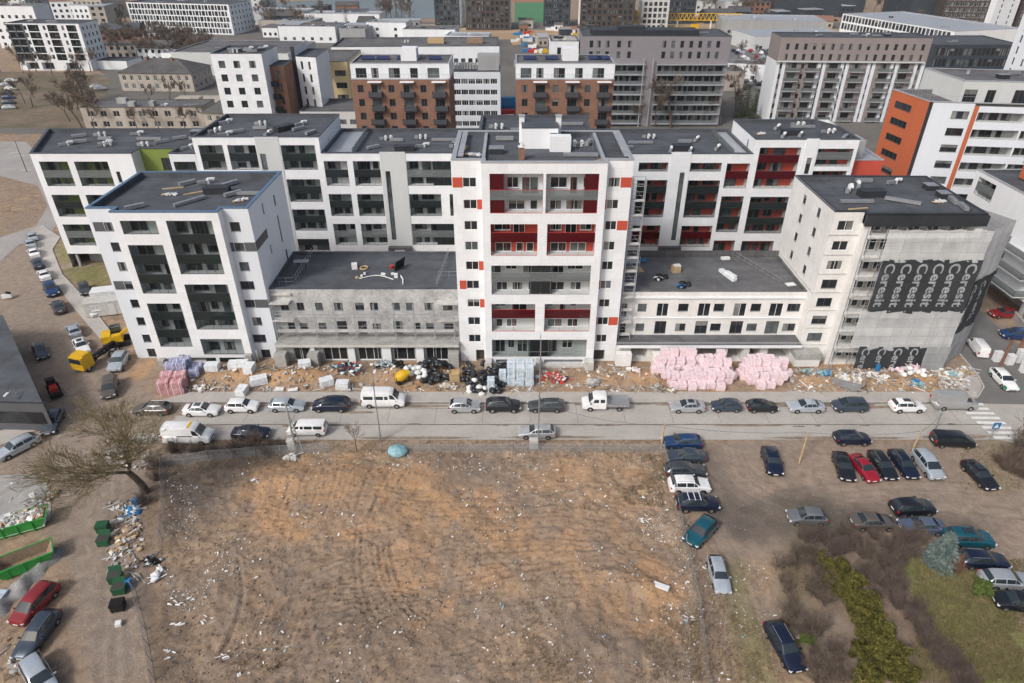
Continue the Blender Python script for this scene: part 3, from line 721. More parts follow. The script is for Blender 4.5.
g4='cars parked on the dirt lot'
place('suv','navy',772,460.5,hd(767,446,777,476),'dark navy suv parked alone between pole and track','car','norails',group=g4,scale=.97)
place('suv','navy',852,437.5,0,'navy suv parked across the lot edge next to the wooden pole','car',group=g4,scale=.93)
place('van','black',953,440,-4,'black glazed van parked at the lot edge below the zebra crossing','van','glazed low',group=g4,scale=.88)
row=hd(838,452,850,480)
place('sedan','black',844,465.5,row-2,'black saloon first in the slanted row left of the red one','car',group=g4)
place('sedan','red',864.5,467,hd(854,456,874,480),'bright red saloon in the slanted row','car',group=g4,scale=.95)
place('estate','black',883,464,hd(873,450,893,478),'black estate right beside the red saloon','car',group=g4,scale=.97)
place('estate','navy',904,463,hd(893,449,915,478),'navy blue estate beside the pale blue people carrier','car',group=g4,scale=.97)
place('mpv','lightblue',928,464,hd(916,449,940,479),'pale blue people carrier at the end of the slanted row','car',group=g4)
place('sedan','black',980,474,hd(967,461,992,486),'black saloon parked apart near the corner bush','car','sunroof',group=g4)
place('suv','black',912.5,507,4,'black suv at the top of the stack of cars behind the spruce','car','norails',group=g4)
place('sedan','bluegrey',922,525,178,'slate blue saloon half behind the blue spruce','car',group=g4,scale=.98)
place('suv','teal',968,538,-3,'petrol blue off roader right behind the blue spruce','car','norails sunroof',group=g4,scale=1.04)
place('estate','navy',983,559,-3,'dark navy estate beside the round brown bush','car',group=g4)
place('estate','silver',1007,579,-3,'silver estate beside the lawn','car','bars2',group=g4)
place('hatch','black',1018,601,170,'black hatchback last beside the lawn','car',group=g4)
place('hatch','midgrey',807,516,178,'grey hatchback half hidden by the thicket near the dark puddles','car',group=g4)
place('sedan','bronze',873,521,0,'bronze saloon mostly hidden behind the brown thicket','car',group=g4)
g5='cars parked in line on the left street'
for (u,v,p,k,lb,sc) in [(32,236,'lightblue','hatch','pale blue hatchback heading the line on the left street',1),(30,243,'lightblue','hatch','ice blue hatchback second in the line on the left street',1),
    (33.5,252,'white','sedan','white saloon third in the line on the left street',1),(37.5,262.5,'greyblue','sedan','grey blue saloon fourth in the line on the left street',1),(44,274,'white','sedan','white saloon right before the blue suv on the left street',1),
    (51,289,'blue','suv','blue suv in the line on the left street',1.05),(58,306,'grey','sedan','dark grey saloon at the lower end of the line on the left street',1.02)]:
    place(k,p,u,v,hd(58,306,48,284)+ (0 if k!='suv' else 180),lb,'car','norails' if k=='suv' else '',group=g5,scale=sc)
place('hatch','lightblue',73.5,330,hd(78,340,68,319),'pale blue hatchback just above a white saloon near the yellow truck','car',group=g5,scale=1.03)
place('sedan','white',81,345,hd(75,334,87,355),'white saloon with black roof window near the yellow truck','car','sunroof',group=g5,scale=.98)
place('hatch','grey',84,288,hd(80,277,88,299),'dark hatchback on the pavement beside a scrap of lawn','car',group='cars near the site huts')
place('van','white',93.5,309,hd(91,301,97,320),'small white van next to the pale site hut','van','glazed tiny',group='cars near the site huts',scale=.72)
place('sedan','greyblue',40,350,hd(36,341,45,360),'slate blue saloon alone on the left dirt street','car',group='cars on the left dirt street')
place('hatch','lightblue',118.5,361,hd(126,347,111,372),'pale silver hatchback beside the yellow excavator','car',group='cars on the left dirt street',scale=1.12)
place('mpv','bronze',109.5,387,hd(112,375,108,399),'dusty grey people carrier behind the bare tree twigs','car',group='cars on the left dirt street',scale=1.02)
place('estate','steel',52,421,hd(59,406,46,434),'steel grey estate beside the old dark roofed house','car','norails',group='cars on the left dirt street')
place('estate','lightblue',16.5,446,hd(33,438,0,455),'pale silver estate beside the corner pavement','car','bars2',group='cars on the left dirt street')
place('mpv','darkred',34,603,hd(52,585,17,622),'dark red people carrier beside the empty green skip','car',group='cars by the skips',scale=.98)
place('estate','steel',36.5,633,hd(56,608,20,658),'dark grey blue estate next to the dark red people carrier','car',group='cars by the skips')
place('mpv','lightblue',38.5,676,hd(30,662,48,694),'pale grey people carrier, lowest of the three vehicles by the skips','car',group='cars by the skips')
place('estate','white',1004,378.5,hd(993,367,1015,390),'white and green taxi estate on the side street','taxi','norails',group='cars on the side street')
place('sedan','darkred',1005,312.5,180,'dark red saloon under the balconies of the white block','car',group='cars on the side street')
place('mpv','blue',1017,334,170,'blue people carrier behind the brown posts','car',group='cars on the side street')
place('van','white',978,347,hd(985,357,970,337),'white van driving up the side street behind the netted block','van','',group='cars on the side street',scale=.8)
# extras: roof bars of the navy suv, taxi's green ends
for o in list(COL.objects):
    if o.get('label')=='navy suv with pale roof bars next to the white suv':
        for x in (.15,-.45,-1.1):
            g=MB();g.box(x-.04,-.7,1.74,x+.04,.7,1.79);g.build('roof_bar',M['wmetal'],o)
    if o.get('category')=='taxi':
        gm=mat('taxi_green',(.01,.28,.12),.35,.03,2.,coat=.5)
        for x0,x1,hz in ((1.75,2.33,.94),(-2.33,-1.9,.80)):
            for s in (-1,1):
                g=MB();g.box(x0,min(s*.80,s*.925),.42,x1,max(s*.80,s*.925),hz-.12);g.build('green_corner_panel',gm,o)
        g=MB();g.box(1.2,-.6,.975,2.1,.6,.99) if False else g.box(-.5,-.25,1.53,-.25,.25,1.66);g.build('roof_sign',M['plate'],o)
    if o.get('label','').startswith('white panel van with orange'):
        for s in (-1,1):
            g=MB();g.box(-.9,min(s*.99,s*.995),1.32,.9,max(s*.99,s*.995),1.44);g.build('side_stripe',M['tar'],o)
        g=MB();g.box(.3,-.6,2.335,.62,.6,2.36);g.build('roof_stripe',M['yellow'],o)
# ------------------------------------------------------------ buildings
WM={}
def window_mesh(w,h,st,fr):
    key=(round(w,2),round(h,2),st,fr)
    if key in WM:return WM[key]
    b=MB();t=.07 if h>.6 else .05;d=.07
    b.box(0,0,0,t,d,h);b.box(w-t,0,0,w,d,h);b.box(t,0,0,w-t,d,t);b.box(t,0,h-t,w-t,d,h)
    ms={'1':[],'2':[.5],'2a':[.62],'2b':[.36],'3':[.33,.67],'4':[.25,.5,.75],'6':[1/6,1/3,.5,2/3,5/6]}[st]
    for f in ms:b.box(w*f-t*.45,.005,t,w*f+t*.45,d-.005,h-t)
    b.box(-.03,-.10,-.05,w+.03,.02,-.002)          # sill
    f=b.mesh('window',[M[fr]])
    g=MB();g.quad((t*.5,.045,t*.5),(w-t*.5,.045,t*.5),(w-t*.5,.045,h-t*.5),(t*.5,.045,h-t*.5))
    gs=[g.mesh('pane',[M['glass']]),g.mesh('pane',[M['glass2']])]
    a_,c_=t*.5,.045
    for parts in ([(0,.45,0,1)],[(0,1,.62,1)],[(.6,1,0,1)],[(0,.3,0,1),(.7,1,0,1)]):
        q=MB();q.quad((a_,c_,a_),(w-a_,c_,a_),(w-a_,c_,h-a_),(a_,c_,h-a_),0)
        for x0,x1,z0,z1 in parts:q.quad((a_+(w-2*a_)*x0,c_-.004,a_+(h-2*a_)*z0),(a_+(w-2*a_)*x1,c_-.004,a_+(h-2*a_)*z0),(a_+(w-2*a_)*x1,c_-.004,a_+(h-2*a_)*z1),(a_+(w-2*a_)*x0,c_-.004,a_+(h-2*a_)*z1),1)
        gs.append(q.mesh('pane',[M['glass'],M['blind']]))
    WM[key]=(f,gs);return WM[key]
RB=random.Random(11)
M['blind']=mat('curtained_glass',(.20,.205,.20),.15,.5,.4,spec=.5)
def pickpane(g):
    k=RB.random();return g[0] if k<.5 else g[1] if k<.68 else g[2+RB.randrange(4)]
class Bld:
    def __init__(s,name,x,y,label,cat='apartment block',group=None,mats=('white','roof'),z=0):
        s.o=(x,y,z);s.root=empty(name,(x,y,z),0,label,cat,group);s.mats=list(mats);s.w=MB();s.rev=.16;s.nwin=0;s.over=None
    def mi(s,k):
        if k not in s.mats:s.mats.append(k)
        return s.mats.index(k)
    def L(s,p):return (p[0]-s.o[0],p[1]-s.o[1],p[2]-s.o[2])
    def part(s,name,b,mats,parent=None,smooth=None):
        """mesh given in world metres"""
        b.v=[s.L(p) for p in b.v] if parent is None else b.v
        return b.build(name,mats if isinstance(mats,list) else [M[mats]] if isinstance(mats,str) else [mats],parent or s.root,smooth=smooth)
    def face(s,p0,p1,z0,z1,ops=(),m='white',xoff=None,wall=True):
        d=Vector((p1[0]-p0[0],p1[1]-p0[1]));Lh=d.length;d/=Lh;nx,ny=d.y,-d.x;a=math.atan2(d.y,d.x)
        xo=p0[0] if xoff is None else xoff
        P=lambda u,dep,z:(p0[0]+d.x*u-nx*dep-s.o[0],p0[1]+d.y*u-ny*dep-s.o[1],z-s.o[2])
        mi=s.mi(m);ops=[dict(o,u0=o['u0']-xo,u1=o['u1']-xo) for o in ops]
        cut=[o for o in ops if not o.get('flat')]
        us=sorted(set([0.,Lh]+[min(Lh,max(0,o[k])) for o in cut for k in('u0','u1')]));zs=sorted(set([z0,z1]+[min(z1,max(z0,o[k])) for o in cut for k in('z0','z1')]))
        if wall:
            for j in range(len(zs)-1):
                za,zb=zs[j],zs[j+1]
                if zb-za<1e-4:continue
                run=None
                for i in range(len(us)):
                    inside=True
                    if i<len(us)-1:
                        cu=(us[i]+us[i+1])/2;cz=(za+zb)/2
                        inside=any(o['u0']<cu<o['u1'] and o['z0']<cz<o['z1'] for o in cut) or us[i+1]-us[i]<1e-4
                    if not inside and run is None:run=us[i]
                    if (inside or i==len(us)-1) and run is not None:
                        if us[i]-run>1e-4:s.w.quad(P(run,0,za),P(us[i],0,za),P(us[i],0,zb),P(run,0,zb),mi)
                        run=None
        for o in ops:
            u0,u1,za,zb=o['u0'],o['u1'],o['z0'],o['z1'];k=o['k'];w=u1-u0;h=zb-za
            dep=o.get('dep',s.rev)
            if not o.get('flat'):
                rm=s.mi(o.get('rm',m))
                s.w.quad(P(u0,0,za),P(u0,0,zb),P(u0,dep,zb),P(u0,dep,za),rm);s.w.quad(P(u1,0,zb),P(u1,0,za),P(u1,dep,za),P(u1,dep,zb),rm)
                s.w.quad(P(u0,0,zb),P(u1,0,zb),P(u1,dep,zb),P(u0,dep,zb),rm);s.w.quad(P(u1,0,za),P(u0,0,za),P(u0,dep,za),P(u1,dep,za),rm)
            if k=='win':
                s.nwin+=1
                f,g=window_mesh(w,h,o['st'],o['fr'])
                if s.nwin>100:
                    if s.over is None:s.over=MB()
                    s.over.quad(P(u0,dep-.01,za),P(u1,dep-.01,za),P(u1,dep-.01,zb),P(u0,dep-.01,zb));continue
                fo=link('window',f,s.root,P(u0,dep-.08,za),a)
                link('pane',pickpane(g),fo)
            elif k=='panel':
                b=MB();b.box(0,-.02,0,w,.03,h);b.build('facade_panel',[M[o['col']]],s.root,P(u0,0,za),rz=a)
            elif k=='hole':
                s.w.quad(P(u0,dep,za),P(u1,dep,za),P(u1,dep,zb),P(u0,dep,zb),s.mi(o.get('back','dark')))
            elif k=='loggia': s.loggia(P,a,u0,u1,za,zb,o)
            elif k=='flatpane':
                pass
    def loggia(s,P,a,u0,u1,za,zb,o):
        w=u1-u0;dep=o['dep'];fl=o['fl'];back=o.get('back','lgrey');rail=o.get('rail','darkrail')
        b=MB()
        b.quad((0,dep,0),(w,dep,0),(w,dep,zb-za),(0,dep,zb-za),0)
        for f in fl: b.box(0,.05,f-.26-za,w,dep,f-za,1)
        npart=o.get('part',0)
        for i in range(npart):
            x=w*(i+1)/(npart+1);b.box(x-.06,.12,0,x+.06,dep,zb-za,1)
        lo=b.build('loggia',[M[back],M['lgrey']],s.root,P(u0,0,za),rz=a)
        bases=[o.get('b0',za-1.0)]+list(fl)
        for i,f in enumerate(bases):
            top=bases[i+1]-.26 if i<len(bases)-1 else zb
            # windows and balcony doors on the rear wall
            x=.25+RB.uniform(0,.4);first=RB.random()<.5
            lo_z=max(f,za)-za
            while x<w-.6:
                ww=RB.choice([.95,1.5,1.5,2.1]) if w>3.2 else RB.choice([.95,1.4])
                if x+ww>w-.15:break
                door=first;first=not first
                zz=(max(f+.05,za+.02) if door else max(f+.9,za+.02))-za;hh=min(f+2.3,top-.15)-za-zz
                if hh>.3:
                    me,g=window_mesh(ww,hh,'2' if ww>1.2 else '1',o.get('fr','gframe'))
                    fo=link('window',me,lo,(x,dep-.09,zz));
                    gg=pickpane(g);c=MB()
                    # glass sits in the same frame
                    me2=gg;link_g(fo,me2)
                x+=ww+RB.uniform(.35,.9)
            if i>0 or o.get('rail0'):
                r=MB();zr=f-za
                r.box(.0,.03,zr-.26,w,.05,zr+1.02)
                ro=r.build('railing',[M[rail]],lo)
        if 'dark' in rail or o.get('back')=='green':
            r=MB();r.quad((.02,.08,.02),(w-.02,.08,.02),(w-.02,.08,zb-za-.02),(.02,.08,zb-za-.02));r.build('glazing',[M['logglass']],lo)
        gl=o.get('glaz')
        if gl:
            r=MB();n=max(2,int(w/gl));
            for i in range(n+1):
                x=min(w-.02,max(.02,w*i/n));r.box(x-.02,.06,0,x+.02,.10,zb-za)
            for f in bases:
                zr=max(0.02,f+1.04-za);r.box(0,.055,zr-.03,w,.105,zr+.03)
            r.build('glazing_frame',[M[o.get('gf','gframe')]],lo)
        for (x0,x1,mt) in o.get('glass',[]):
            r=MB();r.box(x0,.12,0,x1,.14,zb-za);r.build('glazing',[M[mt]],lo)
    def roof(s,poly,zt,ph=.55,t=.35,cap='cap',surf='roof'):
        """poly CCW; parapet ring, coping and roof sheet"""
        n=len(poly);ins=[]
        for k in range(n):
            a=Vector(poly[k-1]);b=Vector(poly[k]);c=Vector(poly[(k+1)%n])
            d1=(b-a).normalized();d2=(c-b).normalized();n1=Vector((-d1.y,d1.x));n2=Vector((-d2.y,d2.x))
            q=(n1+n2)/(1+n1.dot(n2));ins.append(b+q*t)
        b=MB()
        b.poly([(p.x,p.y,zt-ph) for p in ins],0)
        for k in range(n):
            p=ins[k];q=ins[(k+1)%n];b.quad((q.x,q.y,zt-ph),(p.x,p.y,zt-ph),(p.x,p.y,zt),(q.x,q.y,zt),0)
        s.part('roof',b,surf)
        b=MB();o=.05
        outs=[]
        for k in range(n):
            a=Vector(poly[k-1]);bb=Vector(poly[k]);c=Vector(poly[(k+1)%n])
            d1=(bb-a).normalized();d2=(c-bb).normalized();n1=Vector((-d1.y,d1.x));n2=Vector((-d2.y,d2.x));q=(n1+n2)/(1+n1.dot(n2));outs.append((bb-q*o,bb+q*(t+.03)))
        for k in range(n):
            (p,pi),(q,qi)=outs[k],outs[(k+1)%n]
            b.quad((p.x,p.y,zt+.06),(q.x,q.y,zt+.06),(qi.x,qi.y,zt+.06),(pi.x,pi.y,zt+.06))
            b.quad((p.x,p.y,zt-.08),(q.x,q.y,zt-.08),(q.x,q.y,zt+.06),(p.x,p.y,zt+.06))
            b.quad((qi.x,qi.y,zt-.02),(pi.x,pi.y,zt-.02),(pi.x,pi.y,zt+.06),(qi.x,qi.y,zt+.06))
        s.part('parapet_coping',b,cap)
    def wallpoly(s,poly,z0,z1,m='white',skip=()):
        n=len(poly)
        for k in range(n):
            if k in skip:continue
            s.face(poly[k],poly[(k+1)%n],z0,z1,(),m)
    def vents(s,lst,zt):
        for (x,y,k,r) in lst:
            me=vent_mesh(k);link({'plank':'roof_plank','scrap':'roof_scrap','aerial':'aerial','chimney':'chimney','hatch':'roof_hatch'}.get(k,'roof_vent'),me,s.root,s.L((x,y,zt)),r)
    def done(s,name='wall'):
        w=s.w.build(name,[M[k] for k in s.mats],s.root)
        if s.over is not None:
            o=s.over.build('window_rows',[M['glass']],s.root);o['kind']='stuff'
        return s.root
def link_g(fo,me):
    link('pane',me,fo)
VM={}
def vent_mesh(k):
    if k in VM:return VM[k]
    b=MB()
    if k=='duct': b.box(-1.2,-.28,.15,1.2,.28,.62,0);b.box(-1.,-.2,0,-.8,.2,.16,1);b.box(.8,-.2,0,1.,.2,.16,1)
    elif k=='ductl': b.box(-2.2,-.25,.12,2.2,.25,.5,0);b.box(-2.,-.2,0,-1.8,.2,.13,1);b.box(1.8,-.2,0,2.,.2,.13,1)
    elif k=='elbow':
        b.tube((0,0,0),(0,0,.7),.24,.24,10,2);b.tube((0,0,.62),(.75,.1,.55),.24,.24,10,2);b.tube((.75,.1,.55),(.8,.1,.5),.3,.3,10,2)
        b.box(-1.5,-.25,.1,-.2,.25,.55,0)
    elif k=='pair':
        for x in(-.5,.45):b.tube((x,0,0),(x,0,.75),.22,.22,10,2);b.tube((x,0,.7),(x+.05,-.42,.66),.24,.24,10,2)
        b.box(-1.6,.05,.05,-.9,.55,.55,0);b.box(-1.65,-.3,0,.8,.6,.06,1)
    elif k=='box': b.box(-.9,-.7,0,.9,.7,.7,1);b.box(-.97,-.77,.7,.97,.77,.78,0)
    elif k=='hatch': b.box(-1.7,-.75,0,1.7,.75,.85,1);b.box(-1.75,-.8,.85,1.75,.8,.92,1)
    elif k=='chimney': b.box(-.35,-.3,0,.35,.3,1.6,3);b.box(-.45,-.4,1.6,.45,.4,1.72,2);b.tube((0,0,1.72),(0,0,2.1),.2,.2,8,2)
    elif k=='scrap':
        r=random.Random(4)
        for i in range(9):b.obox((r.uniform(-.9,.9),r.uniform(-.6,.6),.1+r.uniform(0,.12)),(r.uniform(.3,1.3),r.uniform(.1,.6),r.uniform(.06,.2)),r.uniform(0,3),r.choice([2,2,4,0]))
    elif k=='plank': b.box(-1.4,-.16,.02,1.4,.16,.12,4)
    elif k=='aerial':
        b.tube((0,0,0),(0,0,2.4),.04,.03,5,0)
        for z in(1.7,2.,2.3):b.tube((-.5,0,z),(.5,0,z),.02,.02,4,0)
    VM[k]=b.mesh('roof_vent',[M['metal'],M['graph'],M['wmetal'],M['brick'],M['pallet']],40);return VM[k]
def W(u,w,z,h,st='2',fr='gframe',**k):return dict(k='win',u0=u,u1=u+w,z0=z,z1=z+h,st=st,fr=fr,**k)
def WC(c,w,zc,h,st='2',fr='gframe',**k):return W(c-w/2,w,zc-h/2,h,st,fr,**k)
def PN(u0,u1,z0,z1,col):return dict(k='panel',u0=u0,u1=u1,z0=z0,z1=z1,col=col,flat=True)
def HO(u0,u1,z0,z1,dep=2.5,back='dark',**k):return dict(k='hole',u0=u0,u1=u1,z0=z0,z1=z1,dep=dep,back=back,**k)
def LG(u0,u1,z0,z1,fl,**k):
    k.setdefault('dep',1.45);k.setdefault('glaz',1.1)
    return dict(k='loggia',u0=u0,u1=u1,z0=z0,z1=z1,fl=fl,rm=k.pop('rm','lgrey'),**k)
def grid(u0,u1,n,z0,dz,m,w,h,st='1',fr='gframe',skip=()):
    r=[];du=(u1-u0)/n
    for j in range(m):
        for i in range(n):
            if (i,j) in skip:continue
            r.append(W(u0+du*(i+.5)-w/2,w,z0+j*dz,h,st,fr))
    return r
# ---- front left wing: white frame of dark loggias, blue coping
B=Bld('apartment_block',-44.5,80.9,'white block with blue roof coping and dark glass loggias, front left')
zc=lambda k:3.35+2.855*(k-1)
ops=[]
for (z0,z1,fl) in ((19.97,21.82,[]),(11.32,18.46,[13.15,16.0]),(2.75,9.79,[4.55,7.4])):
    ops.append(LG(-50.2,-45.6,z0,z1,fl,b0=z0-1.,part=0))
for (z0,z1,fl) in ((14.24,21.82,[16.05,18.9]),(5.61,12.72,[7.4,10.3]),(1.44,4.04,[])):
    ops.append(LG(-44.3,-38.45,z0,z1,fl,b0=z0-1.,rail0=(z1<5)))
ops+=[HO(-50.0,-47.9,0,.75,1.5,'grey'),HO(-46.9,-42.8,0,1.9-1.0,1.5,'grey'),HO(-42.3,-38.6,0,.9,1.5,'grey')]
B.face((-51.2,80.9),(-37.4,80.9),0,22.9,ops,'white')
B.face((-37.4,80.9),(-37.4,82.2),0,22.9);B.face((-51.2,82.2),(-51.2,80.9),0,22.9)
ops=[]
for k in range(1,8):
    if k in(4,7):
        ops+=[PN(-54.6,-53.25,zc(k)-.65,zc(k)+.65,'panelgrey'),W(-53.2,1.1,zc(k)-.62,1.24,'1')]
    else: ops.append(W(-53.2,1.12,zc(k)-.65,1.3,'1'))
ops.append(W(-53.2,1.25,.2,1.4,'2'))
B.face((-54.9,82.2),(-51.2,82.2),0,23.0,ops,'bluewhite')
ops=[]
for k in range(1,8):
    if k==6: ops+=[PN(-37.35,-36.9,zc(k)-.65,zc(k)+.65,'panelgrey'),W(-36.85,1.3,zc(k)-.6,1.2,'2a'),PN(-35.5,-34.02,zc(k)-.65,zc(k)+.65,'panelgrey')]
    elif k==3: ops+=[W(-37.3,1.4,zc(k)-.6,1.2,'2a'),PN(-35.85,-34.02,zc(k)-.65,zc(k)+.65,'panelgrey')]
    elif k==4: ops.append(W(-37.3,1.9,zc(k)-.63,1.26,'2a'))
    elif k==1: ops.append(W(-37.3,1.85,zc(k)-.65,1.3,'2a'))
    else: ops.append(W(-36.8,1.3,zc(k)-.65,1.3,'1'))
ops.append(W(-36.6,1.3,-.0,1.45,'2'))
B.face((-37.4,82.2),(-34,82.2),0,23.0,ops,'bluewhite')
ops=[PN(82.25,87.,17.,18.3,'panelgrey'),W(91.9,.5,14.1,4.1,'1'),W(91.9,.6,19.7,1.5,'1'),W(87.1,.4,20.3,1.5,'1'),W(87.,.4,14.5,1.3,'1'),W(92.6,.7,10.6,1.9,'1')]
B.face((-34,82.2),(-34,97.2),0,23.0,[dict(o,u0=o['u0']-82.2,u1=o['u1']-82.2) for o in ops],'bluewhite',xoff=0)
B.face((-34,97.2),(-54.9,97.2),0,23.0,(),'bluewhite');B.face((-54.9,97.2),(-54.9,82.2),0,23.0,(),'bluewhite')
poly=[(-54.9,82.2),(-51.2,82.2),(-51.2,80.9),(-37.4,80.9),(-37.4,82.2),(-34,82.2),(-34,97.2),(-54.9,97.2)]
B.roof(poly,23.05,.8,.4,'bluecap')
zr=22.25
B.vents([(-47.2,89.5,'scrap',.2),(-43.2,86.2,'ductl',.9),(-41.,90.2,'hatch',0.1),(-40.3,93.2,'duct',.9),(-38.4,89.,'duct',.8),(-36.9,87.2,'scrap',.9),(-49.5,84.,'duct',.7),(-46.5,93.5,'duct',.8),(-43.8,94.2,'elbow',.5),(-36.4,89.3,'ductl',0.),(-44.2,90.,'plank',.6),(-48.,92.,'plank',.3)],zr)
b=MB();b.box(-36.9,80.95+.05,0,-36.7,81.2,2.);b.box(-38.2,80.2,0,-37.3,80.85,1.7);b.box(-47.8,79.9,-.0,-47.2,80.85,1.5);b.box(-50.9,80.,0,-50.0,80.85,.9)
B.part('entrance_wall',b,'concrete');B.done()
# ---- central tower: white with red panels and red glass loggias
B=Bld('apartment_tower',3.8,80.3,'tall central white tower with red glass loggias and red panels beside its windows','apartment tower')
zf=lambda k:2.4+2.83*(k-1)
ops=[]
def lgx(x0,x1,z0,z1,fl,**k): return LG(x0,x1,z0,z1,fl,**k)
ops+=[lgx(-2.76,3.85,23.04,28.15,[zf(9)],back='bluewhite',rail='clearrail',gf='rframe',glass=[(0,1.75,'redrail')],fr='wframe',glaz=2.2),lgx(4.2,10.7,23.04,28.15,[zf(9)],back='bluewhite',rail='clearrail',gf='rframe',glass=[(4.75,6.5,'redrail')],fr='wframe',glaz=2.2)]
ops+=[lgx(-2.75,3.28,17.23,21.61,[zf(7)],back='red',rail='redrail',gf='rframe',fr='wframe',glaz=2.),lgx(4.5,10.7,17.23,21.61,[zf(7)],back='red',rail='redrail',gf='rframe',fr='wframe',glaz=2.)]
ops+=[lgx(-2.75,10.45,11.48,15.81,[zf(5)],back='lgrey',rail='clearrail',glass=[(5.1,8.1,'smoke')],fr='wframe',glaz=2.6,part=1,gf='metal')]
ops+=[lgx(-2.8,3.18,5.66,10.03,[zf(3)],back='lgrey',rail='redrail',gf='rframe',fr='wframe',glaz=2.),lgx(4.47,10.77,5.66,10.03,[zf(3)],back='lgrey',rail='redrail',gf='rframe',fr='wframe',glaz=2.)]
ops+=[lgx(-2.84,10.56,1.41,4.31,[],b0=1.2,back='lgrey',rail='darkrail',glass=[(5.2,8.2,'smoke')],fr='wframe',glaz=2.6,part=1,gf='metal')]
ops+=[HO(-2.3,3.2,.1,.98,2.,'dark'),HO(4.6,10.2,.1,.98,2.,'dark')]
B.face((-3.75,80.3),(11.65,80.3),0,29.5,ops,'white');B.face((11.65,80.3),(11.65,81.4),0,29.5);B.face((-3.75,81.4),(-3.75,80.3),0,29.5)
ops=[];zw=lambda k:26.69-2.855*(9-k)
for k in range(1,10):ops.append(WC(-5.3,1.7,zw(k),1.25,'2','wframe'))
for k,x0,x1 in((9,-7.42,-6.2),(8,-4.42,-3.77),(5,-4.42,-3.77),(4,-7.1,-6.2),(3,-4.42,-3.77)):ops.append(PN(x0,x1,zw(k)-.65,zw(k)+.65,'accent'))
B.face((-7.45,81.4),(-3.75,81.4),0,29.5,ops+[HO(-5.2,-4.,0,1.9,.6,'dark')],'white')
ops=[]
for k in range(1,10):ops.append(WC(12.75,1.5,zw(k),1.25,'2','wframe'))
for k,x0,x1 in((9,13.55,14.93),(8,11.67,11.97),(7,13.55,14.9),(4,11.67,11.97),(2,13.55,14.85),(2,11.67,11.97)):ops.append(PN(x0,x1,zw(k)-.65,zw(k)+.65,'accent'))
B.face((11.65,81.4),(14.95,81.4),0,29.5,ops+[HO(11.8,13.4,0,1.9,.6,'dark')],'white')
B.face((14.95,81.4),(14.95,95),0,29.5,[W(x,.6,z,1.4,'1') for z in (9,15,21) for x in(18,23)],'bluewhite');B.face((14.95,95),(-7.45,95),0,29.5,(),'bluewhite');B.face((-7.45,95),(-7.45,81.4),0,29.5,[W(x,.6,z,1.4,'1') for z in (15,21) for x in(-4,1)],'bluewhite')
poly=[(-7.45,81.4),(-3.75,81.4),(-3.75,80.3),(11.65,80.3),(11.65,81.4),(14.95,81.4),(14.95,95),(-7.45,95)]
B.roof(poly,29.55,.6,.5,'lcap')
b=MB();b.box(1.3,88.2,28.9,6.0,93.,31.6,0);b.box(5.0,88.12,28.96,5.9,88.2,31.0,1);b.box(4.9,86.7,28.95,7.6,88.1,30.9,0);b.box(1.25,88.15,31.6,6.05,93.05,31.72,2)
B.part('stair_house',b,[M['white2'],M['gframe'],M['cap']])
b=MB();b.box(1.6,92.9,28.9,6.,93.4,31.2,0)
for x in(1.2,6.1):b.box(x-.25,91,28.9,x+.45,91.7,32.4,0);b.box(x-.32,90.9,32.4,x+.52,91.8,32.55,1)
B.part('roof_chimney',b,[M['white2'],M['lcap']])
B.vents([(8.7,84.6,'ductl',0),(-2.0,86.3,'box',0),(1.2,83.4,'chimney',0),(10.2,90,'duct',1.2),(-6.2,88,'plank',1.4),(-4.9,85.5,'scrap',0),(8.8,89.2,'pair',0),(-1,92,'duct',0),(11,83,'plank',.6)],28.95)
b=MB()
for x0,x1 in((-3.75,-3.35),(11.2,11.6)): b.box(x0,82.2,29.0,x1,94.4,29.45)
for x0 in(-6.75,13.9):
    for i in range(9):b.box(x0,82.5+i*1.3,29.62,x0+.7,83.5+i*1.3,29.78)
B.part('roof_kerb',b,'lcap')
b=MB()
for x in np.arange(7.2,10.6,.55):b.tube((x,87.4,28.95),(x,87.4,30.),.025,n=4)
b.tube((7.2,87.4,30.),(10.6,87.4,30.),.03,n=4);b.tube((10.6,87.4,30.),(10.6,92.,30.),.03,n=4);b.tube((7.2,87.4,29.5),(10.6,87.4,29.5),.02,n=4)
B.part('roof_railing',b,'metal')
b=MB();b.box(-3.9,78.9,0,-2.9,80.2,1.3);b.box(10.4,78.9,0,11.6,80.2,1.3);b.box(3.4,79.,0,4.1,80.25,1.25);b.box(-3,79.6,-.0,11,80.25,.35)
B.part('entrance_wall',b,'concrete2')
B.done()
# lower building part joined behind the tower
B=Bld('apartment_block',3.8,103,'low grey roofed block part hidden right behind the central tower')
poly=[(-5,98),(12,98),(12,112.6),(-5,112.6)];B.wallpoly(poly,0,27.5,'white2');B.roof(poly,27.5,.5,.4,'cap');B.vents([(-2,106,'pair',0),(1,104,'duct',0),(9,108,'ductl',0),(6,103,'elbow',1)],27.);B.done()
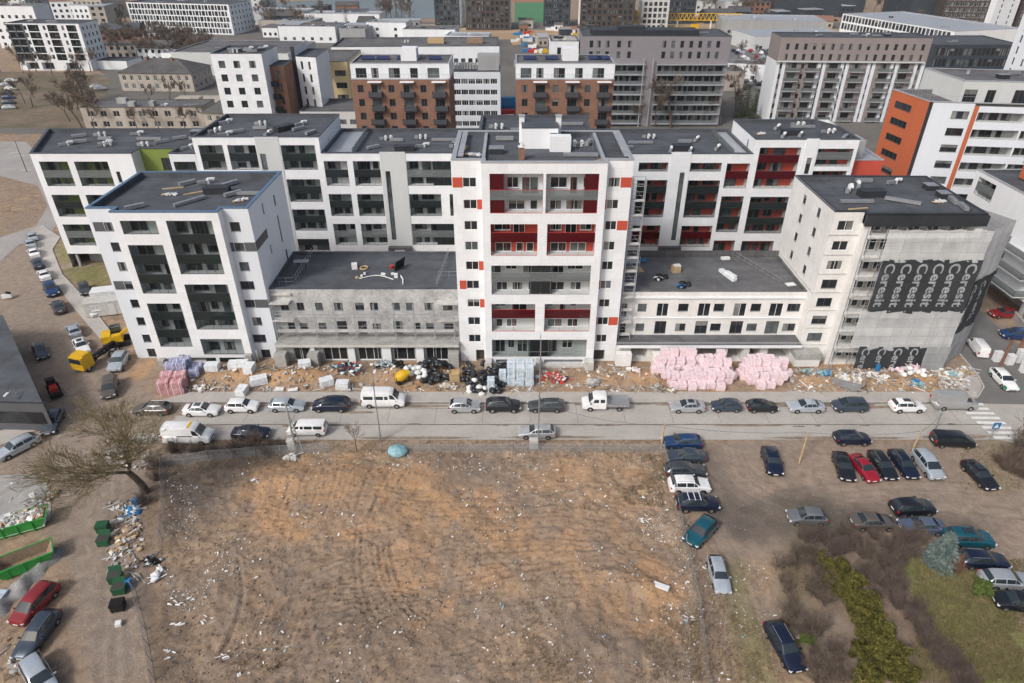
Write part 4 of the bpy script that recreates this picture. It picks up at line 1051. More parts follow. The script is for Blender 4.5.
# ---- rear left block
B=Bld('apartment_block',-42.8,112.7,'grey and white terrace block behind the blue coped block, left of the tower')
DK=['darkrail','darkrail','smoke','clearrail']
def L2(x0,x1,z0,z1,**k):
    n=max(1,int(round((z1-z0)/2.15)));n=1 if z1-z0<2.6 else (3 if z1-z0>6 else 2)
    fl=[] if n==1 else ([z0+1.75] if n==2 else [z0+1.75,z0+4.6]);k.setdefault('rail',RB.choice(DK))
    return LG(x0,x1,z0,z1,fl,b0=z0-1.,**k)
ops=[]
for z0,z1 in((18.4,22.6),(12.7,16.75),(7.3,11.3)):
    ops+=[L2(-52.64,-48.57,z0,z1),L2(-47.78,-43.05,z0,z1),L2(-38.85,-33.1,z0,z1)]
ops+=[L2(-38.85,-33.2,3.0,5.7),W(-42.5,.9,18.4,2.7,'1')]
B.face((-53.4,112.7),(-32.25,112.7),0,23.95,ops,'white')
b=MB();b.box(-42.95,112.62,3,-42.55,112.69,24.0);b.box(-41.55,112.62,3,-39.0,112.69,24.0);b.box(-42.55,112.62,21.2,-41.55,112.69,24.);b.box(-42.55,112.62,3,-41.55,112.69,18.3);B.part('stair_bay',b,'lgrey')
B.face((-32.25,112.7),(-32.25,128.6),20.5,23.95,[W(6,.4,21.6,.9,'1')],'bluewhite',xoff=0);B.face((-32.25,128.6),(-53.4,128.6),0,23.95,(),'white2');B.face((-53.4,128.6),(-53.4,112.7),0,23.95,(),'bluewhite')
B.roof([(-53.4,112.7),(-32.25,112.7),(-32.25,128.6),(-53.4,128.6)],23.98,.55,.4,'cap')
ops=[]
for z0,z1 in((15.6,19.9),(10.08,14.1),(4.51,8.59)):
    ops+=[L2(-32.0,-28.05,z0,z1),L2(-27.05,-22.47,z0,z1)]
    if z0!=10.08:ops.append(L2(-17.95,-10.4,z0,z1,rail='clearrail',glass=[(4.4,7.5,'smoke')]))
    else: ops+=[L2(-17.95,-12.4,z0,z1),L2(-10.9,-9.,z0,z1)]
ops+=[W(-21.65,.8,5.55,12.6,'1'),]
B.face((-32.25,112.7),(-5,112.7),0,21.25,ops,'white')
b=MB()
b.box(-22.35,112.6,4.4,-21.7,112.69,21.5);b.box(-20.8,112.6,4.4,-18.05,112.69,21.5);b.box(-21.7,112.6,18.2,-20.8,112.69,21.5);b.box(-21.7,112.6,4.4,-20.8,112.69,5.5)
B.part('stair_bay',b,'lgrey')
b=MB();b.box(-22.4,111.8,2.4,-18.2,112.66,4.35,0);b.box(-21.2,111.7,2.6,-19.4,111.8,3.9,1);B.part('entrance_canopy',b,[M['panelgrey'],M['lgrey']])
B.face((-5,112.7),(-5,128.6),0,21.25,(),'white2');B.face((-5,128.6),(-32.25,128.6),0,21.25,(),'white2')
B.roof([(-32.25,112.7),(-5,112.7),(-5,128.6),(-32.25,128.6)],21.3,.55,.4,'cap')
b=MB();b.box(-31.8,113.2,20.8,-26.9,128.,20.87,0);b.box(-27.1,113.2,20.75,-26.95,128.2,21.9,1);B.part('roof_terrace',b,[M['lcap'],M['clearrail']])
B.vents([(-48.5,115.6,'elbow',.5),(-47.5,117.2,'duct',.6),(-44.6,122.5,'pair',0),(-44.2,119.6,'duct',0),(-41.6,116.2,'elbow',1.4),(-39.8,119,'hatch',.9),(-37.6,122.6,'elbow',.8),(-37.3,119,'duct',.9),(-51,118,'pair',.9),(-34.5,116.5,'duct',1.1),(-51.5,124,'elbow',.7)],23.4)
B.vents([(-24.2,117,'duct',.7),(-22.4,122.6,'pair',.3),(-20.8,121.6,'duct',0),(-18.6,116,'hatch',.1),(-16.2,123.4,'pair',0),(-15.4,118,'elbow',.4),(-12.3,122,'ductl',0),(-9.6,119.,'box',0),(-9.4,117.4,'pair',0),(-7.5,124,'duct',.8)],20.75);B.done()
# ---- far left green block
B=Bld('apartment_block',-70,112.7,'white block with green loggia walls at the far left street corner')
ops=[]
for z0,z1 in((15.53,19.83),(9.96,13.97),(4.43,8.5)):
    ops+=[L2(-80.35,-75.5,z0,z1,back='green'),L2(-74.4,-68.7,z0,z1,back='green')]
ops+=[W(-67.8,.65,16.2,1.9,'1'),W(-67.8,.65,10.6,1.9,'1'),W(-67.8,.65,4.9,1.9,'1')]
B.face((-81.4,112.7),(-64.3,112.7),2.8,21.2,ops,'white2');B.face((-64.3,112.7),(-64.3,115.6),2.8,21.2,(),'lgrey')
B.face((-64.3,115.6),(-58.,115.6),2.8,21.1,[W(-61.,1.7,17.4,2.2,'3'),W(-58.6,.6,17.6,1.6,'1'),W(-61.,1.7,12,2.2,'3')],'green')
B.face((-58.,115.6),(-58.,112.7),2.8,21.1,(),'lgrey')
B.face((-58.,112.7),(-53.45,112.7),0,21.1,[L2(-57.5,-53.8,15.6,19.8,back='green')],'bluewhite')
B.face((-53.45,112.7),(-53.45,128.8),0,21.1);B.face((-53.45,128.8),(-87.8,128.8),0,21.2);B.face((-87.8,128.8),(-81.4,112.7),0,21.2,[W(3,.6,z,1.6,'1') for z in(6,12,17)]+[W(10,.6,z,1.6,'1') for z in(6,12,17)],'bluewhite',xoff=0)
b=MB();b.quad((-81.4,112.7,2.8),(-58,112.7,2.8),(-58,128,2.8),(-86.5,128,2.8));b.box(-79.5,115.5,0,-59,127,2.79);b.box(-80.4,113.1,0,-80.,113.5,2.78);b.box(-66,113.1,0,-65.6,113.5,2.78);B.part('ground_floor',b,'grey')
B.roof([(-81.4,112.7),(-64.3,112.7),(-64.3,115.6),(-58.,115.6),(-58,112.7),(-53.45,112.7),(-53.45,128.8),(-87.8,128.8)],21.25,.6,.4,'cap')
B.vents([(-79.8,124.8,'duct',.5),(-78.8,119.5,'elbow',.5),(-77.6,120.9,'duct',.5),(-75.8,125.5,'pair',.2),(-74,123,'duct',0),(-72.2,120.2,'elbow',.6),(-71.6,119.2,'pair',.5),(-69.5,126.4,'elbow',.4),(-66,123,'ductl',0),(-64.8,119,'pair',0),(-62.8,121,'duct',.7),(-60.6,123.4,'duct',.6),(-57.5,123,'duct',0),(-56.3,117.6,'elbow',.8),(-55.5,120,'duct',.8),(-59,127,'box',0)],20.65);B.done()
# ---- rear right red block
B=Bld('apartment_block',40,112.7,'white terrace block with red loggia walls behind the right low block')
RR=dict(back='red')
ops=[LG(21.6,26.6,18.1,19.65,[],b0=17.1,**RR),LG(21.6,26.8,9.8,16.6,[11.7,14.5],b0=8.9,**RR),LG(21.6,26.6,4.2,8.3,[6.],b0=3.2,back='red',rail='redrail')]
ops+=[LG(30.4,35.7,18.1,19.6,[],b0=17.1,**RR),LG(30.4,35.9,9.75,16.55,[11.7,14.5],b0=8.9,**RR),LG(30.4,35.9,4.15,8.2,[6.],b0=3.2,back='red',rail='redrail')]
ops+=[LG(36.6,41.2-.7,15.14,19.5,[17.1],b0=14.1,back='red',rail='redrail'),LG(36.6,40.5,7.,13.7,[8.9,11.7],b0=6.1,**RR),LG(36.6,40.4,2.6,5.4,[],b0=2.,**RR)]
ops+=[W(28.75,.85,5.4,12.5,'1')]
B.face((12.2,112.7),(40.7,112.7),0,21.15,[dict(o) for o in ops],'white')
ops=[LG(41.7,48.6,15.14,22.2,[17.1,19.9],b0=14.1,back='red',rail='redrail'),LG(41.7,48.4,6.75,13.6,[8.7,11.5],b0=5.8,**RR),LG(41.7,47.5,2.6,5.3,[],b0=2.,**RR),W(50.,.8,17.7,2.75,'1'),LG(51.5,57.5,18.99,22.,[20.4],b0=18,back='red',rail='clearrail'),LG(51.5,57.3,14.4,18.2,[16.2],b0=13.4,**RR),LG(51.5,57.3,9.4,13.2,[11.2],b0=8.4,**RR)]
B.face((40.7,112.7),(58.1,112.7),0,23.55,ops,'white')
B.face((40.7,126),(40.7,112.7),20.4,23.55,[W(9.2,.8,20.7,1.9,'1')],'white2',xoff=0)
B.face((58.1,112.7),(58.1,126),0,23.55,(),'white2');B.face((58.1,126),(40.7,126),0,23.55,(),'white2');B.face((40.7,128.6),(12.2,128.6),0,21.15,(),'white2')
b=MB();b.box(26.9,112.6,4.4,28.75,112.69,21.45);b.box(29.6,112.6,4.4,30.3,112.69,21.45);b.box(28.75,112.6,18.,29.6,112.69,21.45);b.box(28.75,112.6,4.4,29.6,112.69,5.4);B.part('stair_bay',b,'white')
b=MB();b.box(26.6,111.8,2.4,30.6,112.66,4.35,0);b.box(28,111.7,2.7,29.6,111.8,3.8,1);B.part('entrance_canopy',b,[M['panelgrey'],M['lgrey']])
b=MB();b.box(49.2,112.6,3,49.95,112.69,23.7);b.box(50.85,112.6,3,51.3,112.69,23.7);b.box(49.95,112.6,20.5,50.85,112.69,23.7);b.box(49.95,112.6,3,50.85,112.69,17.6);B.part('stair_bay',b,'white')
B.roof([(12.2,112.7),(40.7,112.7),(40.7,128.6),(12.2,128.6)],21.2,.55,.4,'cap');B.roof([(40.7,112.7),(58.1,112.7),(58.1,121),(55.5,126),(40.7,126)],23.6,.55,.4,'cap')
b=MB();b.box(37.6,113.2,20.7,40.5,128.,20.77,0);b.box(37.5,113.2,20.7,37.6,128.2,21.7,1);B.part('roof_terrace',b,[M['lcap'],M['clearrail']])
B.vents([(23,120.5,'ductl',0),(25.5,124,'pair',0),(27.6,116,'elbow',1.2),(29.6,116.8,'hatch',0),(31,116,'elbow',1.2),(31,121,'duct',0),(33.6,122.6,'elbow',1.),(36,117.2,'elbow',1.),(20,117,'duct',.4),(17,123,'pair',.4)],20.65)
B.vents([(46.6,116,'elbow',1.),(48.4,117.6,'hatch',0),(49.8,116.8,'elbow',1.),(47.4,121.5,'elbow',.9),(52,122,'ductl',0),(52.2,123.4,'aerial',0),(52,123.2,'pair',0),(55.6,118.5,'pair',.2),(56.6,115,'duct',.9),(43,118,'scrap',.8)],23.05);B.done()
B=Bld('building_wing',60.5,116,'low red walled wing beside the orange building','building')
poly=[(58.2,115.2),(64.5,115.2),(64.5,123),(58.2,123)];B.wallpoly(poly,0,19.3,'red');B.roof(poly,19.35,.4,.35,'lcap','lcap')
b=MB();b.box(58.3,117,19,61.5,121,22.2);B.part('lift_house',b,'grey');B.done()
# ---- low three storey block left of the tower: raw concrete with scaffold
B=Bld('terrace_block',-20,80.9,'low unfinished grey concrete block with scaffold, left of the tower',mats=('concrete','roof'))
ops=[];wl=[]
for x0,w in((-32.8,1.1),(-30.5,1.0),(-27.9,1.05),(-25.2,1.2),(-22.2,1.2),(-20.1,1.1),(-17.0,1.1),(-15.0,1.0),(-12.4,1.2),(-9.8,1.5)): ops.append(W(x0,w,7.4,1.2,RB.choice('122'),'gframe'))
for x0,w,z,h,st in((-32.3,1.1,4.1,1.2,'2'),(-30.6,1.1,4.2,1.1,'1'),(-27.9,1.1,4.2,1.1,'1'),(-25.2,1.4,3.5,2.1,'2'),(-22.2,1.25,3.5,2.1,'2'),(-20.1,1.2,4.1,1.1,'1'),(-17.1,1.3,3.5,2.1,'2'),(-14.2,1.,4.2,1.1,'1'),(-12.4,1.2,4.2,1.1,'1'),(-9.8,1.5,4.,1.2,'2')): ops.append(W(x0,w,z,h,st,'gframe'))
B.face((-34,83.3),(-7.5,83.3),3.3,10.75,ops,'concrete3')
ops=[HO(-31.5,-29.2,.1,2.4,.5,'dark'),HO(-27.2,-23.8,.1,2.4,.5,'dark'),HO(-22.2,-18.9,.1,2.5,.5,'dark'),HO(-17.1,-14.,.1,2.4,.5,'dark'),HO(-12.4,-9.2,.1,2.5,.5,'dark')]
B.face((-34,81.3),(-7.5,81.3),0,3.1,ops,'concrete')
for x0,x1,st in((-31.5,-29.2,'2'),(-27.2,-23.8,'3'),(-22.2,-18.9,'3'),(-17.1,-14.,'2a'),(-12.4,-9.2,'3')):
    f,g=window_mesh(x1-x0,2.1,st,'wframe');fo=link('shop_window',f,B.root,B.L((x0,81.5,.2)));link('pane',g[0],fo)
b=MB();b.box(-33.6,80.5,3.1,-7.5,83.3,3.4);B.part('terrace_slab',b,'concrete')
b=MB();b.box(-33.65,80.42,2.95,-7.5,80.5,3.3);B.part('terrace_fascia',b,'concrete2')
b=MB()
for x0,x1,m in((-28.9,-28.3,1),(-23.6,-22.6,1),(-18.7,-17.4,1),(-13.8,-12.7,1)):b=MB();b.box(x0,80.9,0,x1,81.28,3.08);B.part('pilaster',b,'white2')
for x0,x1,h in((-33.8,-32.2,2.2),(-29.1,-27.6,2.2),(-9.1,-7.6,2.3)):b=MB();b.box(x0,79.5,0,x1,80.8,h);B.part('pier',b,'concrete')
pass
B.roof([(-34,83.3),(-7.5,83.3),(-7.5,95.7),(-34,95.7)],10.85,.3,.3,'roof','roof')
b=MB();b.box(-34,83.1,9.,-31,83.3,9.15);b.box(-33.9,82.0,8.95,-31.2,83.29,9.1);b.box(-33.9,82.,6.2,-31,83.29,6.35);b.box(-10.6,82.,8.9,-7.6,83.29,9.05);b.box(-10.6,82.,6.2,-7.6,83.29,6.35);b.box(-34.,83.0,9.9,-31,83.29,10.2);B.part('balcony_slab',b,'concrete2')
b=MB();r=random.Random(8)
for path in ([(-30.9,85,10.6),(-30.9,95.2,10.6)],[(-33,84.9,10.6),(-30.9,85,10.6)],[(-10.6,84,10.6),(-9.8,95.2,10.6)],[(-10.6,87,10.6),(-7.6,87.,10.6)]):
    (x0,y0,z),(x1,y1,_)=path;n=max(2,int(math.hypot(x1-x0,y1-y0)/1.1))
    for i in range(n+1):
        t=i/n;b.tube((x0+(x1-x0)*t,y0+(y1-y0)*t,z),(x0+(x1-x0)*t,y0+(y1-y0)*t,z+1.1),.03,n=4)
    for h in(.5,1.1):b.tube((x0,y0,z+h),(x1,y1,z+h),.03,n=4)
B.part('roof_railing',b,'metal')
B.done()
# ---- low block right of the tower
B=Bld('terrace_block',28,80.9,'low white three storey block with open ground floor, right of the tower',mats=('rawwhite','roof2'))
ops=[]
for i,(x0,w,d) in enumerate([(15.4,1.0,1),(17.85,1.25,0),(20.6,1.65,1),(23.6,1.45,0),(26.45,1.75,1),(28.65,1.5,0),(31.5,1.8,1),(33.9,1.45,0),(36.6,1.9,1),(39.1,1.8,2)]):
    if d==1:ops+=[W(x0,w,6.35,2.15,'2','wframe'),W(x0,w,3.5,2.1,'2','gframe')]
    else:ops+=[W(x0,w,7.2,1.25,'1' if d==0 else '3','gframe'),W(x0,w,3.95,1.25,'1' if d==0 else '3','gframe')]
B.face((14.95,83.3),(41.3,83.3),3.3,10.4,ops,'rawwhite')
ops=[HO(17.1,19.5,.05,2.6,4,'dark'),HO(21.7,25.4,.05,2.6,4.5,'dark'),HO(26.7,30.6,.05,2.6,4.5,'dark'),HO(31.,33.2,.05,2.6,4,'dark'),HO(34.2,35.8,.05,2.6,4,'dark'),HO(36.9,40.3,.05,2.6,4,'dark')]
B.face((14.95,81.3),(43.,81.3),0,3.0,ops,'rawwhite')
b=MB();b.box(14.95,80.6,2.95,41.2,83.3,3.3);B.part('terrace_slab',b,'roof2')
b=MB();b.box(14.95,80.52,2.75,41.3,80.6,3.2);b.box(14.95,83.1,9.35,41.3,83.29,9.55);b.box(14.95,83.15,6.1,41.3,83.29,6.25);B.part('cornice',b,'white2')
b=MB()
for i in range(40):
    x=15.2+i*.66;b.box(x,80.75,3.3,x+.12,80.85,3.5)
b.box(15,80.9,3.3,41,81.05,3.42);B.part('terrace_edge',b,'grey')
b=MB()
for x0,x1,h in((14.8,17.,2.3),(20.,21.9,2.3)):
    b=MB();b.box(x0,79.6,0.25,x1,80.5,h,0);b.box(x0,79.7,0,x1,80.45,.25,1);B.part('pier',b,[M['rawwhite'],M['dark']])
for x0,x1 in((30.7,30.95),(33.3,34.1)):
    b=MB();b.box(x0,80.95,0,x1,81.28,2.9);B.part('pilaster',b,'rawwhite')
b=MB();b.box(40.3,79.6,.2,43.9,81.2,1.6,0);b.box(40.2,79.4,1.6,44.,81.25,2.4,2);
B.part('entrance_box',b,[M['rawwhite'],M['dark'],M['concrete']])
B.roof([(14.95,83.3),(41.3,83.3),(41.3,95.5),(14.95,95.5)],10.45,.25,.3,'roof2','roof2')
b=MB()
for i in range(26):
    x=15.6+i;b.box(x,95.05,10.2,x+.08,95.15,11.3)
b.box(15,95.1,11.2,41.3,95.14,11.3);b.box(15,95.2,10.3,41.3,95.4,11.2);B.part('rear_parapet',b,'roof2')
b=MB()
for path in ([(34.2,95),(38.2,85.5)],):
    (x0,y0),(x1,y1)=path
    for i in range(9):
        t=i/8;b.tube((x0+(x1-x0)*t,y0+(y1-y0)*t,10.2),(x0+(x1-x0)*t,y0+(y1-y0)*t,11.3),.03,n=4)
    for h in(.55,1.1):b.tube((x0,y0,10.2+h),(x1,y1,10.2+h),.03,n=4)
B.part('roof_railing',b,'metal');B.done()
def roofstuff(name,label,cat,x,y,z,fn,mats,group=None,rz=0):
    b=MB();fn(b);o=b.build(name,[M[k] for k in mats],None,(x,y,z),rz=rz);return tag(o,label,cat,group)
def f_insul(b):
    b.obox((0,0,.25),(3.6,.7,.5),0,0,jit=.05);b.obox((.6,.1,.62),(2.,.5,.25),.1,0,jit=.05)
roofstuff('insulation_bundle','long white insulation bundle lying on the right low roof','insulation',31.6,88.5,10.2,f_insul,['wpack'],rz=-1.25)
def f_box(b): b.obox((0,0,.5),(1.2,.9,1.),.2,0);b.obox((.1,0,1.05),(1.,.8,.12),.2,1)
roofstuff('roof_crate','pale wooden crate standing on the right low roof','crate',24.3,90.,10.2,f_box,['pallet','paper'])
def f_bags(b):
    r=random.Random(2)
    for i in range(9):b.ball((r.uniform(-1,1),r.uniform(-.8,.8),.25),r.uniform(.25,.45),8,r.choice([0,0,1]),(1.3,1,.7))
roofstuff('rubbish_bags','heap of dark rubbish bags with a white sheet on the right low roof','bags',21.6,87.6,10.2,f_bags,['black','paper'])
roofstuff('rubbish_bags','small blue heap of bags at the back of the right low roof','bags',19.4,93.2,10.2,f_bags,['blueplastic','black'])
roofstuff('rubbish_bags','single dark bag pair at the front edge of the right low roof','bags',24.4,85.2,10.2,f_bags,['black','blueplastic'])
roofstuff('plywood_sheet','brown plywood sheet on the right low roof beside the scaffold','sheet',18.3,90.4,10.2,lambda b:b.obox((0,0,.1),(2.4,1.8,.06),.2,0),['pallet'])
roofstuff('white_board','small white board at the back edge of the right low roof','board',32.8,94.2,10.25,lambda b:b.obox((0,0,.2),(1.3,.6,.35),.1,0),['paper'])
roofstuff('white_board','white square board near the right end of the right low roof','board',39.8,85.6,10.25,lambda b:b.obox((0,0,.1),(1.3,.9,.12),.2,0),['paper'])
def f_hose(b):
    r=random.Random(5);p=(-2.6,-.6,.08)
    for i in range(14):
        q=(p[0]+.36,-.6+.9*math.sin(i*.28),.08);b.tube(p,q,.07,.07,5,0);p=q
    for i in range(5):b.obox((r.uniform(-3,3),r.uniform(-1,1.2),.15),(r.uniform(.3,.8),.3,.25),r.uniform(0,3),r.choice([0,1]))
roofstuff('hose','long pale hose with scraps lying on the left low roof','hose',-19.5,87.6,10.55,f_hose,['paper','pallet'])
def f_coil(b):
    for k in range(14):
        a=2*PI*k/14;c=2*PI*(k+1)/14;b.tube((.55*math.cos(a),.55*math.sin(a),.15),(.55*math.cos(c),.55*math.sin(c),.15),.13,.13,6,0)
    b.obox((-1.4,.1,.4),(.8,.8,.8),.2,1)
roofstuff('cable_coil','pale cable coil and box on the left low roof','coil',-22.,90.3,10.55,f_coil,['pallet','paper'])
roofstuff('table_board','dark board leaning upright beside a red bucket on the left low roof','board',-16.6,90.2,10.55,lambda b:(b.obox((0,0,.8),(.1,2.2,1.6),-.5,0,ry=.25),b.tube((-1.3,.2,0),(-1.3,.2,.5),.25,.3,8,1)),['black','redp'])
roofstuff('pipe_bundle','bent white pipe pair beside the hose on the left low roof','pipes',-16.2,86.6,10.55,lambda b:(b.tube((0,1.2,.1),(.5,0,.1),.1,.1,6,0),b.tube((.5,0,.1),(.7,-1.5,.1),.1,.1,6,0),b.obox((-.6,.8,.3),(.5,.5,.6),0,0)),['paper'])
roofstuff('scrap_table','grey metal trestle frame at the left end of the left low roof','trestle',-31.4,91,10.55,lambda b:(b.obox((0,0,.9),(2.2,1.,.08),.1,0),[b.tube((x,y,0),(x,y,.9),.05,n=5) for x in(-1,1) for y in(-.4,.4)]),['metal'])
# ---- right front wing: white unfinished wall, netted scaffold
B=Bld('apartment_block',50,80.5,'unfinished white block half wrapped in grey scaffold netting, front right',mats=('rawwhite','roof'))
zcr=lambda k:4.1+2.812*(k-1)
ops=[]
for k in range(1,8):ops.append(WC(43.1,2.05,zcr(k)-.02,1.35,'2','wframe' if k in(5,6,7) else 'gframe'))
B.face((41.3,81.4),(45.1,81.4),0,22.8,ops+[HO(42.3,43.6,0,2.0,1.,'dark')],'rawwhite')
B.face((45.1,81.4),(45.1,80.5),0,21.4,(),'rawwhite')
ops=[]
for k in range(0,8):
    z0=zcr(k)-1.15 if k else .2
    ops.append(HO(46.0,59.4,z0+.1,z0+2.45,1.6,'concrete'))
B.face((45.1,80.5),(60.3,80.5),0,21.4,ops,'rawwhite')
for k in range(0,8):
    z0=zcr(k)-1.0 if k else .35
    for x0 in(46.4,48.6,51.5,54.,57):
        f,g=window_mesh(1.7,1.8,'2','wframe');fo=link('window',f,B.root,B.L((x0,82.,z0+.1)));link('pane',g[0],fo)
ops=[]
for k in range(0,5):
    z=20.4-2.82*k
    ops+=[W(3.9,1.0,z,1.3,'1'),W(9.0,1.0,z-.0,1.3,'1')]
ops.append(W(8.9,1.,5.2,2.,'1'))
B.face((41.3,95.9),(41.3,81.4),0,23.0,[dict(o,u0=(95.9-81.4)-o['u1'],u1=(95.9-81.4)-o['u0']) for o in ops],'rawwhite',xoff=0)
B.face((60.3,80.5),(60.3,95.5),0,21.4,(),'grey');B.face((60.3,95.5),(41.3,95.9),0,22.8,(),'rawwhite')
b=MB();b.prism([(44.9,80.15),(60.45,80.15),(60.45,80.55),(44.9,80.55)],21.35,22.75);b.prism([(60.3,80.56),(60.5,80.56),(60.5,95.5),(60.3,95.5)],21.35,22.75);B.part('graphite_parapet',b,'graph')
B.roof([(41.3,81.4),(45.1,81.4),(45.1,80.56),(60.3,80.56),(60.3,95.5),(41.3,95.9)],22.9,.75,.35,'graph')
b=MB()
for k in range(1,8):
    z=zcr(k)-1.3;b.box(41.2,81.3,z,45.15,81.39,z+.07)
b.box(41.22,81.42,2.4,41.29,95.8,2.52);b.box(41.22,81.42,11.0,41.29,95.8,11.12)
B.part('storey_band',b,'concrete2')
B.vents([(49.5,89.2,'hatch',.05),(47.5,91.5,'pair',1.2),(49.5,93,'elbow',1.1),(46.3,86.3,'ductl',0),(45.6,84.2,'plank',.2),(52.6,86.6,'ductl',-.55),(57.5,87,'scrap',.5),(59.3,92.,'box',0),(59.4,88.7,'box',0),(59.4,86.6,'duct',1.4),(59.4,84.2,'duct',1.4),(55.5,94.4,'elbow',.3),(51,94.8,'duct',0)],22.15)
B.done()
# scaffold in front of the wing + netting
def scaffold(name,label,p0,p1,z1,lift=2.0,bay=2.4,depth=.8,boards=True,group=None,dens=1.):
    d=Vector((p1[0]-p0[0],p1[1]-p0[1]));Ln=d.length;d/=Ln;nrm=Vector((d.y,-d.x));root=empty(name,(p0[0],p0[1],0),0,label,'scaffold',group)
    n=max(1,int(round(Ln/bay)));b=MB();P=lambda u,o,z:(d.x*u+nrm.x*o,d.y*u+nrm.y*o,z)
    for i in range(n+1):
        for o in(0,depth):b.tube(P(Ln*i/n,o,0),P(Ln*i/n,o,z1),.055,n=5)
    zs_=np.arange(lift,z1+.1,lift)
    for z in zs_:
        for o in(0,depth):
            b.tube(P(0,o,z),P(Ln,o,z),.04,n=4)
        b.tube(P(0,depth,z+1.),P(Ln,depth,z+1.),.03,n=4);b.tube(P(0,depth,z+.5),P(Ln,depth,z+.5),.025,n=4)
    b.build('frame',[M['lcap']],root)
    br=MB()
    for i in range(0,n,2):
        for z in zs_[:-1] if len(zs_)>1 else []:br.tube(P(Ln*i/n,depth+.03,z),P(Ln*(i+1)/n,depth+.03,z+lift),.022,n=4)
    if br.v:br.build('brace',[M['metal']],root)
    if boards:
        for z in zs_[:-1] if len(zs_)>2 else zs_:
            q=MB();c=P(Ln/2,depth/2,z+.03);q.obox(c,(Ln,depth-.12,.05),math.atan2(d.y,d.x));q.build('deck_board',[M['concrete2']],root)
    return root
scaffold('scaffold','scaffold behind the grey netting of the right front block',(45.6,80.3),(60.6,80.3),21.,2.8,2.5,.9)
scaffold('scaffold','scaffold across the unfinished grey block left of the tower',(-33.4,82.3),(-8.2,82.3),9.3,2.4,2.8,.75)
scaffold('scaffold','narrow scaffold climbing the right side of the tower',(16.9,82.),(15.3,82.),27.,2.,1.5,.8,True)
scaffold('scaffold','low scaffold bay on the right low roof beside the tower',(15.6,90),(18.6,90),3.0,2.,1.5,1.2)
for o in COL.objects:
    if o.get('label','').startswith('low scaffold bay'):o.location.z=10.2
M['netl']=glassy('pale_scaffold_net',(.66,.675,.68),(.9,.92,.93),.60);M['netd']=glassy('dark_scaffold_net',(.05,.055,.06),(.4,.42,.44),.82)
M['netg']=glassy('grey_scaffold_net',(.36,.37,.38),(.6,.62,.64),.85)
for k in('netl','netd','netg'):
    nt=M[k].node_tree;bs=nt.nodes['Principled BSDF'];bs.inputs['Roughness'].default_value=.75;bs.inputs['Specular IOR Level'].default_value=.15
    n=nt.nodes.new('ShaderNodeTexNoise');n.inputs['Scale'].default_value=.8;n.inputs['Detail'].default_value=6
    g=nt.nodes.new('ShaderNodeNewGeometry');nt.links.new(g.outputs['Position'],n.inputs['Vector'])
    mx=nt.nodes.new('ShaderNodeMix');mx.data_type='RGBA';c=bs.inputs['Base Color'].default_value[:3];mx.inputs['A'].default_value=tuple(x*.7 for x in c)+(1,);mx.inputs['B'].default_value=tuple(min(1,x*1.25) for x in c)+(1,)
    sp=nt.nodes.new('ShaderNodeSeparateXYZ');nt.links.new(g.outputs['Position'],sp.inputs[0]);cb=nt.nodes.new('ShaderNodeCombineXYZ');nt.links.new(sp.outputs['X'],cb.inputs['X']);nt.links.new(sp.outputs['Z'],cb.inputs['Y'])
    br=nt.nodes.new('ShaderNodeTexBrick');br.offset=.0;br.inputs['Scale'].default_value=1.;br.inputs['Brick Width'].default_value=2.5;br.inputs['Row Height'].default_value=1.4;br.inputs['Mortar Size'].default_value=.035;br.inputs['Mortar Smooth'].default_value=.6
    br.inputs['Color1'].default_value=(.78,)*3+(1,);br.inputs['Color2'].default_value=(.5,)*3+(1,);br.inputs['Mortar'].default_value=(.05,)*3+(1,);nt.links.new(cb.outputs[0],br.inputs['Vector'])
    n.inputs['Scale'].default_value=1.6;n.inputs['Roughness'].default_value=.7;n.inputs['Distortion'].default_value=1.2
    mb=nt.nodes.new('ShaderNodeMath');mb.operation='ADD';nt.links.new(br.outputs['Color'],mb.inputs[0]);nt.links.new(n.outputs['Fac'],mb.inputs[1])
    mr=nt.nodes.new('ShaderNodeMapRange');mr.inputs[1].default_value=.5;mr.inputs[2].default_value=1.4;nt.links.new(mb.outputs[0],mr.inputs[0])
    nt.links.new(mr.outputs[0],mx.inputs['Factor']);nt.links.new(mx.outputs['Result'],bs.inputs['Base Color'])
M['netletter']=mat('net_lettering',(.33,.345,.36),.8,.25,.9,fine=4)
nroot=empty('scaffold_netting',(47,79.2,0),0,'grey scaffold netting with dark bands and vertical pale lettering','netting')
def wavef(x,z,q=0):return .035*math.sin(x*2.6+q)+.05*math.sin(z*1.1+x*.7+q)+.03*math.sin(x*6.1+z*2.3)
def netpanel(p0,p1,z0,z1,mk,name,q=0,rag=.25,slope=0.):
    d=Vector((p1[0]-p0[0],p1[1]-p0[1]));Ln=d.length;d/=Ln;n=Vector((d.y,-d.x));b=MB();nu=max(4,int(Ln/.35));nv=max(4,int((z1-z0)/.45))
    for j in range(nv+1):
        for i in range(nu+1):
            u=Ln*i/nu;t=j/nv;z=z0+(z1-z0)*t
            if j==0:z+=rag*math.sin(u*1.9+q)*.8-rag*.5*abs(math.sin(u*1.26))
            if j==nv:z+=rag*.35*math.sin(u*2.3+q)
            o=wavef(u,z,q);b.v.append((p0[0]+d.x*u+n.x*o-47+slope*(z-z0),p0[1]+d.y*u+n.y*o-79.2,z))
    for j in range(nv):
        for i in range(nu):
            k=j*(nu+1)+i;b.f.append((k,k+1,k+nu+2,k+nu+1));b.m.append(0)
    return b.build(name,[M[mk]],nroot,smooth=60)
FONT={}
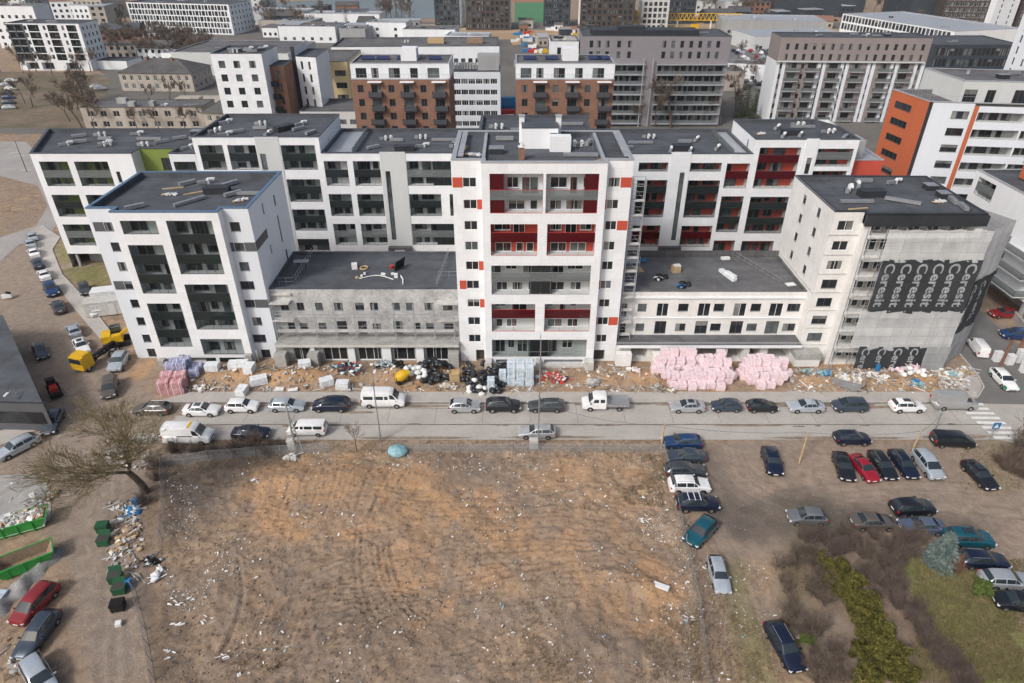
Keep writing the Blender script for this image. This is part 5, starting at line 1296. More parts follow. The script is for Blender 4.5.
def letters(p0,d,u,ztop,size,text,q,col='netletter',par=None,maxz=None,name='lettering'):
    """text rotated to read downwards"""
    if text not in FONT:
        cu=bpy.data.curves.new('lettering','FONT');cu.body=text;cu.size=1.;cu.offset=.022;cu.extrude=0;cu.resolution_u=3
        o=bpy.data.objects.new('tmp',cu);COL.objects.link(o);bpy.context.view_layer.update()
        me=bpy.data.meshes.new_from_object(o.evaluated_get(bpy.context.evaluated_depsgraph_get()));FONT[text]=([tuple(v.co) for v in me.vertices],[tuple(p.vertices) for p in me.polygons])
        bpy.data.objects.remove(o);bpy.data.meshes.remove(me)
    vs,fs=FONT[text];b=MB();n=Vector((d.y,-d.x))
    for (x,y,_) in vs:
        uu=u+y*size*.86;z=ztop-x*size*.98;o=wavef(uu,z,q)+.09
        b.v.append((p0[0]+d.x*uu+n.x*o-47,p0[1]+d.y*uu+n.y*o-79.2,z))
    b.f=list(fs);b.m=[0]*len(fs)
    return b.build(name,[M[col]],par or nroot)
y0=79.1
netpanel((47.6,y0),(60.9,y0),17.0,21.3,'netl','net_panel',0)
dk=netpanel((48.0,y0),(61.0,y0),9.4,17.2,'netd','dark_net_panel',0,.15)
netpanel((47.2,y0),(61.2,y0),3.6,9.6,'netl','net_panel',.0,.3)
dk2=netpanel((48.6,y0),(59.6,y0),.3,3.9,'netd','dark_net_panel',0,.1)
netpanel((57.9,y0-.25),(61.4,y0-.1),.2,4.0,'netg','net_panel',.8,.1)
D1=Vector((1,0))
for i in range(6): letters((48.0,y0),D1,.55+2.12*i,16.75,2.18,'Ceresit',0,par=dk)
for i in range(4): letters((48.6,y0),D1,.55+2.25*i,3.75,1.75,'Cere' if i!=1 else 'Cer',0,par=dk2)
D2=Vector((66.2-61.0,83.-79.2)).normalized();p2=(61.,79.3)
netpanel((61.,79.3),(66.2,83.),13.4,21.2,'netl','net_panel',1.,.2)
dk3=netpanel((61.05,79.3),(66.3,83.05),5.6,13.8,'netd','dark_net_panel',1.,.15)
netpanel((61.,79.3),(66.0,82.9),.2,6.0,'netg','net_panel',1.,.15)
letters(p2,D2,.5,13.2,2.1,'Ceresit',1.,par=dk3);letters(p2,D2,3.4,13.0,2.1,'Ceresit',1.,par=dk3)
# side of the net bay back to the block
b=MB();b.quad((66.2,83,.2),(66.2,90,.2),(66.2,90,20),(66.2,83,21));b.v=[(x-47,y-79.2,z) for x,y,z in b.v];b.build('net_panel',[M['netg']],nroot)
scaffold('scaffold','scaffold bay behind the angled net at the street corner',(60.9,80.2),(65.4,83.4),20.5,2.8,2.5,.5)
# ---- orange and white block on the right
def seg(p,q,t):return (p[0]+(q[0]-p[0])*t,p[1]+(q[1]-p[1])*t)
B=Bld('apartment_block',80,125,'block with orange end wall and white front on the right',mats=('orange','roof'))
o0=(73.2,134.8);o1=(74.7,124.3);o2=(75.35,124.2);o3=(82.3,123.2);o4=(83.1,123.1);o5=(100,120.7)
ops=[]
for k in range(8):
    z=24.2-3.0*k;ops+=[W(1.6,4.8,z,1.25,'4')]
B.face(o0,o1,0,27.1,ops,'orange',xoff=0);B.face(o1,o2,0,26.9,(),'graph')
ops=[W(3.6,2.9,24.3-2.98*k-.0,1.35,'2b') for k in range(8)]
B.face(o2,o3,0,27.,ops,'bluewhite',xoff=0);B.face(o3,o4,0,26.6,(),'orange')
ops=[LG(.15,8.,26-1.-3*k-1.1,26-3*k-.45,[],b0=26-3*k-3.1,back='grey',rail='clearrail',rail0=True,dep=1.7,glaz=None) for k in range(8)]+[LG(8.3,16.8,26-1.-3*k-1.1,26-3*k-.45,[],b0=26-3*k-3.1,back='grey',rail='clearrail',rail0=True,dep=1.7,glaz=None) for k in range(8)]
B.face(o4,o5,0,26.6,ops,'bluewhite',xoff=0);B.face(o5,(102,135),0,26.6,(),'white2');B.face((102,135),o0,0,26.6,(),'white2')
poly=[o0,o1,o2,o3,o4,o5,(102,135)];B.roof(poly,27.15,.7,.3,'lcap','roof2')
up=[(81.,126.4),(97,124.3),(99,136),(80.5,139)]
B.face(up[0],up[1],26.4,30.2,[W(.6,2.2,26.6,2.2,'3'),W(4.4,1.5,26.6,2.2,'2'),W(9.,3.6,26.6,2.3,'4'),W(13.4,2.2,26.6,2.3,'3')],'lgrey',xoff=0)
for k in range(1,4):B.face(up[k],up[(k+1)%4],26.4,30.2,(),'lgrey')
B.roof(up,30.3,.3,.35,'lcap','roof2')
b=MB()
for i in range(14):
    p=seg(o0,o1,i/13);b.tube((p[0]+.4,p[1],27),(p[0]+.4,p[1],28.1),.03,n=4)
b.tube((o0[0]+.4,o0[1],28.1),(o1[0]+.4,o1[1],28.1),.03,n=4);b.tube((o1[0]+.4,o1[1]+.3,28.1),(82,123.6,28.1),.03,n=4);B.part('roof_railing',b,'metal')
B.vents([(90,130,'box',0),(94,133,'duct',.2),(86,134,'duct',1.)],30.);B.done()
# ---- white block at the right edge
B=Bld('apartment_block',86,104,'white block with pale blue balconies over the side street at the right edge',mats=('white2','roof'))
xs_=80.4
ops=[LG(1.2,6.,14.2,17.2,[15.4],b0=12,back='grey',rail='clearrail',dep=1.3)]
B.face((xs_,114),(xs_,92),3.6,18.,ops+[W(2.,2.,9,1.4,'2'),W(2,2.,6,1.4,'2')],'white2',xoff=0)
B.face((xs_,92),(96,90.5),3.6,18.,grid(1,14,4,5,3,4,2.2,1.6,'2'),'white2',xoff=0);B.face((96,90.5),(97,114),0,18);B.face((97,114),(xs_,114),0,18)
B.roof([(xs_,114),(xs_,92),(96,90.5),(97,114)],18.1,.4,.35,'lcap')
b=MB();b.box(85,101.5,18,92,110,20.4,0);b.box(84.8,101.2,20.4,92.2,110.2,20.6,1);B.part('roof_storey',b,[M['orange'],M['lcap']])
for k,z in enumerate((4.6,7.5,10.4)):
    for y in(94.,):
        b=MB();b.box(xs_-2.2,y-1.5,z-.2,xs_,y+6.5,z+.0,0);b.box(xs_-2.2,y-1.5,z,xs_-2.14,y+6.5,z+1.05,1);b.box(xs_-2.2,y-1.5,z,xs_,y-1.44,z+1.05,1);b.box(xs_-2.2,y+6.44,z,xs_,y+6.5,z+1.05,1);B.part('balcony',b,[M['lgrey'],M['clearrail']])
b=MB();b.quad((xs_,92,3.6),(xs_,114,3.6),(97,114,3.6),(96,90.5,3.6));b.box(84.4,95,0,96.4,113,3.59);b.box(xs_+.3,92.6,0,xs_+.8,93.1,3.58);b.box(xs_+.3,103,0,xs_+.8,103.5,3.58);B.part('ground_floor',b,'grey');B.done()
# ---- background blocks
def backblock(name,label,p0,p1,depth,zt,m,cols=0,rows=0,z0=1.2,dz=3.,ww=1.4,wh=1.5,st='2',cat='apartment block',side=True,roofm='roof',cap='cap',vents=3,extra=None,xo=0,fr='gframe',sm=None,margin=.8,scols=0,balc=None,group=None,bm=('graph','gframe')):
    """block with its front from p0 to p1 (left to right) and the given depth behind"""
    d=Vector((p1[0]-p0[0],p1[1]-p0[1]));Ln=d.length;d/=Ln;n=Vector((-d.y,d.x))
    q0=(p0[0]+n.x*depth,p0[1]+n.y*depth);q1=(p1[0]+n.x*depth,p1[1]+n.y*depth);sm=sm or m
    B=Bld(name,(p0[0]+p1[0])/2,(p0[1]+p1[1])/2,label,cat,group,mats=(m,roofm));B.rev=.2
    ops=grid(margin,Ln-margin,cols,z0,dz,rows,ww,wh,st,fr) if cols else []
    if extra:ops=ops+extra
    B.face(p0,p1,0,zt,ops,m,xoff=0)
    so=grid(.8,depth-.8,scols,z0,dz,rows,ww*.8,wh,'1',fr) if scols else []
    B.face(p1,q1,0,zt,so,sm,xoff=0);B.face(q1,q0,0,zt,(),sm);B.face(q0,p0,0,zt,so,sm,xoff=0)
    B.roof([p0,p1,q1,q0],zt+.05,.4,.35,cap,roofm)
    r=random.Random(int(abs(p0[0])*7+zt*3))
    B.vents([(p0[0]+d.x*Ln*t+n.x*depth*s,p0[1]+d.y*Ln*t+n.y*depth*s,r.choice(['duct','pair','ductl','box','elbow']),r.uniform(0,.4)) for t,s in [(r.uniform(.1,.9),r.uniform(.2,.8)) for _ in range(vents)]],zt-.35)
    if balc:
        for (u0,u1,zz) in balc:
            b=MB();a=math.atan2(d.y,d.x);b.box(0,-1.25,-.15,u1-u0,0,.02,0);b.box(0,-1.25,0,u1-u0,-1.2,1.05,1);b.box(0,-1.2,0,.05,0,1.05,1);b.box(u1-u0-.05,-1.2,0,u1-u0,0,1.05,1)
            b.build('balcony',[M[bm[0]],M[bm[1]]],B.root,B.L((p0[0]+d.x*u0,p0[1]+d.y*u0,zz)),rz=a)
    return B,d,n,Ln
# white block with square dark windows, brick corner
ops=[WC(2.2,1.5,26.-3.*k,1.6,'2') for k in range(8)]+[WC(5.7,1.5,26.-3.*k,1.6,'2') for k in range(8)]+[WC(9.4,1.5,26.-3.*k,1.6,'2') for k in range(8)]
B,d,n,Ln=backblock('apartment_block','white block with rounded square dark windows and a brick corner',(-70.5,168.4),(-58.6,168.4),12,28.4,'white',extra=ops,vents=8,sm='white2')
B.face((-58.6,172.5),(-55.2,172.5),0,25.,[W(1.6,.7,22-3*k,1.9,'1') for k in range(7)],'brick',xoff=0)
B.face((-55.2,172.5),(-55.2,180.6),0,25.,(),'brick');B.face((-55.2,180),(-54.2,180),0,28.2,(),'graph');B.face((-54.2,180),(-48.8,178.5),0,26,[W(1.2,.6,23-3*k,1.9,'1') for k in range(7)]+[W(3.3,.6,23-3*k,1.9,'1') for k in range(7)],'white',xoff=0)
B.face((-48.8,178.5),(-48.8,192),0,26.);B.face((-54.2,192),(-54.2,180),24,28.2)
B.roof([(-58.6,172.5),(-55.2,172.5),(-55.2,180.4),(-58.6,180.4)],25.05,.2,.3);B.roof([(-54.2,180),(-48.8,178.5),(-48.8,192),(-54.2,192)],26.05,.2,.3)
for k in range(6):
    b=MB();z=20.5-3*k;b.box(-58.5,171.2,z,-57.,172.48,z+.15,0);b.box(-58.5,171.2,z+.15,-57.,171.26,z+1.2,0);b.box(-57.06,171.2,z+.15,-57.,172.4,z+1.2,0);B.part('balcony',b,'graph')
b=MB();b.box(-71.2,168.8,0,-70.55,175,14);B.part('brick_side_wall',b,'brick')
B.done()
# the pair of brick blocks
for i,x0 in enumerate((-36.,.95)):
    br=[];ops=[];bal=[]
    for k in range(7):
        z=22.0-3.0*k
        ops+=[W(1.3,1.3,z-.2,1.6,'2'),W(8.2,1.35,z-.2,1.6,'2'),W(15.4,1.35,z-.2,1.6,'2')]
        for u in(4.2,11.4,18.5):
            ops.append(W(u+.2,2.1,z-.9,2.3,'3','gframe'))
            bal.append((u-.4 if k%2==0 else u+.1,u+2.6 if k%2==0 else u+3.,z-.95))
    B,d,n,Ln=backblock('apartment_block',('left' if i==0 else 'right')+' one of two brown brick blocks with white penthouse storey and dark balconies',(x0,158),(x0+21.9,158),14,24.6,'brick',extra=ops,balc=bal,vents=0,cap='lcap',roofm='lcap')
    pp=[(x0-.1,159.2),(x0+22.,159.2),(x0+22.,171),(x0-.1,171)]
    B.face(pp[0],pp[1],24.2,27.7,[W(u,w,24.7,2.1,'3') for u,w in((1.1,2.4),(4.6,1.6),(8.5,2.5),(13.3,1.7),(17.2,2.6))],'white',xoff=0)
    for k in range(1,4):B.face(pp[k],pp[(k+1)%4],24.2,27.7,(),'white')
    B.roof(pp,27.8,.3,.3,'lcap','roof2')
    b=MB();b.box(x0+10.6,164,27.5,x0+14.2,168,30.1,0);B.part('stair_house',b,'white2')
    for u in((1.5,5.,9.8,17.) if i==0 else (2,7,17,19)):
        b=MB();b.obox((x0+u+1.2,166,27.9),(3.,2.,.12),0,0,rx=.2);B.part('solar_panel',b,M['navyp'] if 'navyp' in M else M.setdefault('navyp',mat('solar_panel_blue',(.025,.035,.10),.15,.1,1.)))
    for u in(4.,11.2,18.3):
        b=MB();b.box(x0+u-.2,156.7,24.1,x0+u+2.9,158.,24.25);B.part('awning',b,'white2')
    b=MB()
    for k in range(23):b.tube((x0+k*.99,158.3,24.6),(x0+k*.99,158.3,25.6),.025,n=4)
    b.tube((x0,158.3,25.6),(x0+21.9,158.3,25.6),.03,n=4);B.part('roof_railing',b,'metal');B.done()
# long white works building and its office end
B,d,n,Ln=backblock('works_building','long white flat roofed building with a strip of small windows behind the brick blocks',(-54,216),(-3.8,217.8),19,23,'white2',extra=grid(10,49,18,18.4,3,1,1.3,1.2,'2')+[W(1.0,2.4,18.4-3.6*k,1.5,'2') for k in range(4)],roofm='roof2',vents=2,cat='building');
for u,mk in((-26.,'pallet'),(-14,'wood')):
    b=MB();b.box(u,224,22.8,u+5,227,24.2);B.part('roof_shed',b,mk)
B.done()
ops=[]
for k in range(5):ops+=[W(.7+2.13*q,1.95,14.6-3.*k,1.45,'3','wframe') for q in range(6)]
B,d,n,Ln=backblock('office_block','pale blue white office block with ribbon windows and rooftop pipes',(-17.6,205),(-3.4,205),10,18,'bluewhite',extra=ops,cat='office block',vents=0,fr='wframe')
b=MB();b.box(-10,208,17.8,-3.8,213,21.9,0);b.box(-10,207.9,17.8,-3.8,213.1,18,0)
for k in range(9):b.obox((-16.8+k*.78,208.6,19),(.5,.6,1.8),.2*k,1)
B.part('plant_room',b,[M['grey'],M['metal']]);B.done()
B,d,n,Ln=backblock('yellow_block','yellow walled block with grey hipped roof between white blocks','yellow' and (-57.5,190),(-45.5,190),16,22.,'white2',cols=0,roofm='roof2',cat='building') if False else backblock('apartment_block','yellow rendered block squeezed between the white blocks',(-56,195),(-45.,195),20,22.3,'yel' if 'yel' in M else (M.__setitem__('yel',mat('yellow_render',(.70,.55,.30),.8,.06,.3)) or 'yel'),extra=[W(7.4,3.,18.6-3.2*k,1.5,'3') for k in range(6)],roofm='roof2',vents=0);B.done()
# low white hall below it
B,d,n,Ln=backblock('hall','low grey roofed white hall left of the brick block',(-53,172),(-37.5,172),14,14.5,'lgrey',cols=5,rows=1,z0=11.3,ww=1.9,wh=1.2,roofm='roof2',cat='hall',vents=0);B.done()
# grey mid block with glazed gallery floors
ops=[]
for k in range(2):ops+=[W(u,1.1,19.9+2.95*k,1.9,'1') for u in (2.2,4.4,7.,10.4,13.6)]+[W(u,1.1,19.9+2.95*k,1.9,'1') for u in np.arange(23.8,42,2.65)]
for k in range(6):
    z=17.7-2.9*k;ops+=[LG(8.0,19.,z-2.25,z+.4,[],b0=z-2.4,dep=1.3,back='grey',rail='clearrail',rail0=True,glaz=2.),LG(23.,43.2,z-2.25,z+.4,[],b0=z-2.4,dep=1.3,back='grey',rail='clearrail',rail0=True,glaz=2.)]
    ops+=[W(4.8,1.4,z-1.4,1.5,'1'),W(1.6,1.2,z-1.4,1.5,'1')]
M['mauve']=mat('mauve_grey_render',(.25,.235,.255),.8,.06,.3)
B,d,n,Ln=backblock('apartment_block','mauve grey block with glazed gallery balconies, behind the tower on the right',(20.9,216),(64.8,215),16,26.,'mauve',extra=ops,vents=6,scols=3,rows=0)
b=MB()
for k in range(7):
    z=17.7-2.9*k+.42;b.box(28.7,214.5,z,40.3,215.9,z+.2);b.box(43.6,214.3,z,64.4,215.2,z+.2)
B.part('gallery_slab',b,'lcap')
b=MB();b.box(21.5,215.2,0,28.5,215.7,18.2);B.part('white_bay',b,'bluewhite')
b=MB();b.box(24,219,25.6,56,226,27.2);b.box(12+20,221,27.1,40,225,28);B.part('plant_room',b,'graph')
for u in (39.6,42.4):
    b=MB();b.tube((u,214.6,0),(u,214.6,20),.2,n=6);B.part('gutter_pipe',b,'grey')
B.done()
B,d,n,Ln=backblock('building','small white block with empty window holes beside the mauve grey block',(12.,224),(20.6,224),12,23.5,'white2',extra=[W(5,.9,18,1.5,'1'),W(2.,1.2,19.5,2.2,'1')],cat='building',roofm='concrete');B.done()
# brown block with balconies
M['taupe']=mat('taupe_render',(.27,.235,.23),.8,.06,.3)
ops=[];Lb=math.hypot(126.8-81.95,219.4-221.5);bal=[]
for k in range(2):ops+=grid(1.,Lb-.8,16,18.5+2.95*k,3,1,1.,1.75,'1')
for k in range(6):
    z=15.9-2.95*k
    for u in (3.,9.,15.5,22.5,31.,37.):
        ops.append(W(u+.6,2.6,z-.3,2.1,'3'));bal.append((u,u+4.2,z-.5))
    for u in(1.,7.6,13.6,20.4,28.6,35.5,42.6):ops.append(W(u,.95,z,1.5,'1'))
B,d,n,Ln=backblock('apartment_block','long taupe block with white vertical strips and small balconies on the right',(81.95,221.5),(126.8,219.4),11,25.,'taupe',extra=ops,vents=5,balc=bal,bm=('lgrey','clearrail'))
b=MB();a=math.atan2(d.y,d.x)
for u0,u1 in((0.05,2.5),(12.6,14.8),(19.6,21.8),(27.6,29.8),(34.6,36.8),(41.8,44.6)):
    c=(81.95+d.x*(u0+u1)/2-n.x*.03,221.5+d.y*(u0+u1)/2-n.y*.03,9.)
    # strips beside the windows
    for q0,q1 in((u0-.0,u0+.95),(u1-.75,u1+.25)):
        c=(81.95+d.x*(q0+q1)/2-n.x*.05,221.5+d.y*(q0+q1)/2-n.y*.05,9.);b=MB();b.obox(c,(q1-q0,.1,17.8),a);B.part('white_strip',b,'bluewhite')
b=MB();b.obox((81.95+d.x*22-n.x*.4,221.5+d.y*22-n.y*.4,18.1),(44.6,.8,.25),a);B.part('cornice',b,'lgrey')
b=MB();q=(81.95+n.x*5.5-d.x*.06,221.5+n.y*5.5-d.y*.06);b.obox((q[0],q[1],9),(.1,11,18),a);B.part('white_side',b,'white2');B.done()
# dark balcony block far left
B=None
p0=(-214,311);p1=(-181.9,309.);ops=[];Lb=math.hypot(32.1,2)
for k in range(5):
    z=4.2+2.85*k
    for u0,u1 in((.6,3.6),(3.9,6.9),(9.4,14.2),(18.,22.4),(26.4,30.6)):ops.append(LG(u0,u1,z,z+2.5,[],b0=z-.2,dep=1.3,back='grey',rail='darkrail',rail0=True,glaz=None))
    for u in(7.6,16.,24.2):ops.append(W(u,1.1,z+.5,1.7,'1'))
ops+=[HO(u,u+5.4,.3,3.2,2.,'dark') for u in(3,10,21)]
ops=[dict(o,back='grey',rm='panelgrey') if o['k']=='loggia' else o for o in ops]
B,d,n,Ln=backblock('apartment_block','white block with rows of dark balconies beyond the open lot, upper left',p0,p1,13,18.7,'white2',extra=ops,vents=3,scols=4,rows=5,z0=4.5,dz=2.85)
for u0,u1 in((0.02,.6),(3.6,3.9),(6.9,7.6)):
    b=MB();b.obox((p0[0]+d.x*(u0+u1)/2-n.x*.06,p0[1]+d.y*(u0+u1)/2-n.y*.06,11.),(u1-u0,.1,14.6),math.atan2(d.y,d.x));B.part('dark_strip',b,'panelgrey')
for k in range(6):
    b=MB();z=3.95+2.85*k;b.obox((p0[0]+d.x*3.8-n.x*.08,p0[1]+d.y*3.8-n.y*.08,z),(7.5,.1,.3),math.atan2(d.y,d.x));B.part('dark_band',b,'panelgrey')
B.face((-181.9,313),(-168,312),0,3.6,(),'white2');B.face((-168,312),(-166,322),0,3.6,(),'white2');B.roof([(-181.8,313),(-168,312),(-166,322),(-180.5,322)],3.65,.2,.3);B.done()
# white grid facade
p0=(-224,434);p1=(-159.8,420.5);Lb=math.hypot(64.2,13.5);ops=[]
for k in range(5):
    i=0;u=1.
    while u<Lb-2.2:
        w=1.9 if (i+k)%2==0 else 1.2
        if not(k==0 and 14<u<19):ops.append(W(u,w,.7+3.0*k,2.4,'2' if w>1.5 else '1'))
        u+=w+.5;i+=1
ops+=[HO(14.5,18.5,0,3.4,3,'dark')]
B,d,n,Ln=backblock('office_block','long white office block with a gridded window facade, upper left',p0,p1,24,15.8,'white2',extra=ops,vents=6,cat='office block',scols=6,rows=5,z0=1.5);B.done()
# old beige school-like houses
M['beige']=mat('old_beige_plaster',(.42,.38,.33),.9,.14,.4,fine=2,streak=True)
def hiphouse(name,label,p0,p1,depth,ze,zr,m,rm,cols,rows,cat='house',st='2',group=None,ww=1.3,wh=1.6,dz=3.2,z0=1.,chim=1):
    d=Vector((p1[0]-p0[0],p1[1]-p0[1]));Ln=d.length;d/=Ln;n=Vector((-d.y,d.x))
    q0=(p0[0]+n.x*depth,p0[1]+n.y*depth);q1=(p1[0]+n.x*depth,p1[1]+n.y*depth)
    B=Bld(name,(p0[0]+p1[0])/2,(p0[1]+p1[1])/2,label,cat,group,mats=(m,))
    B.face(p0,p1,0,ze,grid(.5,Ln-.5,cols,z0,dz,rows,ww,wh,st,'wframe') if cols else [],m,xoff=0)
    nc=max(1,int(depth/4));B.face(p1,q1,0,ze,grid(.5,depth-.5,nc,z0,dz,rows,ww,wh,st,'wframe') if cols else [],m,xoff=0);B.face(q1,q0,0,ze,(),m);B.face(q0,p0,0,ze,(),m)
    b=MB();e=.5;E=lambda u,s,z:(p0[0]+d.x*u+n.x*s,p0[1]+d.y*u+n.y*s,z)
    a0,a1,a2,a3=E(-e,-e,ze),E(Ln+e,-e,ze),E(Ln+e,depth+e,ze),E(-e,depth+e,ze);i=min(depth*.5,Ln*.35);r0,r1=E(i,depth/2,zr),E(Ln-i,depth/2,zr)
    b.quad(a0,a1,r1,r0);b.poly([a1,a2,r1]);b.quad(a2,a3,r0,r1);b.poly([a3,a0,r0]);b.quad(a3,a2,a1,a0)
    ro=B.part('roof',b,rm)
    for k in range(chim):
        g=MB();c=E(Ln*(.3+.35*k),depth*.42,zr-.4);c=B.L(c);g.box(c[0]-.4,c[1]-.4,c[2]-1.2,c[0]+.4,c[1]+.4,c[2]+.9);g.build('chimney',[M['brick']],ro)
    return B
B=hiphouse('old_house','old beige two storey house with grey hipped roof and bay windows',(-148.7,268),(-120.5,266.5),17,6.6,10.5,'beige','roofbrown',9,2,chim=2,dz=3.,z0=.9,wh=1.8);B.done()
B=hiphouse('old_house','small beige annexe with grey roof beside the white square window block',(-92,205),(-80,203),14,6.6,9.5,'beige','roofbrown',4,2,chim=1);B.done()
B,d,n,Ln=backblock('old_house','old beige flat roofed school building with chimneys and bare trees before it',(-131.8,211),(-95,211.5),11,6.6,'beige',cols=9,rows=2,z0=.8,dz=3.1,ww=1.9,wh=1.7,fr='wframe',cat='school',vents=2,roofm='roof2',cap='roofbrown')
for (x0,y0,x1,y1) in((-118,213,-116,215),(-112,214,-110.5,216),(-124,218,-121,220)):
    b=MB();b.box(x0,y0,6.2,x1,y1,7.8);B.part('roof_chimney',b,'concrete')
b=MB();b.box(-112,222,0,-96,236,5.);b.box(-104,225,5,-101,228,6.6);B.part('rear_wing',b,'beige');B.done()
B,d,n,Ln=backblock('shed','small pale shed with bright roof among the bare trees',(-155,318),(-143,316),9,6,'white2',cols=3,rows=1,cat='shed',roofm='lcap',cap='lcap',vents=0);B.done()
# tall dark towers on the skyline
M['dbrick']=mat('dark_brown_cladding',(.075,.06,.055),.7,.2,.5);M['dglass']=mat('dark_blue_facade',(.05,.062,.075),.4,.2,.3)
def tower(label,p0,p1,depth,zt,m,cols,rows,side='white2',**k):
    ops=[]
    d=math.hypot(p1[0]-p0[0],p1[1]-p0[1])
    B,dd,n,Ln=backblock('residential_tower',label,p0,p1,depth,zt,m,cols=cols,rows=rows,z0=1.2,dz=3.1,ww=d/cols*.6,wh=2.1,st='2',sm=side,cat='apartment tower',vents=2,scols=3,**k);B.done()
tower('dark slab tower with pale left edge on the skyline, left of the white edged tower',(-47.,450),(-31.5,448),16,22,'dglass',6,7)
tower('dark brown tower with a bright white corner on the skyline',(-27.6,441),(-1,440),18,24,'dbrick',9,7)
tower('slim dark tower with white side on the skyline right of the green pitch',(19.5,460),(36,459),15,24,'dglass',7,7)
tower('wide dark brown tower behind the mauve grey block',(39,425),(70,424),18,24,'dbrick',10,7)
tower('pale beige tower top beside the wide dark brown tower',(76,436),(92,436),14,20,'lgrey',5,6)
tower('blue glass office tower behind the crane',(92,470),(116,470),16,20,'dglass',9,6)
# stripes of the white and black tower pair, upper right
p0=(262,436);p1=(281,434)
B,d,n,Ln=backblock('residential_tower','black tower with white slab edges, upper right',(255,440),(279,436),14,26,'dbrick',cols=9,rows=8,z0=1.,dz=3.05,ww=1.9,wh=2.,cat='apartment tower',vents=0,fr='wframe');B.done()
B,d,n,Ln=backblock('residential_tower','white slab tower end with narrow windows, upper right',(280,432),(296,436),14,28,'white2',cols=2,rows=9,z0=1.,dz=3.,ww=.9,wh=1.9,cat='apartment tower',vents=0,st='1');B.done()
B,d,n,Ln=backblock('residential_tower','black tower with white slab edges at the upper right corner',(300,440),(345,446),14,26,'dbrick',cols=15,rows=8,z0=1.,dz=3.05,ww=1.9,wh=2.,cat='apartment tower',vents=0,fr='wframe');B.done()
# pale blue stepped tower at right edge
B,d,n,Ln=backblock('residential_tower','pale blue white stepped tower at the right edge',(165.,220),(191,224),16,36,'bluewhite',cols=6,rows=10,z0=2,dz=3.3,ww=.9,wh=2.2,st='1',cat='apartment tower',vents=0,scols=4,side=True)
b=MB();b.box(163.5,219.5,0,165,228,17);B.part('stepped_side',b,'bluewhite');B.done()
# long glass building and dark hall
ops=grid(.6,74,30,8.6,3,1,2.1,3.,'1','wframe')+grid(.6,74,30,4.6,3,1,2.1,3.2,'1','wframe')
B,d,n,Ln=backblock('glass_hall','long low glazed hall with white mullions and grey roof, upper right',(182.9,410),(203.8,337),40,12.2,'white2',extra=ops,cat='hall',vents=2,roofm='lcap',cap='lcap');B.done()
B,d,n,Ln=backblock('dark_hall','dark glass clad hall with flat roof behind the orange block',(166,284),(200,284),26,14.,'dglass',cols=18,rows=3,z0=2,dz=4,ww=1.5,wh=2.8,st='1',cat='hall',vents=2);B.done()
B,d,n,Ln=backblock('warehouse','big dark blue warehouse at the top right with ribbed wall',(246,460),(300,452),50,18,'dglass',cols=0,cat='warehouse',vents=0,roofm='roof2');B.done()
B,d,n,Ln=backblock('warehouse','dark warehouse with red end strips, top right beyond the sandy lot',(180,512),(240,508),60,16,'dglass',cols=0,cat='warehouse',vents=2,roofm='lcap');B.done()
B,d,n,Ln=backblock('warehouse','red banded low shop hall at the top right horizon',(150,540),(180,538),30,10,'red',cols=0,cat='shop hall',vents=1,roofm='lcap');B.done()
# halls and sheds in the middle distance
for lab,p0,p1,dep,zt,m,rm,cols in [
 ('white two storey shed with small square windows beyond the halls',(-125,392),(-94,390),18,8,'white2','roof2',6),('blue grey gabled store beside the white shed',(-92,390),(-78,389),22,7,'grey','roof2',1),
 ('cream shed with dark door beside the dark conifer',(-80,404),(-58,402),14,8.5,'white2','lcap',2),('long grey hall with light edge left of the yard lane',(-142,300),(-92,296),34,9,'lgrey','roof2',0),
 ('wide white walled hall with grey roof behind the yellow block',(-86,262),(-55,258),38,10,'white2','roof2',0),('flat grey hall behind the long white building',(-66,332),(-14,328),20,7,'grey','roof2',8),
 ('white workshop right of the dark conifer',(-58,388),(-30,386),16,7,'white2','roof2',0),('blue sided store above the building site',(-34,372),(-12,370),14,6,'bluewhite','lcap',3),
 ('grey roofed depot at the far upper left of centre',(-190,470),(-130,462),20,8,'lgrey','lcap',10),('row of pale garages beside the left grid office',(-150,436),(-118,430),18,6,'beige','lcap',6),
 ('tan apartment block with beige stripes, top left',(-262,440),(-240,437),14,19,'beige','roof2',7),('dark green glazed block at the top left',(-290,446),(-264,442),14,22,'dglass','roof2',7),
 ('white block with dark balcony group at the far top left',(-262,372),(-238,370),12,19.5,'white2','roof2',6),('low tan kiosk row behind the dark balcony block',(-176,362),(-150,358),10,5,'beige','roofbrown',4),
 ('long pale depot roof right of the crane',(120,360),(170,368),26,7,'lgrey','lcap',8),('white sales hall at the right of the car park',(150,330),(172,318),22,8,'white2','lcap',3),
 ('grey shed with pale wall between mauve and taupe blocks',(72,268),(88,268),14,7,'beige','roof2',2),('low cream house behind the blue spruce of the yard',(86,286),(100,282),9,7,'white2','roof2',2),
 ('wide flat hall beyond the car park',(120,420),(176,412),30,8,'grey','lcap',8),('long white terminal roof at the upper right',(96,520),(170,514),24,9,'lgrey','lcap',10),
 ('brown works hall on the horizon at upper centre',(-6,650),(60,648),30,9,'beige','roofbrown',8),('grey works hall on the left horizon',(-260,540),(-180,536),30,12,'lgrey','lcap',12),
 ('white depot beside the river at the horizon',(-130,462),(-82,458),16,7,'white2','lcap',6),('yellowish shop hall beyond the left horizon depots',(-330,500),(-270,494),24,10,'beige','lcap',8)]:
    B,d,n,Ln=backblock('industrial_hall' if zt<12 else 'apartment_block',lab,p0,p1,dep,zt,m,cols=cols,rows=max(1,int((zt-2)/3.2)),z0=1.2,dz=3.2,ww=1.6,wh=1.5,roofm=rm,cap='lcap',cat='hall' if zt<12 else 'apartment block',vents=3,fr='gframe');B.done()
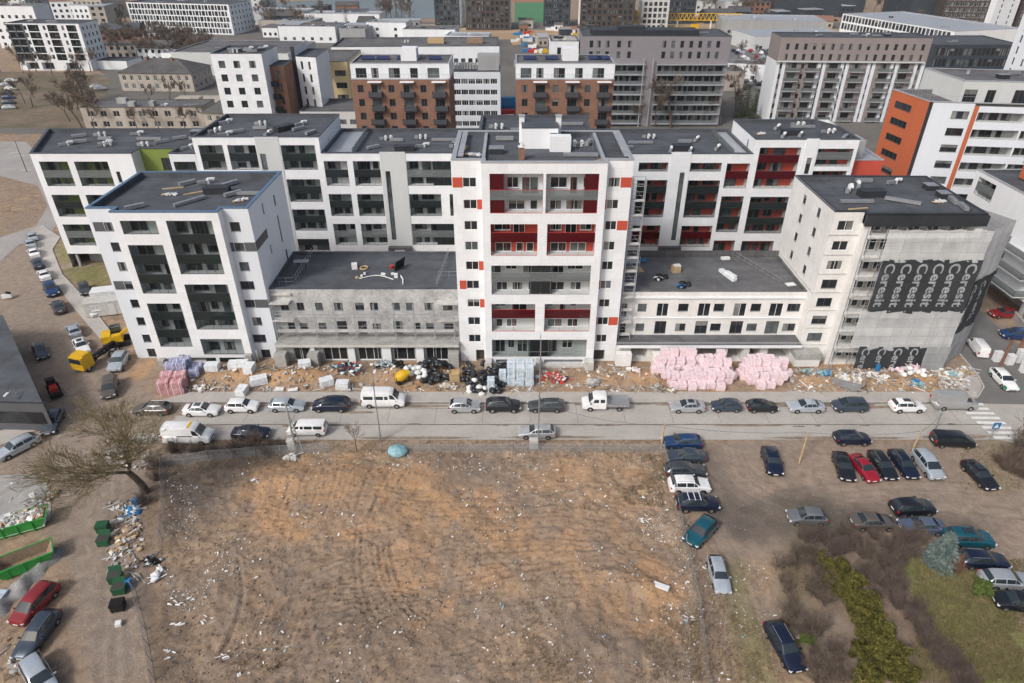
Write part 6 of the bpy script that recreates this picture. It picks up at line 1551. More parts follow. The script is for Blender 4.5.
# old dark roofed house bottom left of the street
B=Bld('old_shed',-78,88,'long low building with dark slate roof along the left street','shed',mats=('panelgrey','roof2'))
e=4.6
p=[G(-60,430,0),(-69.2,77.0),(-74.2,79.5)]
A0=G(42,402,e);A1=G(-40,400,e);A2=G(-60,320,e);A3=G(6,322,e)
poly=[A1,A0,A3,A2]
ins=lambda q:(q[0]*.985-.8,q[1]+.6)
B.wallpoly([A1,A0,A3,A2],0,e-.05,'panelgrey')
b=MB();b.poly([(q[0],q[1],e) for q in poly]);b.v=[(v[0],v[1],e+(.0 if i<2 else 1.2)) for i,v in enumerate(b.v)];
c=[(q[0],q[1]) for q in poly]
for k in range(4):
    a0,a1=poly[k],poly[(k+1)%4];za=e+(0 if k<2 else 1.2);zb=e+(0 if (k+1)%4<2 else 1.2);b.quad((a0[0],a0[1],e-.3),(a1[0],a1[1],e-.3),(a1[0],a1[1],zb),(a0[0],a0[1],za))
B.part('roof',b,'roof')
b=MB()
for i in range(7):
    q=seg(A1,A0,.15+.12*i);b.box(q[0]-.8,q[1]-.06,1.2,q[0]+.8,q[1]-.01,3.)
B.part('window',b,'glass');B.done()
# ------------------------------------------------------------ things on the site
R6=random.Random(21)
def hgt(u0,v0,v1):
    """height of a vertical post standing at pixel (u0,v0) whose top is seen at row v1"""
    x,y=G(u0,v0);k=math.tan(TH-math.atan((CY-v1)/F));return max(.5,H-y*k)
def thing1(name,label,cat,x,y,b,mats,rz=0,group=None,z=None,smooth=None):
    o=b.build(name,[M[k] for k in mats],None,(x,y,gz(x,y) if z is None else z),rz=rz,smooth=smooth);return tag(o,label,cat,group)
PK={}
def packmesh(key,w,d,h,mk,seed=0,mk2=None):
    k=(key,seed,mk,round(w,2))
    if k not in PK:
        r=random.Random(seed);b=MB();nx_,ny_,nz=2,2,3
        # wrapped pack of stacked sheets: slightly bulged block, a strap round it
        for j in range(nz):
            e=r.uniform(-.03,.03);b.obox((e,r.uniform(-.03,.03),h*(j+.5)/nz),(w*r.uniform(.95,1.),d*r.uniform(.95,1.),h/nz*.97),r.uniform(-.03,.03),0,jit=.025,rnd=r)
        b.box(-w*.30-.04,-d*.515,.02,-w*.30+.04,d*.515,h*1.015,1);b.box(w*.30-.04,-d*.515,.02,w*.30+.04,d*.515,h*1.015,1)
        PK[k]=b.mesh(key,[M[mk],M[mk2 or 'paper']])
    return PK[k]
def packs(lst,key,label,cat,group,w,d,h,mk,mk2=None,var=4):
    for i,(x,y,z,rz) in enumerate(lst):
        o=link(key,packmesh(key,w,d,h,mk,i%var,mk2),None,(x,y,gz(x,y)+z),rz);tag(o,label,cat,group)
def heap(x0,x1,rows,w,h,rnd,skew=.25):
    """rows: (y, layers, jitter)"""
    r=[]
    for y,lay,in0 in rows:
        for k in range(lay):
            x=x0+in0+k*.35+rnd.uniform(0,.3)
            while x<x1-in0-k*.35:
                if rnd.random()<.93:r.append((x+w/2,y+rnd.uniform(-.25,.25),k*h*.96,rnd.uniform(-skew,skew)))
                x+=w*rnd.uniform(1.0,1.14)
    return r
packs(heap(19.2,30.8,[(74.6,1,2.2),(75.7,2,.9),(76.8,2,.3),(77.9,3,.2),(79.,4,.6)],1.2,.88,R6,.16),'foam_board_pack','pink foam board pack in the large heap before the right low block','insulation pack','pink packs of the large heap',1.2,1.05,.86,'pink')
packs(heap(31.3,38.2,[(74.7,1,2.),(75.8,2,1.),(76.9,2,.4),(77.9,3,.1),(79.,3,.9)],1.2,.88,R6,.16),'foam_board_pack','pink foam board pack in the smaller heap right of the large one','insulation pack','pink packs of the smaller heap',1.2,1.05,.86,'pink')
packs([(-46.9+.1*i,73.4+1.35*j,1.05*k,.25) for i,j,k in ((0,0,0),(0,0,1),(0,1,0),(0,1,1),(18,0,0),(18,0,1),(18,1,0),(18,1,1))],'foam_board_pack','dusty red foam pack in the block of packs below the left wing','insulation pack','dusty red packs',1.55,1.25,1.02,'dred')
packs([(-46.9+1.5*i,76.2+1.3*j,1.05*k,.25) for i,j,k in ((0,0,0),(0,0,1),(1,0,0),(1,0,1),(0,1,0),(0,1,1),(1,1,0),(1,1,1),(2,0,0),(2,1,0))],'wool_pack','violet white wrapped pack behind the dusty red packs','insulation pack','violet white packs',1.4,1.2,1.0,'purple')
packs([(-.1+1.22*i,75.6+1.3*j,1.0*k,0.02*i) for i in range(3) for j in range(2) for k in range(3)],'wool_pack','pale blue wrapped pack in the tall stack before the tower','insulation pack','pale blue packs of the tall stack',1.18,1.2,.98,'bpack')
packs([(-1.3,75.9,0,.05),(-1.3,75.9,1.,.02)],'wool_pack','pale blue pack in the narrow pair left of the tall stack','insulation pack','pale blue packs of the narrow pair',1.0,1.1,.98,'bpack')
packs([(*G(491,390),0,.0),(*G(491,390),.98,.05)],'wool_pack','pale blue pack standing alone before the black roll heap','insulation pack','lone pale blue packs',1.0,1.0,.98,'bpack')
WL=[(215,377,0.05,'white wrapped pack beside the pallet pile'),(237,373,.1,'white wrapped pack, left of a pair on the sand mound'),(244,373,.05,'white wrapped pack, right of a pair on the sand mound'),(252,378,1.5,'white wrapped pack lying crosswise below the pair on the mound'),
    (260,386,.4,'long white wrapped pack lying aslant on the sand slope'),(243,394,1.5,'white wrapped pack at the road side of the sand slope'),(327,386,.5,'small white cube pack left of the sand heap'),(343,388,0.,'white cube pack beside the navy people carrier'),(306,371,.3,'white blue pack before the raw shop windows')]
for i,(u,v,rz,lb) in enumerate(WL):
    x,y=G(u,v);o=link('wool_pack',packmesh('white_pack',2.3 if i==4 else 1.75,1.25,1.05,'wpack',i%3),None,(x,y,gz(x,y)),rz);tag(o,lb,'insulation pack','white packs on the sand')
b=MB();b.obox((0,0,.12),(1.2,.7,.2),.05,0,jit=.05);b.obox((1.8,-.05,.12),(1.3,.55,.16),.2,0,jit=.05);thing1('foam_sheet_stack','two flat white sheet stacks on the sand above the pale blue estate','sheets',*G(280,391),b,['paper'])
# black rolls
def rollmesh(s):
    k=('roll',s)
    if k not in PK:
        r=random.Random(s);b=MB();n=10;L_=r.uniform(1.1,1.4);R_=r.uniform(.26,.34)
        ends=[(-L_/2,.6),(-L_/2+.12,1),(0,1.04),(L_/2-.12,1),(L_/2,.6)];i0=0
        for x,f in ends:
            for q in range(n):
                a=2*PI*q/n;rr=R_*f*r.uniform(.92,1.08);b.v.append((x,rr*math.cos(a),R_+rr*math.sin(a)))
        for e in range(4):
            for q in range(n):
                q2=(q+1)%n;b.f.append((e*n+q,(e+1)*n+q,(e+1)*n+q2,e*n+q2));b.m.append(0)
        b.f.append(tuple(range(n)));b.m.append(0);b.f.append(tuple(4*n+q for q in range(n-1,-1,-1)));b.m.append(0)
        PK[k]=b.mesh('film_roll',[M['roll']],50)
    return PK[k]
M['roll']=mat('black_film',(.022,.025,.03),.32,.4,2.,spec=.5)
for (u0,u1,v0,v1,n,h,lb,gr) in ((422,450,362,384,34,1.9,'black film wrapped roll in the heap before the grey block','black rolls, left heap'),(462,507,366,394,52,1.7,'black film wrapped roll in the heap left of the tower packs','black rolls, right heap')):
    for i in range(n):
        t,s=R6.random(),R6.random();u=u0+(u1-u0)*t;v=v0+(v1-v0)*s;x,y=G(u,v)
        if y>79.8:y=79.7
        z=max(0,h*(1-abs(t-.5)*1.7)*(1-abs(s-.4)*1.3))*R6.random()**.6
        o=link('film_roll',rollmesh(i%5),None,(x,y,gz(x,y)+z),R6.uniform(0,3));o.rotation_euler=(R6.uniform(-.3,.3),R6.uniform(-.5,.5),R6.uniform(0,3.1));tag(o,lb,'roll',gr)
# bags
def bagmesh(s,mk):
    k=('bag',s,mk)
    if k not in PK:
        r=random.Random(s);b=MB();b.ball((0,0,.3),.45,10,0,(1.1,.85,.75));b.v=[(x*r.uniform(.9,1.1),y*r.uniform(.9,1.1),max(0,z*r.uniform(.9,1.12))) for x,y,z in b.v];PK[k]=b.mesh('sack',[M[mk]],60)
    return PK[k]
for (u,v,n,sp,mk,lb,gr) in ((418,376,16,1.7,'paper','white sack in the pile beside the black rolls','white sacks by the rolls'),(478,390,8,1.2,'paper','white sack lying before the right roll heap','white sacks before the rolls'),(398,372,6,1.,'black','black sack behind the yellow drum','black sacks behind the drum'),
    (915,378,7,1.6,'paper','white sack in the rubbish below the dark lettered net','white sacks below the net')):
    cx,cy=G(u,v)
    for i in range(n):
        x=cx+R6.gauss(0,sp*.55);y=min(79.6,cy+R6.gauss(0,sp*.4));o=link('sack',bagmesh(i%4,mk),None,(x,y,gz(x,y)+R6.choice([0,0,.4,.7])*.8),R6.uniform(0,3));tag(o,lb,'sack',gr)
# scrap heaps: one lump of mixed site waste each
def scrap(label,u,v,w,d,n,cols,seed,name='scrap_pile',hmax=.7,big=1.):
    r=random.Random(seed);b=MB()
    for i in range(n):
        x=r.gauss(0,w*.38);y=r.gauss(0,d*.35);z=max(0.,hmax*(1-abs(x)/w-abs(y)/d))*r.random()
        k=r.random();m=r.randrange(len(cols))
        if k<.45:b.obox((x,y,z+.12),(r.uniform(.25,.9)*big,r.uniform(.15,.55)*big,r.uniform(.04,.3)),r.uniform(0,3),m,r.uniform(-.4,.4),r.uniform(-.4,.4),.04,r)
        elif k<.75:b.obox((x,y,z+.08),(r.uniform(.8,2.2)*big,r.uniform(.06,.14),.06),r.uniform(0,3),m,0,r.uniform(-.25,.25),0,r)
        else:b.ball((x,y,z+.18),r.uniform(.15,.38)*big,6,m,(1.2,1,.7))
    x,y=G(u,v);o=thing1(name,label,'scrap pile',x,y,b,cols)
    return o
for i,(lb,u,v,w,d,n,cols,hm) in enumerate([
 ('heap of coloured scrap and a red board before the raw shop windows',348,373,3.,1.6,60,['paper','steelp','redp','black','cyan'],.8),('pallet and timber pile right of the violet packs',193,376,2.2,1.3,45,['pallet','wood','paper'],.9),
 ('pale rubble pile with planks near the white saloon',197,390,1.7,1.1,30,['concrete2','paper','wood'],.6),('grey pipes and plastic behind the yellow drum',385,367,2.6,1.,40,['metal','cyan','black','paper'],.9),
 ('timber boards and stones before the right roll heap',447,387,1.8,1.,35,['wood','concrete2','pallet'],.4),('orange and white scrap heap right of the tall pale blue stack',549,377,2.2,1.2,50,['redp','paper','metal','accent'],.5),
 ('red tools and scrap before the tower entrance',561,380,1.6,1.,36,['redp','darkp','paper'],.4),('pile of pale gravel with a board beside the flatbed truck',593,385,1.5,.9,36,['concrete2','metal'],.3),
 ('pink wrapped scrap before the open garage bays',632,374,1.2,.7,14,['pink','paper'],.5),('grey blocks and posts at the left end of the pink heap',658,390,.9,1.2,20,['concrete','wood'],.9),('brown sack and blocks before the large pink heap',670,391,.8,.7,12,['pallet','paper','wood'],.6),
 ('rubble with planks left of the net foot',868,380,2.4,1.2,50,['concrete2','wood','paper'],.4),('turquoise crate and scrap by the pier of the right low block',806,375,1.2,.7,16,['cyan','wood'],.5),('blue sheeting beside the tilted skip',822,378,1.3,.8,18,['blueplastic','cyan'],.6),
 ('pink and white waste pack heap under the dark net',911,374,2.4,1.2,44,['pink','paper','pink'],1.3),('torn blue plastic bundle below the net',915,385,.9,.7,16,['blueplastic','cyan'],.7),('big mixed heap of boards and white sheets at the street corner',945,377,3.3,1.8,110,['paper','card','pallet','concrete2','cyan'],.9),
 ('white sheets and timber right of the corner heap',963,372,1.6,1.2,46,['paper','metal','card'],.6),('cardboard and board pile between the green bins and the fence',126,540,1.2,2.6,70,['card','paper','pallet','card','concrete2'],.6),('white scrap strip behind the upper green bins',134,508,1.,1.6,40,['paper','concrete2','blueplastic'],.5),
 ('grey shrink film heap under the bare tree, left part',118,452,1.2,1.,30,['metal','paper','concrete2'],.5),('white tarp and grey boards under the bare tree',140,440,2.2,1.,40,['paper','metal','concrete2'],.8),('white plastic scrap at the foot of the wooden pole',293,458,1.,.7,20,['paper','concrete2'],.4),
 ('concrete slabs and beams piled on the apron',38,500,1.6,1.6,26,['concrete2','concrete','metal'],.6),('planks leaning at the apron edge',52,497,.6,1.8,18,['wood','metal','concrete'],.4),('dark branches and boards by the old shed wall',24,405,3,.8,30,['wood','black','metal'],.5),
 ('white sheet heap beside the site hut',108,292,2.2,1.,24,['paper','metal'],.5),('dark sacks thrown against the fence corner',152,562,1.2,.9,24,['black','black','metal'],.5),('pale plastic film caught on the fence end',157,577,.5,1.1,14,['wpack','paper'],.4),
 ('rubble strip along the lower wall by the vehicles',20,668,1.2,1.2,30,['concrete2','concrete','wood'],.3)]):
    M.setdefault('steelp',mat('blue_grey_plastic',(.06,.09,.14),.4,.1,1.));M.setdefault('darkp',mat('dark_violet_scrap',(.09,.05,.08),.6,.2,1.))
    scrap(lb,u,v,w,d,n,cols,100+i,hmax=hm)
# the yellow mixer drum
x,y=G(403,383);r=empty('concrete_mixer',(x,y,gz(x,y)),.3,'yellow orange drum of a concrete mixer behind the white minibus','mixer')
b=MB();n=14
prof=[(-1.0,.25),(-.8,.55),(-.2,.82),(.35,.75),(.85,.42),(1.0,.40)]
for px_,rr in prof:
    for k in range(n):a=2*PI*k/n;b.v.append((px_,rr*math.cos(a),1.05+rr*math.sin(a)+px_*.25))
for e in range(len(prof)-1):
    for k in range(n):k2=(k+1)%n;b.f.append((e*n+k,(e+1)*n+k,(e+1)*n+k2,e*n+k2));b.m.append(0)
b.f.append(tuple(range(n)));b.m.append(0);b.build('drum',[M['yellow']],r,smooth=50)
b=MB();b.box(-1.1,-.5,.3,1.1,-.4,.42);b.box(-1.1,.4,.3,1.1,.5,.42);b.box(-.9,-.5,.3,-.8,.5,1.1);b.box(.8,-.5,.3,.9,.5,1.);b.build('frame',[M['black']],r)
for s in(-1,1):
    b=MB();b.tube((-.6,s*.6,.3),(-.6,s*.72,.3),.3,.3,12);b.build('wheel',[M['tar']],r)
# crate
b=MB()
for z in(.1,.45,.8,1.15):
    b.box(-.7,-.6,z,.7,-.55,z+.25);b.box(-.7,.55,z,.7,.6,z+.25);b.box(-.7,-.55,z,-.65,.55,z+.25);b.box(.65,-.55,z,.7,.55,z+.25)
b.box(-.6,-.5,.1,.6,.5,1.2);thing1('timber_crate','slatted timber crate between the two black roll heaps','crate',*G(455,380),b,['pallet'])
# skips
def skip(label,x,y,rz,L_,Wd,Hh,mk,fill=None,z=0,tilt=0,inner='card',seed=0):
    r=empty('waste_skip',(x,y,gz(x,y)+z),rz,label,'skip');r.rotation_euler=(tilt,0,rz)
    b=MB();a=.75;t=.06;hw=Wd/2
    for (l0,l1,w_,fl,m) in((L_/2-a,L_/2,hw,1,0),(L_/2-a-t,L_/2-t,hw-t,-1,1)):
        bt=[(-l0,-w_*.86,.12+(t if fl<0 else 0)),(l0,-w_*.86,.12+(t if fl<0 else 0)),(l0,w_*.86,.12+(t if fl<0 else 0)),(-l0,w_*.86,.12+(t if fl<0 else 0))];tp=[(-l1,-w_,Hh),(l1,-w_,Hh),(l1,w_,Hh),(-l1,w_,Hh)]
        for k in range(4):
            q=[bt[k],bt[(k+1)%4],tp[(k+1)%4],tp[k]];b.poly(q if fl>0 else q[::-1],m)
        b.poly(bt if fl<0 else bt[::-1],m)
    for x0,y0,x1,y1 in((-L_/2-.05,-hw-.05,L_/2+.05,-hw+.06),(-L_/2-.05,hw-.06,L_/2+.05,hw+.05),(-L_/2-.05,-hw,-L_/2+.06,hw),(L_/2-.06,-hw,L_/2+.05,hw)):b.box(x0,y0,Hh-.05,x1,y1,Hh+.07,0)
    for xx in(-L_*.25,0,L_*.25):
        for s in(-1,1):b.obox((xx,s*hw*.955,Hh*.5),(.1,.08,Hh*.9),0,0,-s*.1)
    b.build('shell',[M[mk],M[inner]],r)
    if fill:
        q=MB();rr=random.Random(seed)
        for i in range(150 if fill!='rubble' else 60):q.obox((rr.uniform(-L_/2+.5,L_/2-.5),rr.uniform(-hw+.25,hw-.25),Hh-.15+rr.uniform(0,.3)),(rr.uniform(.2,.8),rr.uniform(.15,.5),rr.uniform(.05,.3)),rr.uniform(0,3),rr.randrange(5),rr.uniform(-.5,.5),rr.uniform(-.5,.5),.03,rr)
        q.box(-L_/2+.4,-hw+.12,.3,L_/2-.4,hw-.12,Hh-.12,1)
        q.build('waste',[M[k] for k in(['paper','paper','concrete2','card','wpack'] if fill!='rubble' else ['paper','concrete2','paper','card','concrete2'])],r)
    return r
x,y=G(22,529);skip('green skip heaped with white rubbish beside the concrete apron',x,y,math.radians(24),5.4,2.1,1.5,'skipgreen','mixed',seed=3)
x,y=G(27,566);skip('empty rusty green skip beside the grey tarpaulin ridge',x,y,math.radians(34),5.2,2.2,1.4,'skipgreen',inner='wood')
x,y=G(845,388);skip('grey steel skip full of white rubble sacks above the steel grey people carrier',x,y,math.radians(-28),4.2,2.,1.3,'metal','rubble',seed=8)
# lumpy ridge of grey tarpaulin
b=MB();p0=Vector(G(-8,616));p1=Vector(G(58,550));d=(p1-p0);L_=d.length;d/=L_;nn=Vector((-d.y,d.x));rr=random.Random(4)
nu,nv=26,6
for i in range(nu+1):
    for j in range(nv+1):
        s=j/nv*2-1;h=.75*(1-s*s)*(.75+.35*math.sin(i*.7)+rr.uniform(-.12,.12));w=.95+.2*math.sin(i*.9)
        p=p0+d*(L_*i/nu)+nn*(s*w);b.v.append((p.x-p0.x,p.y-p0.y,max(-.05,h)))
for i in range(nu):
    for j in range(nv):k=i*(nv+1)+j;b.f.append((k,k+nv+1,k+nv+2,k+1));b.m.append(0)
M['tarp']=mat('grey_tarpaulin',(.27,.27,.265),.6,.3,.9,fine=4)
o=b.build('tarpaulin_ridge',[M['tarp']],None,(p0.x,p0.y,.02),smooth=60);tag(o,'long ridge covered with grey tarpaulin between the skips and the dark red car','tarpaulin')
b=MB()
for i in range(7):b.obox((rr.uniform(-.4,.4),-i*1.25,.35),(1.1,1.4,.6),rr.uniform(-.2,.2),i%3,0,rr.uniform(-.1,.1),.08,rr)
thing1('pipe_stack','row of pale blue wrapped bundles along the left edge below the skips','bundles',*G(1,600),b,['bpack','metal','steelp'],rz=-.1)
# bins
def binmesh(open_,mk='bin'):
    b=MB();b.box(-.68,-.52,.18,.68,.52,1.02,0)
    b.box(-.74,-.58,1.02,.74,.58,1.1,0)
    if open_: b.box(-.62,-.46,1.04,.62,.46,1.105,1);b.obox((0,.66,1.35),(1.36,.06,.75),0,0,-.35)
    else: b.obox((0,0,1.2),(1.4,1.1,.16),0,0,0,0,.02)
    for x in(-.55,.55):
        for y in(-.4,.4):b.tube((x,y-.05,.1),(x,y+.05,.1),.1,.1,8,2)
    for s in(-1,1):b.box(s*.74,-.2,.85,s*.84,.2,.92,0)
    return b
for u,v,op,lb,rz,mk in((104.5,531,0,'dark green bin with closed lid, topmost at the lane',.15,'bin'),(105.5,544,1,'open dark green bin below the closed one',.1,'bin'),(117,581,1,'open small green bin full of scrap in the lower bin row',.25,'bin'),(121,592,1,'open dark green bin in the middle of the lower row',.2,'bin'),(119.5,609,0,'black bin with closed lid at the end of the lower row',.2,'black')):
    thing1('waste_bin',lb,'waste bin',*G(u,v),binmesh(op),[mk,'dark','tar'],rz=rz,group='waste bins along the dirt lane').scale=(.84,.84,.84)
def barrel(b):b.tube((0,0,0),(0,0,.9),.3,.3,14);b.tube((0,0,.88),(0,0,.93),.31,.31,14);b.tube((0,0,.4),(0,0,.45),.32,.32,14)
b=MB();barrel(b);thing1('barrel','blue plastic barrel beside the green bins','barrel',*G(130,586),b,['blueplastic'])
b=MB();barrel(b);thing1('barrel','small blue barrel under the bare tree','barrel',*G(146,491),b,['blueplastic'])
b=MB();barrel(b);thing1('barrel','dark blue barrel standing before the lettered net foot','barrel',*G(876,373),b,['blueplastic'])
b=MB();b.obox((0,0,.2),(.5,.5,.35),.3,0);thing1('carton','small white carton below the black bin','carton',*G(119,625),b,['paper'])
b=MB();b.obox((0,0,.12),(1.5,.6,.16),-.5,0,jit=.06);thing1('foam_board','bright white foam board lying on the sandy field','board',*G(660,591),b,['paper'])
b=MB();b.obox((0,0,.12),(1.1,.7,.14),.1,0,jit=.04);thing1('foam_board','cream board lying on the field left of the white suv','board',*G(643,493),b,['pallet'])
rr=random.Random(9);b=MB();b.ball((0,0,.45),1.05,16,0,(1.15,1,.62));b.v=[(x*rr.uniform(.94,1.05),y*rr.uniform(.94,1.05),max(0,z*rr.uniform(.93,1.06))) for x,y,z in b.v];thing1('tarp_bundle','turquoise tarpaulin ball at the upper edge of the field','tarp bundle',*G(398,454),b,['cyan'],smooth=60)
# site huts
def hut(label,u,v,w,d,h,mk,rz):
    x,y=G(u,v);r=empty('site_hut',(x,y,.05),rz,label,'site hut');b=MB();b.box(-w/2,-d/2,.15,w/2,d/2,h);b.box(-w/2-.06,-d/2-.06,h,w/2+.06,d/2+.06,h+.08)
    for k in range(int(w/.5)):b.box(-w/2+.2+k*.5,-d/2-.02,.3,-w/2+.28+k*.5,-d/2,h-.15)
    b.build('body',[M[mk]],r);f,g=window_mesh(1.2,.9,'2','wframe');o=link('window',f,r,(-w*.3,-d/2-.03,1.2));link('pane',g[0],o);b=MB();b.box(w*.15,-d/2-.05,.2,w*.15+.9,-d/2-.01,2.2);b.build('door',[M['lgrey']],r)
hut('beige site container beside the small white van',108,313,5.6,2.4,2.5,'concrete2',.25);hut('white site container behind the beige one',112,302,5.,2.2,2.4,'wmetal',.25)
# yellow excavator and hook loader truck
x,y=G(118,344);r=empty('excavator',(x,y,.05),math.radians(25),'yellow excavator working beside the left front wing','excavator')
for s in(-1,1):
    b=MB();b.box(-1.7,s*1.-.28,.0,1.7,s*1.+.28,.35);b.obox((0,s*1.,.45),(3.5,.55,.5),0,0,jit=.03);b.build('track',[M['tar']],r)
b=MB();b.box(-1.5,-1.2,.85,1.0,1.2,1.25);b.obox((-1.1,0,1.6),(1.3,2.3,.9),0,0,jit=.05);b.box(-.5,-1.2,1.25,.9,-.2,1.9);b.build('upper_body',[M['yellow']],r)
b=MB();b.obox((.25,.65,1.95),(1.4,1.0,1.5),0,0,0,0,.04);b.build('cab',[M['carglass']],r)
b=MB();b.obox((1.9,-.3,2.3),(2.6,.35,.45),0,0,0,-.55);b.obox((3.6,-.3,2.2),(2.0,.3,.35),0,0,0,.75);b.build('boom',[M['yellow']],r)
b=MB();b.obox((4.3,-.3,1.1),(.7,.9,.7),0,0,0,.4);b.build('bucket',[M['black']],r)
p0=Vector(G(84,371));p1=Vector(G(112,352));a=math.atan2(p0.y-p1.y,p0.x-p1.x);c=(p0+p1)/2;x,y=c
r=empty('hook_loader_truck',(x,y,.04),a,'yellow cab truck with a bare dark chassis beside the excavator','truck')
b=MB();b.obox((2.4,0,1.65),(1.9,2.2,1.9),0,0,0,0,.05);b.box(1.45,-1.05,.6,3.4,1.05,.75);b.obox((2.2,0,2.65),(1.3,2.,.2),0,0);b.build('cab',[M['yellow']],r,smooth=30)
b=MB();b.quad((3.38,-.95,1.65),(3.38,.95,1.65),(3.33,.95,2.4),(3.33,-.95,2.4));b.v=[(q[0]+.04,q[1],q[2]) for q in b.v];b.build('windscreen',[M['carglass']],r)
b=MB();b.box(-3.6,-.45,.75,1.5,-.25,1.0);b.box(-3.6,.25,.75,1.5,.45,1.);b.obox((-1.2,0,1.25),(4.6,.5,.25),0,0,0,.03);b.box(-3.4,-1.1,.95,-3.2,1.1,1.15);b.box(.8,-1.,.9,1.4,1.,1.5);b.build('chassis',[M['black']],r)
for xx in(2.5,-1.6,-2.8):
    for s in(-1,1):wheel(r,xx,s*.95,.48)
# little red and black tractor
x,y=G(55,392);r=empty('tractor',(x,y,.03),math.radians(-50),'small red and black loader by the old shed wall','loader')
b=MB();b.obox((.6,0,.9),(1.5,.9,.7),0,0);b.obox((-.4,0,1.3),(.9,1.1,1.3),0,1);b.obox((1.9,0,.5),(.5,1.5,.6),0,1);b.build('body',[M['redp'],M['black']],r)
for xx,R_ in((.9,.35),(-.5,.5)):
    for s in(-1,1):wheel(r,xx,s*.65,R_)
b=MB();b.obox((0,0,.55),(1.5,.5,.6),.3,0);b.obox((.2,.3,1.),(.9,.3,.4),-.3,1);thing1('motorbike_heap','white and dark scooter parts parked at the far left wall','scooters',*G(8,299),b,['paper','black'])
# poles, lamps, signs, cabinets
def pole(label,u,v,v1,mk='wood',r0=.14,r1=.09,name='utility_pole',cat='pole',h=None):
    x,y=G(u,v);h=h or hgt(u,v,v1);o=empty(name,(x,y,gz(x,y)-.05),0,label,cat);b=MB();b.tube((0,0,0),(0,0,h),r0,r1,8);b.build('shaft',[M[mk]],o);return o,h
def crossarm(o,h):
    b=MB();b.box(-.7,-.06,h-.45,.7,.06,h-.33)
    for x in(-.6,0,.6):b.tube((x,0,h-.33),(x,0,h-.15),.04,n=6)
    b.build('crossarm',[M['concrete']],o)
o,h=pole('weathered pole leaning over the white minibus at the field edge',296,451,402,'concrete',.17,.11);b=MB();b.tube((.9,-.1,0),(.1,0,h*.75),.09,.07,6);b.build('stay_post',[M['concrete']],o)
for u,v,v1,lb in((799,463,431,'brown wooden pole beside the single navy suv'),(912,452,430,'brown wooden pole between the navy and pale blue cars'),(661,448,424,'brown wooden pole at the upper end of the fence row')):
    o,h=pole(lb,u,v,v1,'pallet',.12,.08);crossarm(o,h)
def lampost(label,u,v,v1,side=1,mk='metal'):
    o,h=pole(label,u,v,v1,mk,.10,.06,'street_lamp','street lamp');b=MB();b.tube((0,0,h),(.0,side*1.1,h+.25),.045,.04,6);b.build('arm',[M[mk]],o);b=MB();b.obox((0,side*1.4,h+.25),(.28,.7,.12),0,0);b.build('lamp_head',[M['wmetal']],o)
lampost('grey street lamp standing behind the white high roof minibus',381,442,380,1);lampost('grey street lamp crossing the silver lower lane estate',538,449,342,1);lampost('grey street lamp beside the grey panel van',933,434,412,1);lampost('grey street lamp before the old dark shed',31,424,389,-1)
o,h=pole('thin wooden post beside the street lamp of the old shed',42,421,391,'pallet',.1,.08)
o,h=pole('dark lamp mast at the far left street corner',27,172,140,'graph',.1,.06,'street_lamp','street lamp')
x,y=G(989,441);o=empty('road_sign',(x,y,.02),0,'blue square crossing sign beside the zebra crossing','road sign');b=MB();b.tube((0,0,0),(0,0,2.9),.04,n=6);b.build('post',[M['metal']],o)
b=MB();b.box(-.45,-.07,1.95,.45,-.03,2.85);b.build('sign_plate',[M['blueplastic']],o);b=MB();b.poly([(-.3,-.075,2.1),(.3,-.075,2.1),(0,-.075,2.7)]);s_=b.build('sign_symbol',[M['paper']],o)
for u,v,lb in((293,449,'grey cable cabinet at the foot of the weathered pole'),(533.5,448,'grey cable cabinet at the foot of the street lamp')):
    b=MB();b.box(-.5,-.25,0,.5,.25,1.35);b.box(-.55,-.3,1.35,.55,.3,1.43);b.box(-.02,-.27,.1,.02,-.25,1.3);thing1('cable_cabinet',lb,'cabinet',*G(u,v),b,['concrete2'])
# overhead wires
def wire(label,pts,sag=.5):
    b=MB()
    for (p,q) in zip(pts,pts[1:]):
        prev=None
        for i in range(9):
            t=i/8;c=(p[0]+(q[0]-p[0])*t,p[1]+(q[1]-p[1])*t,p[2]+(q[2]-p[2])*t-4*sag*t*(1-t))
            if prev:b.tube(prev,c,.018,n=3,cap=False)
            prev=c
    o=b.build('overhead_wire',[M['black']]);tag(o,label,'wire')
pp=[]
for u,v,v1 in((661,448,424),(799,463,431),(912,452,430),(933,434,412)):
    x,y=G(u,v);pp.append((x,y,hgt(u,v,v1)-.2))
wire('black overhead wire strung between the brown wooden poles',pp)
x,y=G(661,448);x2,y2=G(296,451);wire('long overhead wire from the weathered pole to the brown pole',[(x2,y2,hgt(296,451,402)-.3),(G(538,449)[0],G(538,449)[1],7.),(x,y,hgt(661,448,424)-.2)],.8)
# brown posts and boxes on the right street side
for i,(u,v,hh,lb) in enumerate(((1000,366,4.2,'thick brown post by the white boxes on the side street'),(1014,360,4.6,'second brown post, right of the thick one'))):
    b=MB();b.tube((0,0,0),(.25,.2,hh),.22,.2,8);thing1('steel_post',lb,'post',*G(u,v),b,['brickp' if 'brickp' in M else (M.__setitem__('brickp',mat('rust_brown_paint',(.20,.10,.075),.6,.2,1.)) or 'brickp')])
for i,(u,v,w,hh,lb) in enumerate(((996,361,1.,1.5,'small white meter box beside the thick brown post'),(1008,364,1.,1.5,'white meter box between the two brown posts'),(1020,362,1.6,2.,'pale grey meter cabinet at the right edge'),(1026,372,1.8,2.2,'white cabinet at the end of the side street kerb'))):
    b=MB();b.box(-w/2,-.4,0,w/2,.4,hh);b.box(-w/2-.05,-.45,hh,w/2+.05,.45,hh+.08);thing1('meter_box',lb,'meter box',*G(u,v),b,['wmetal'])
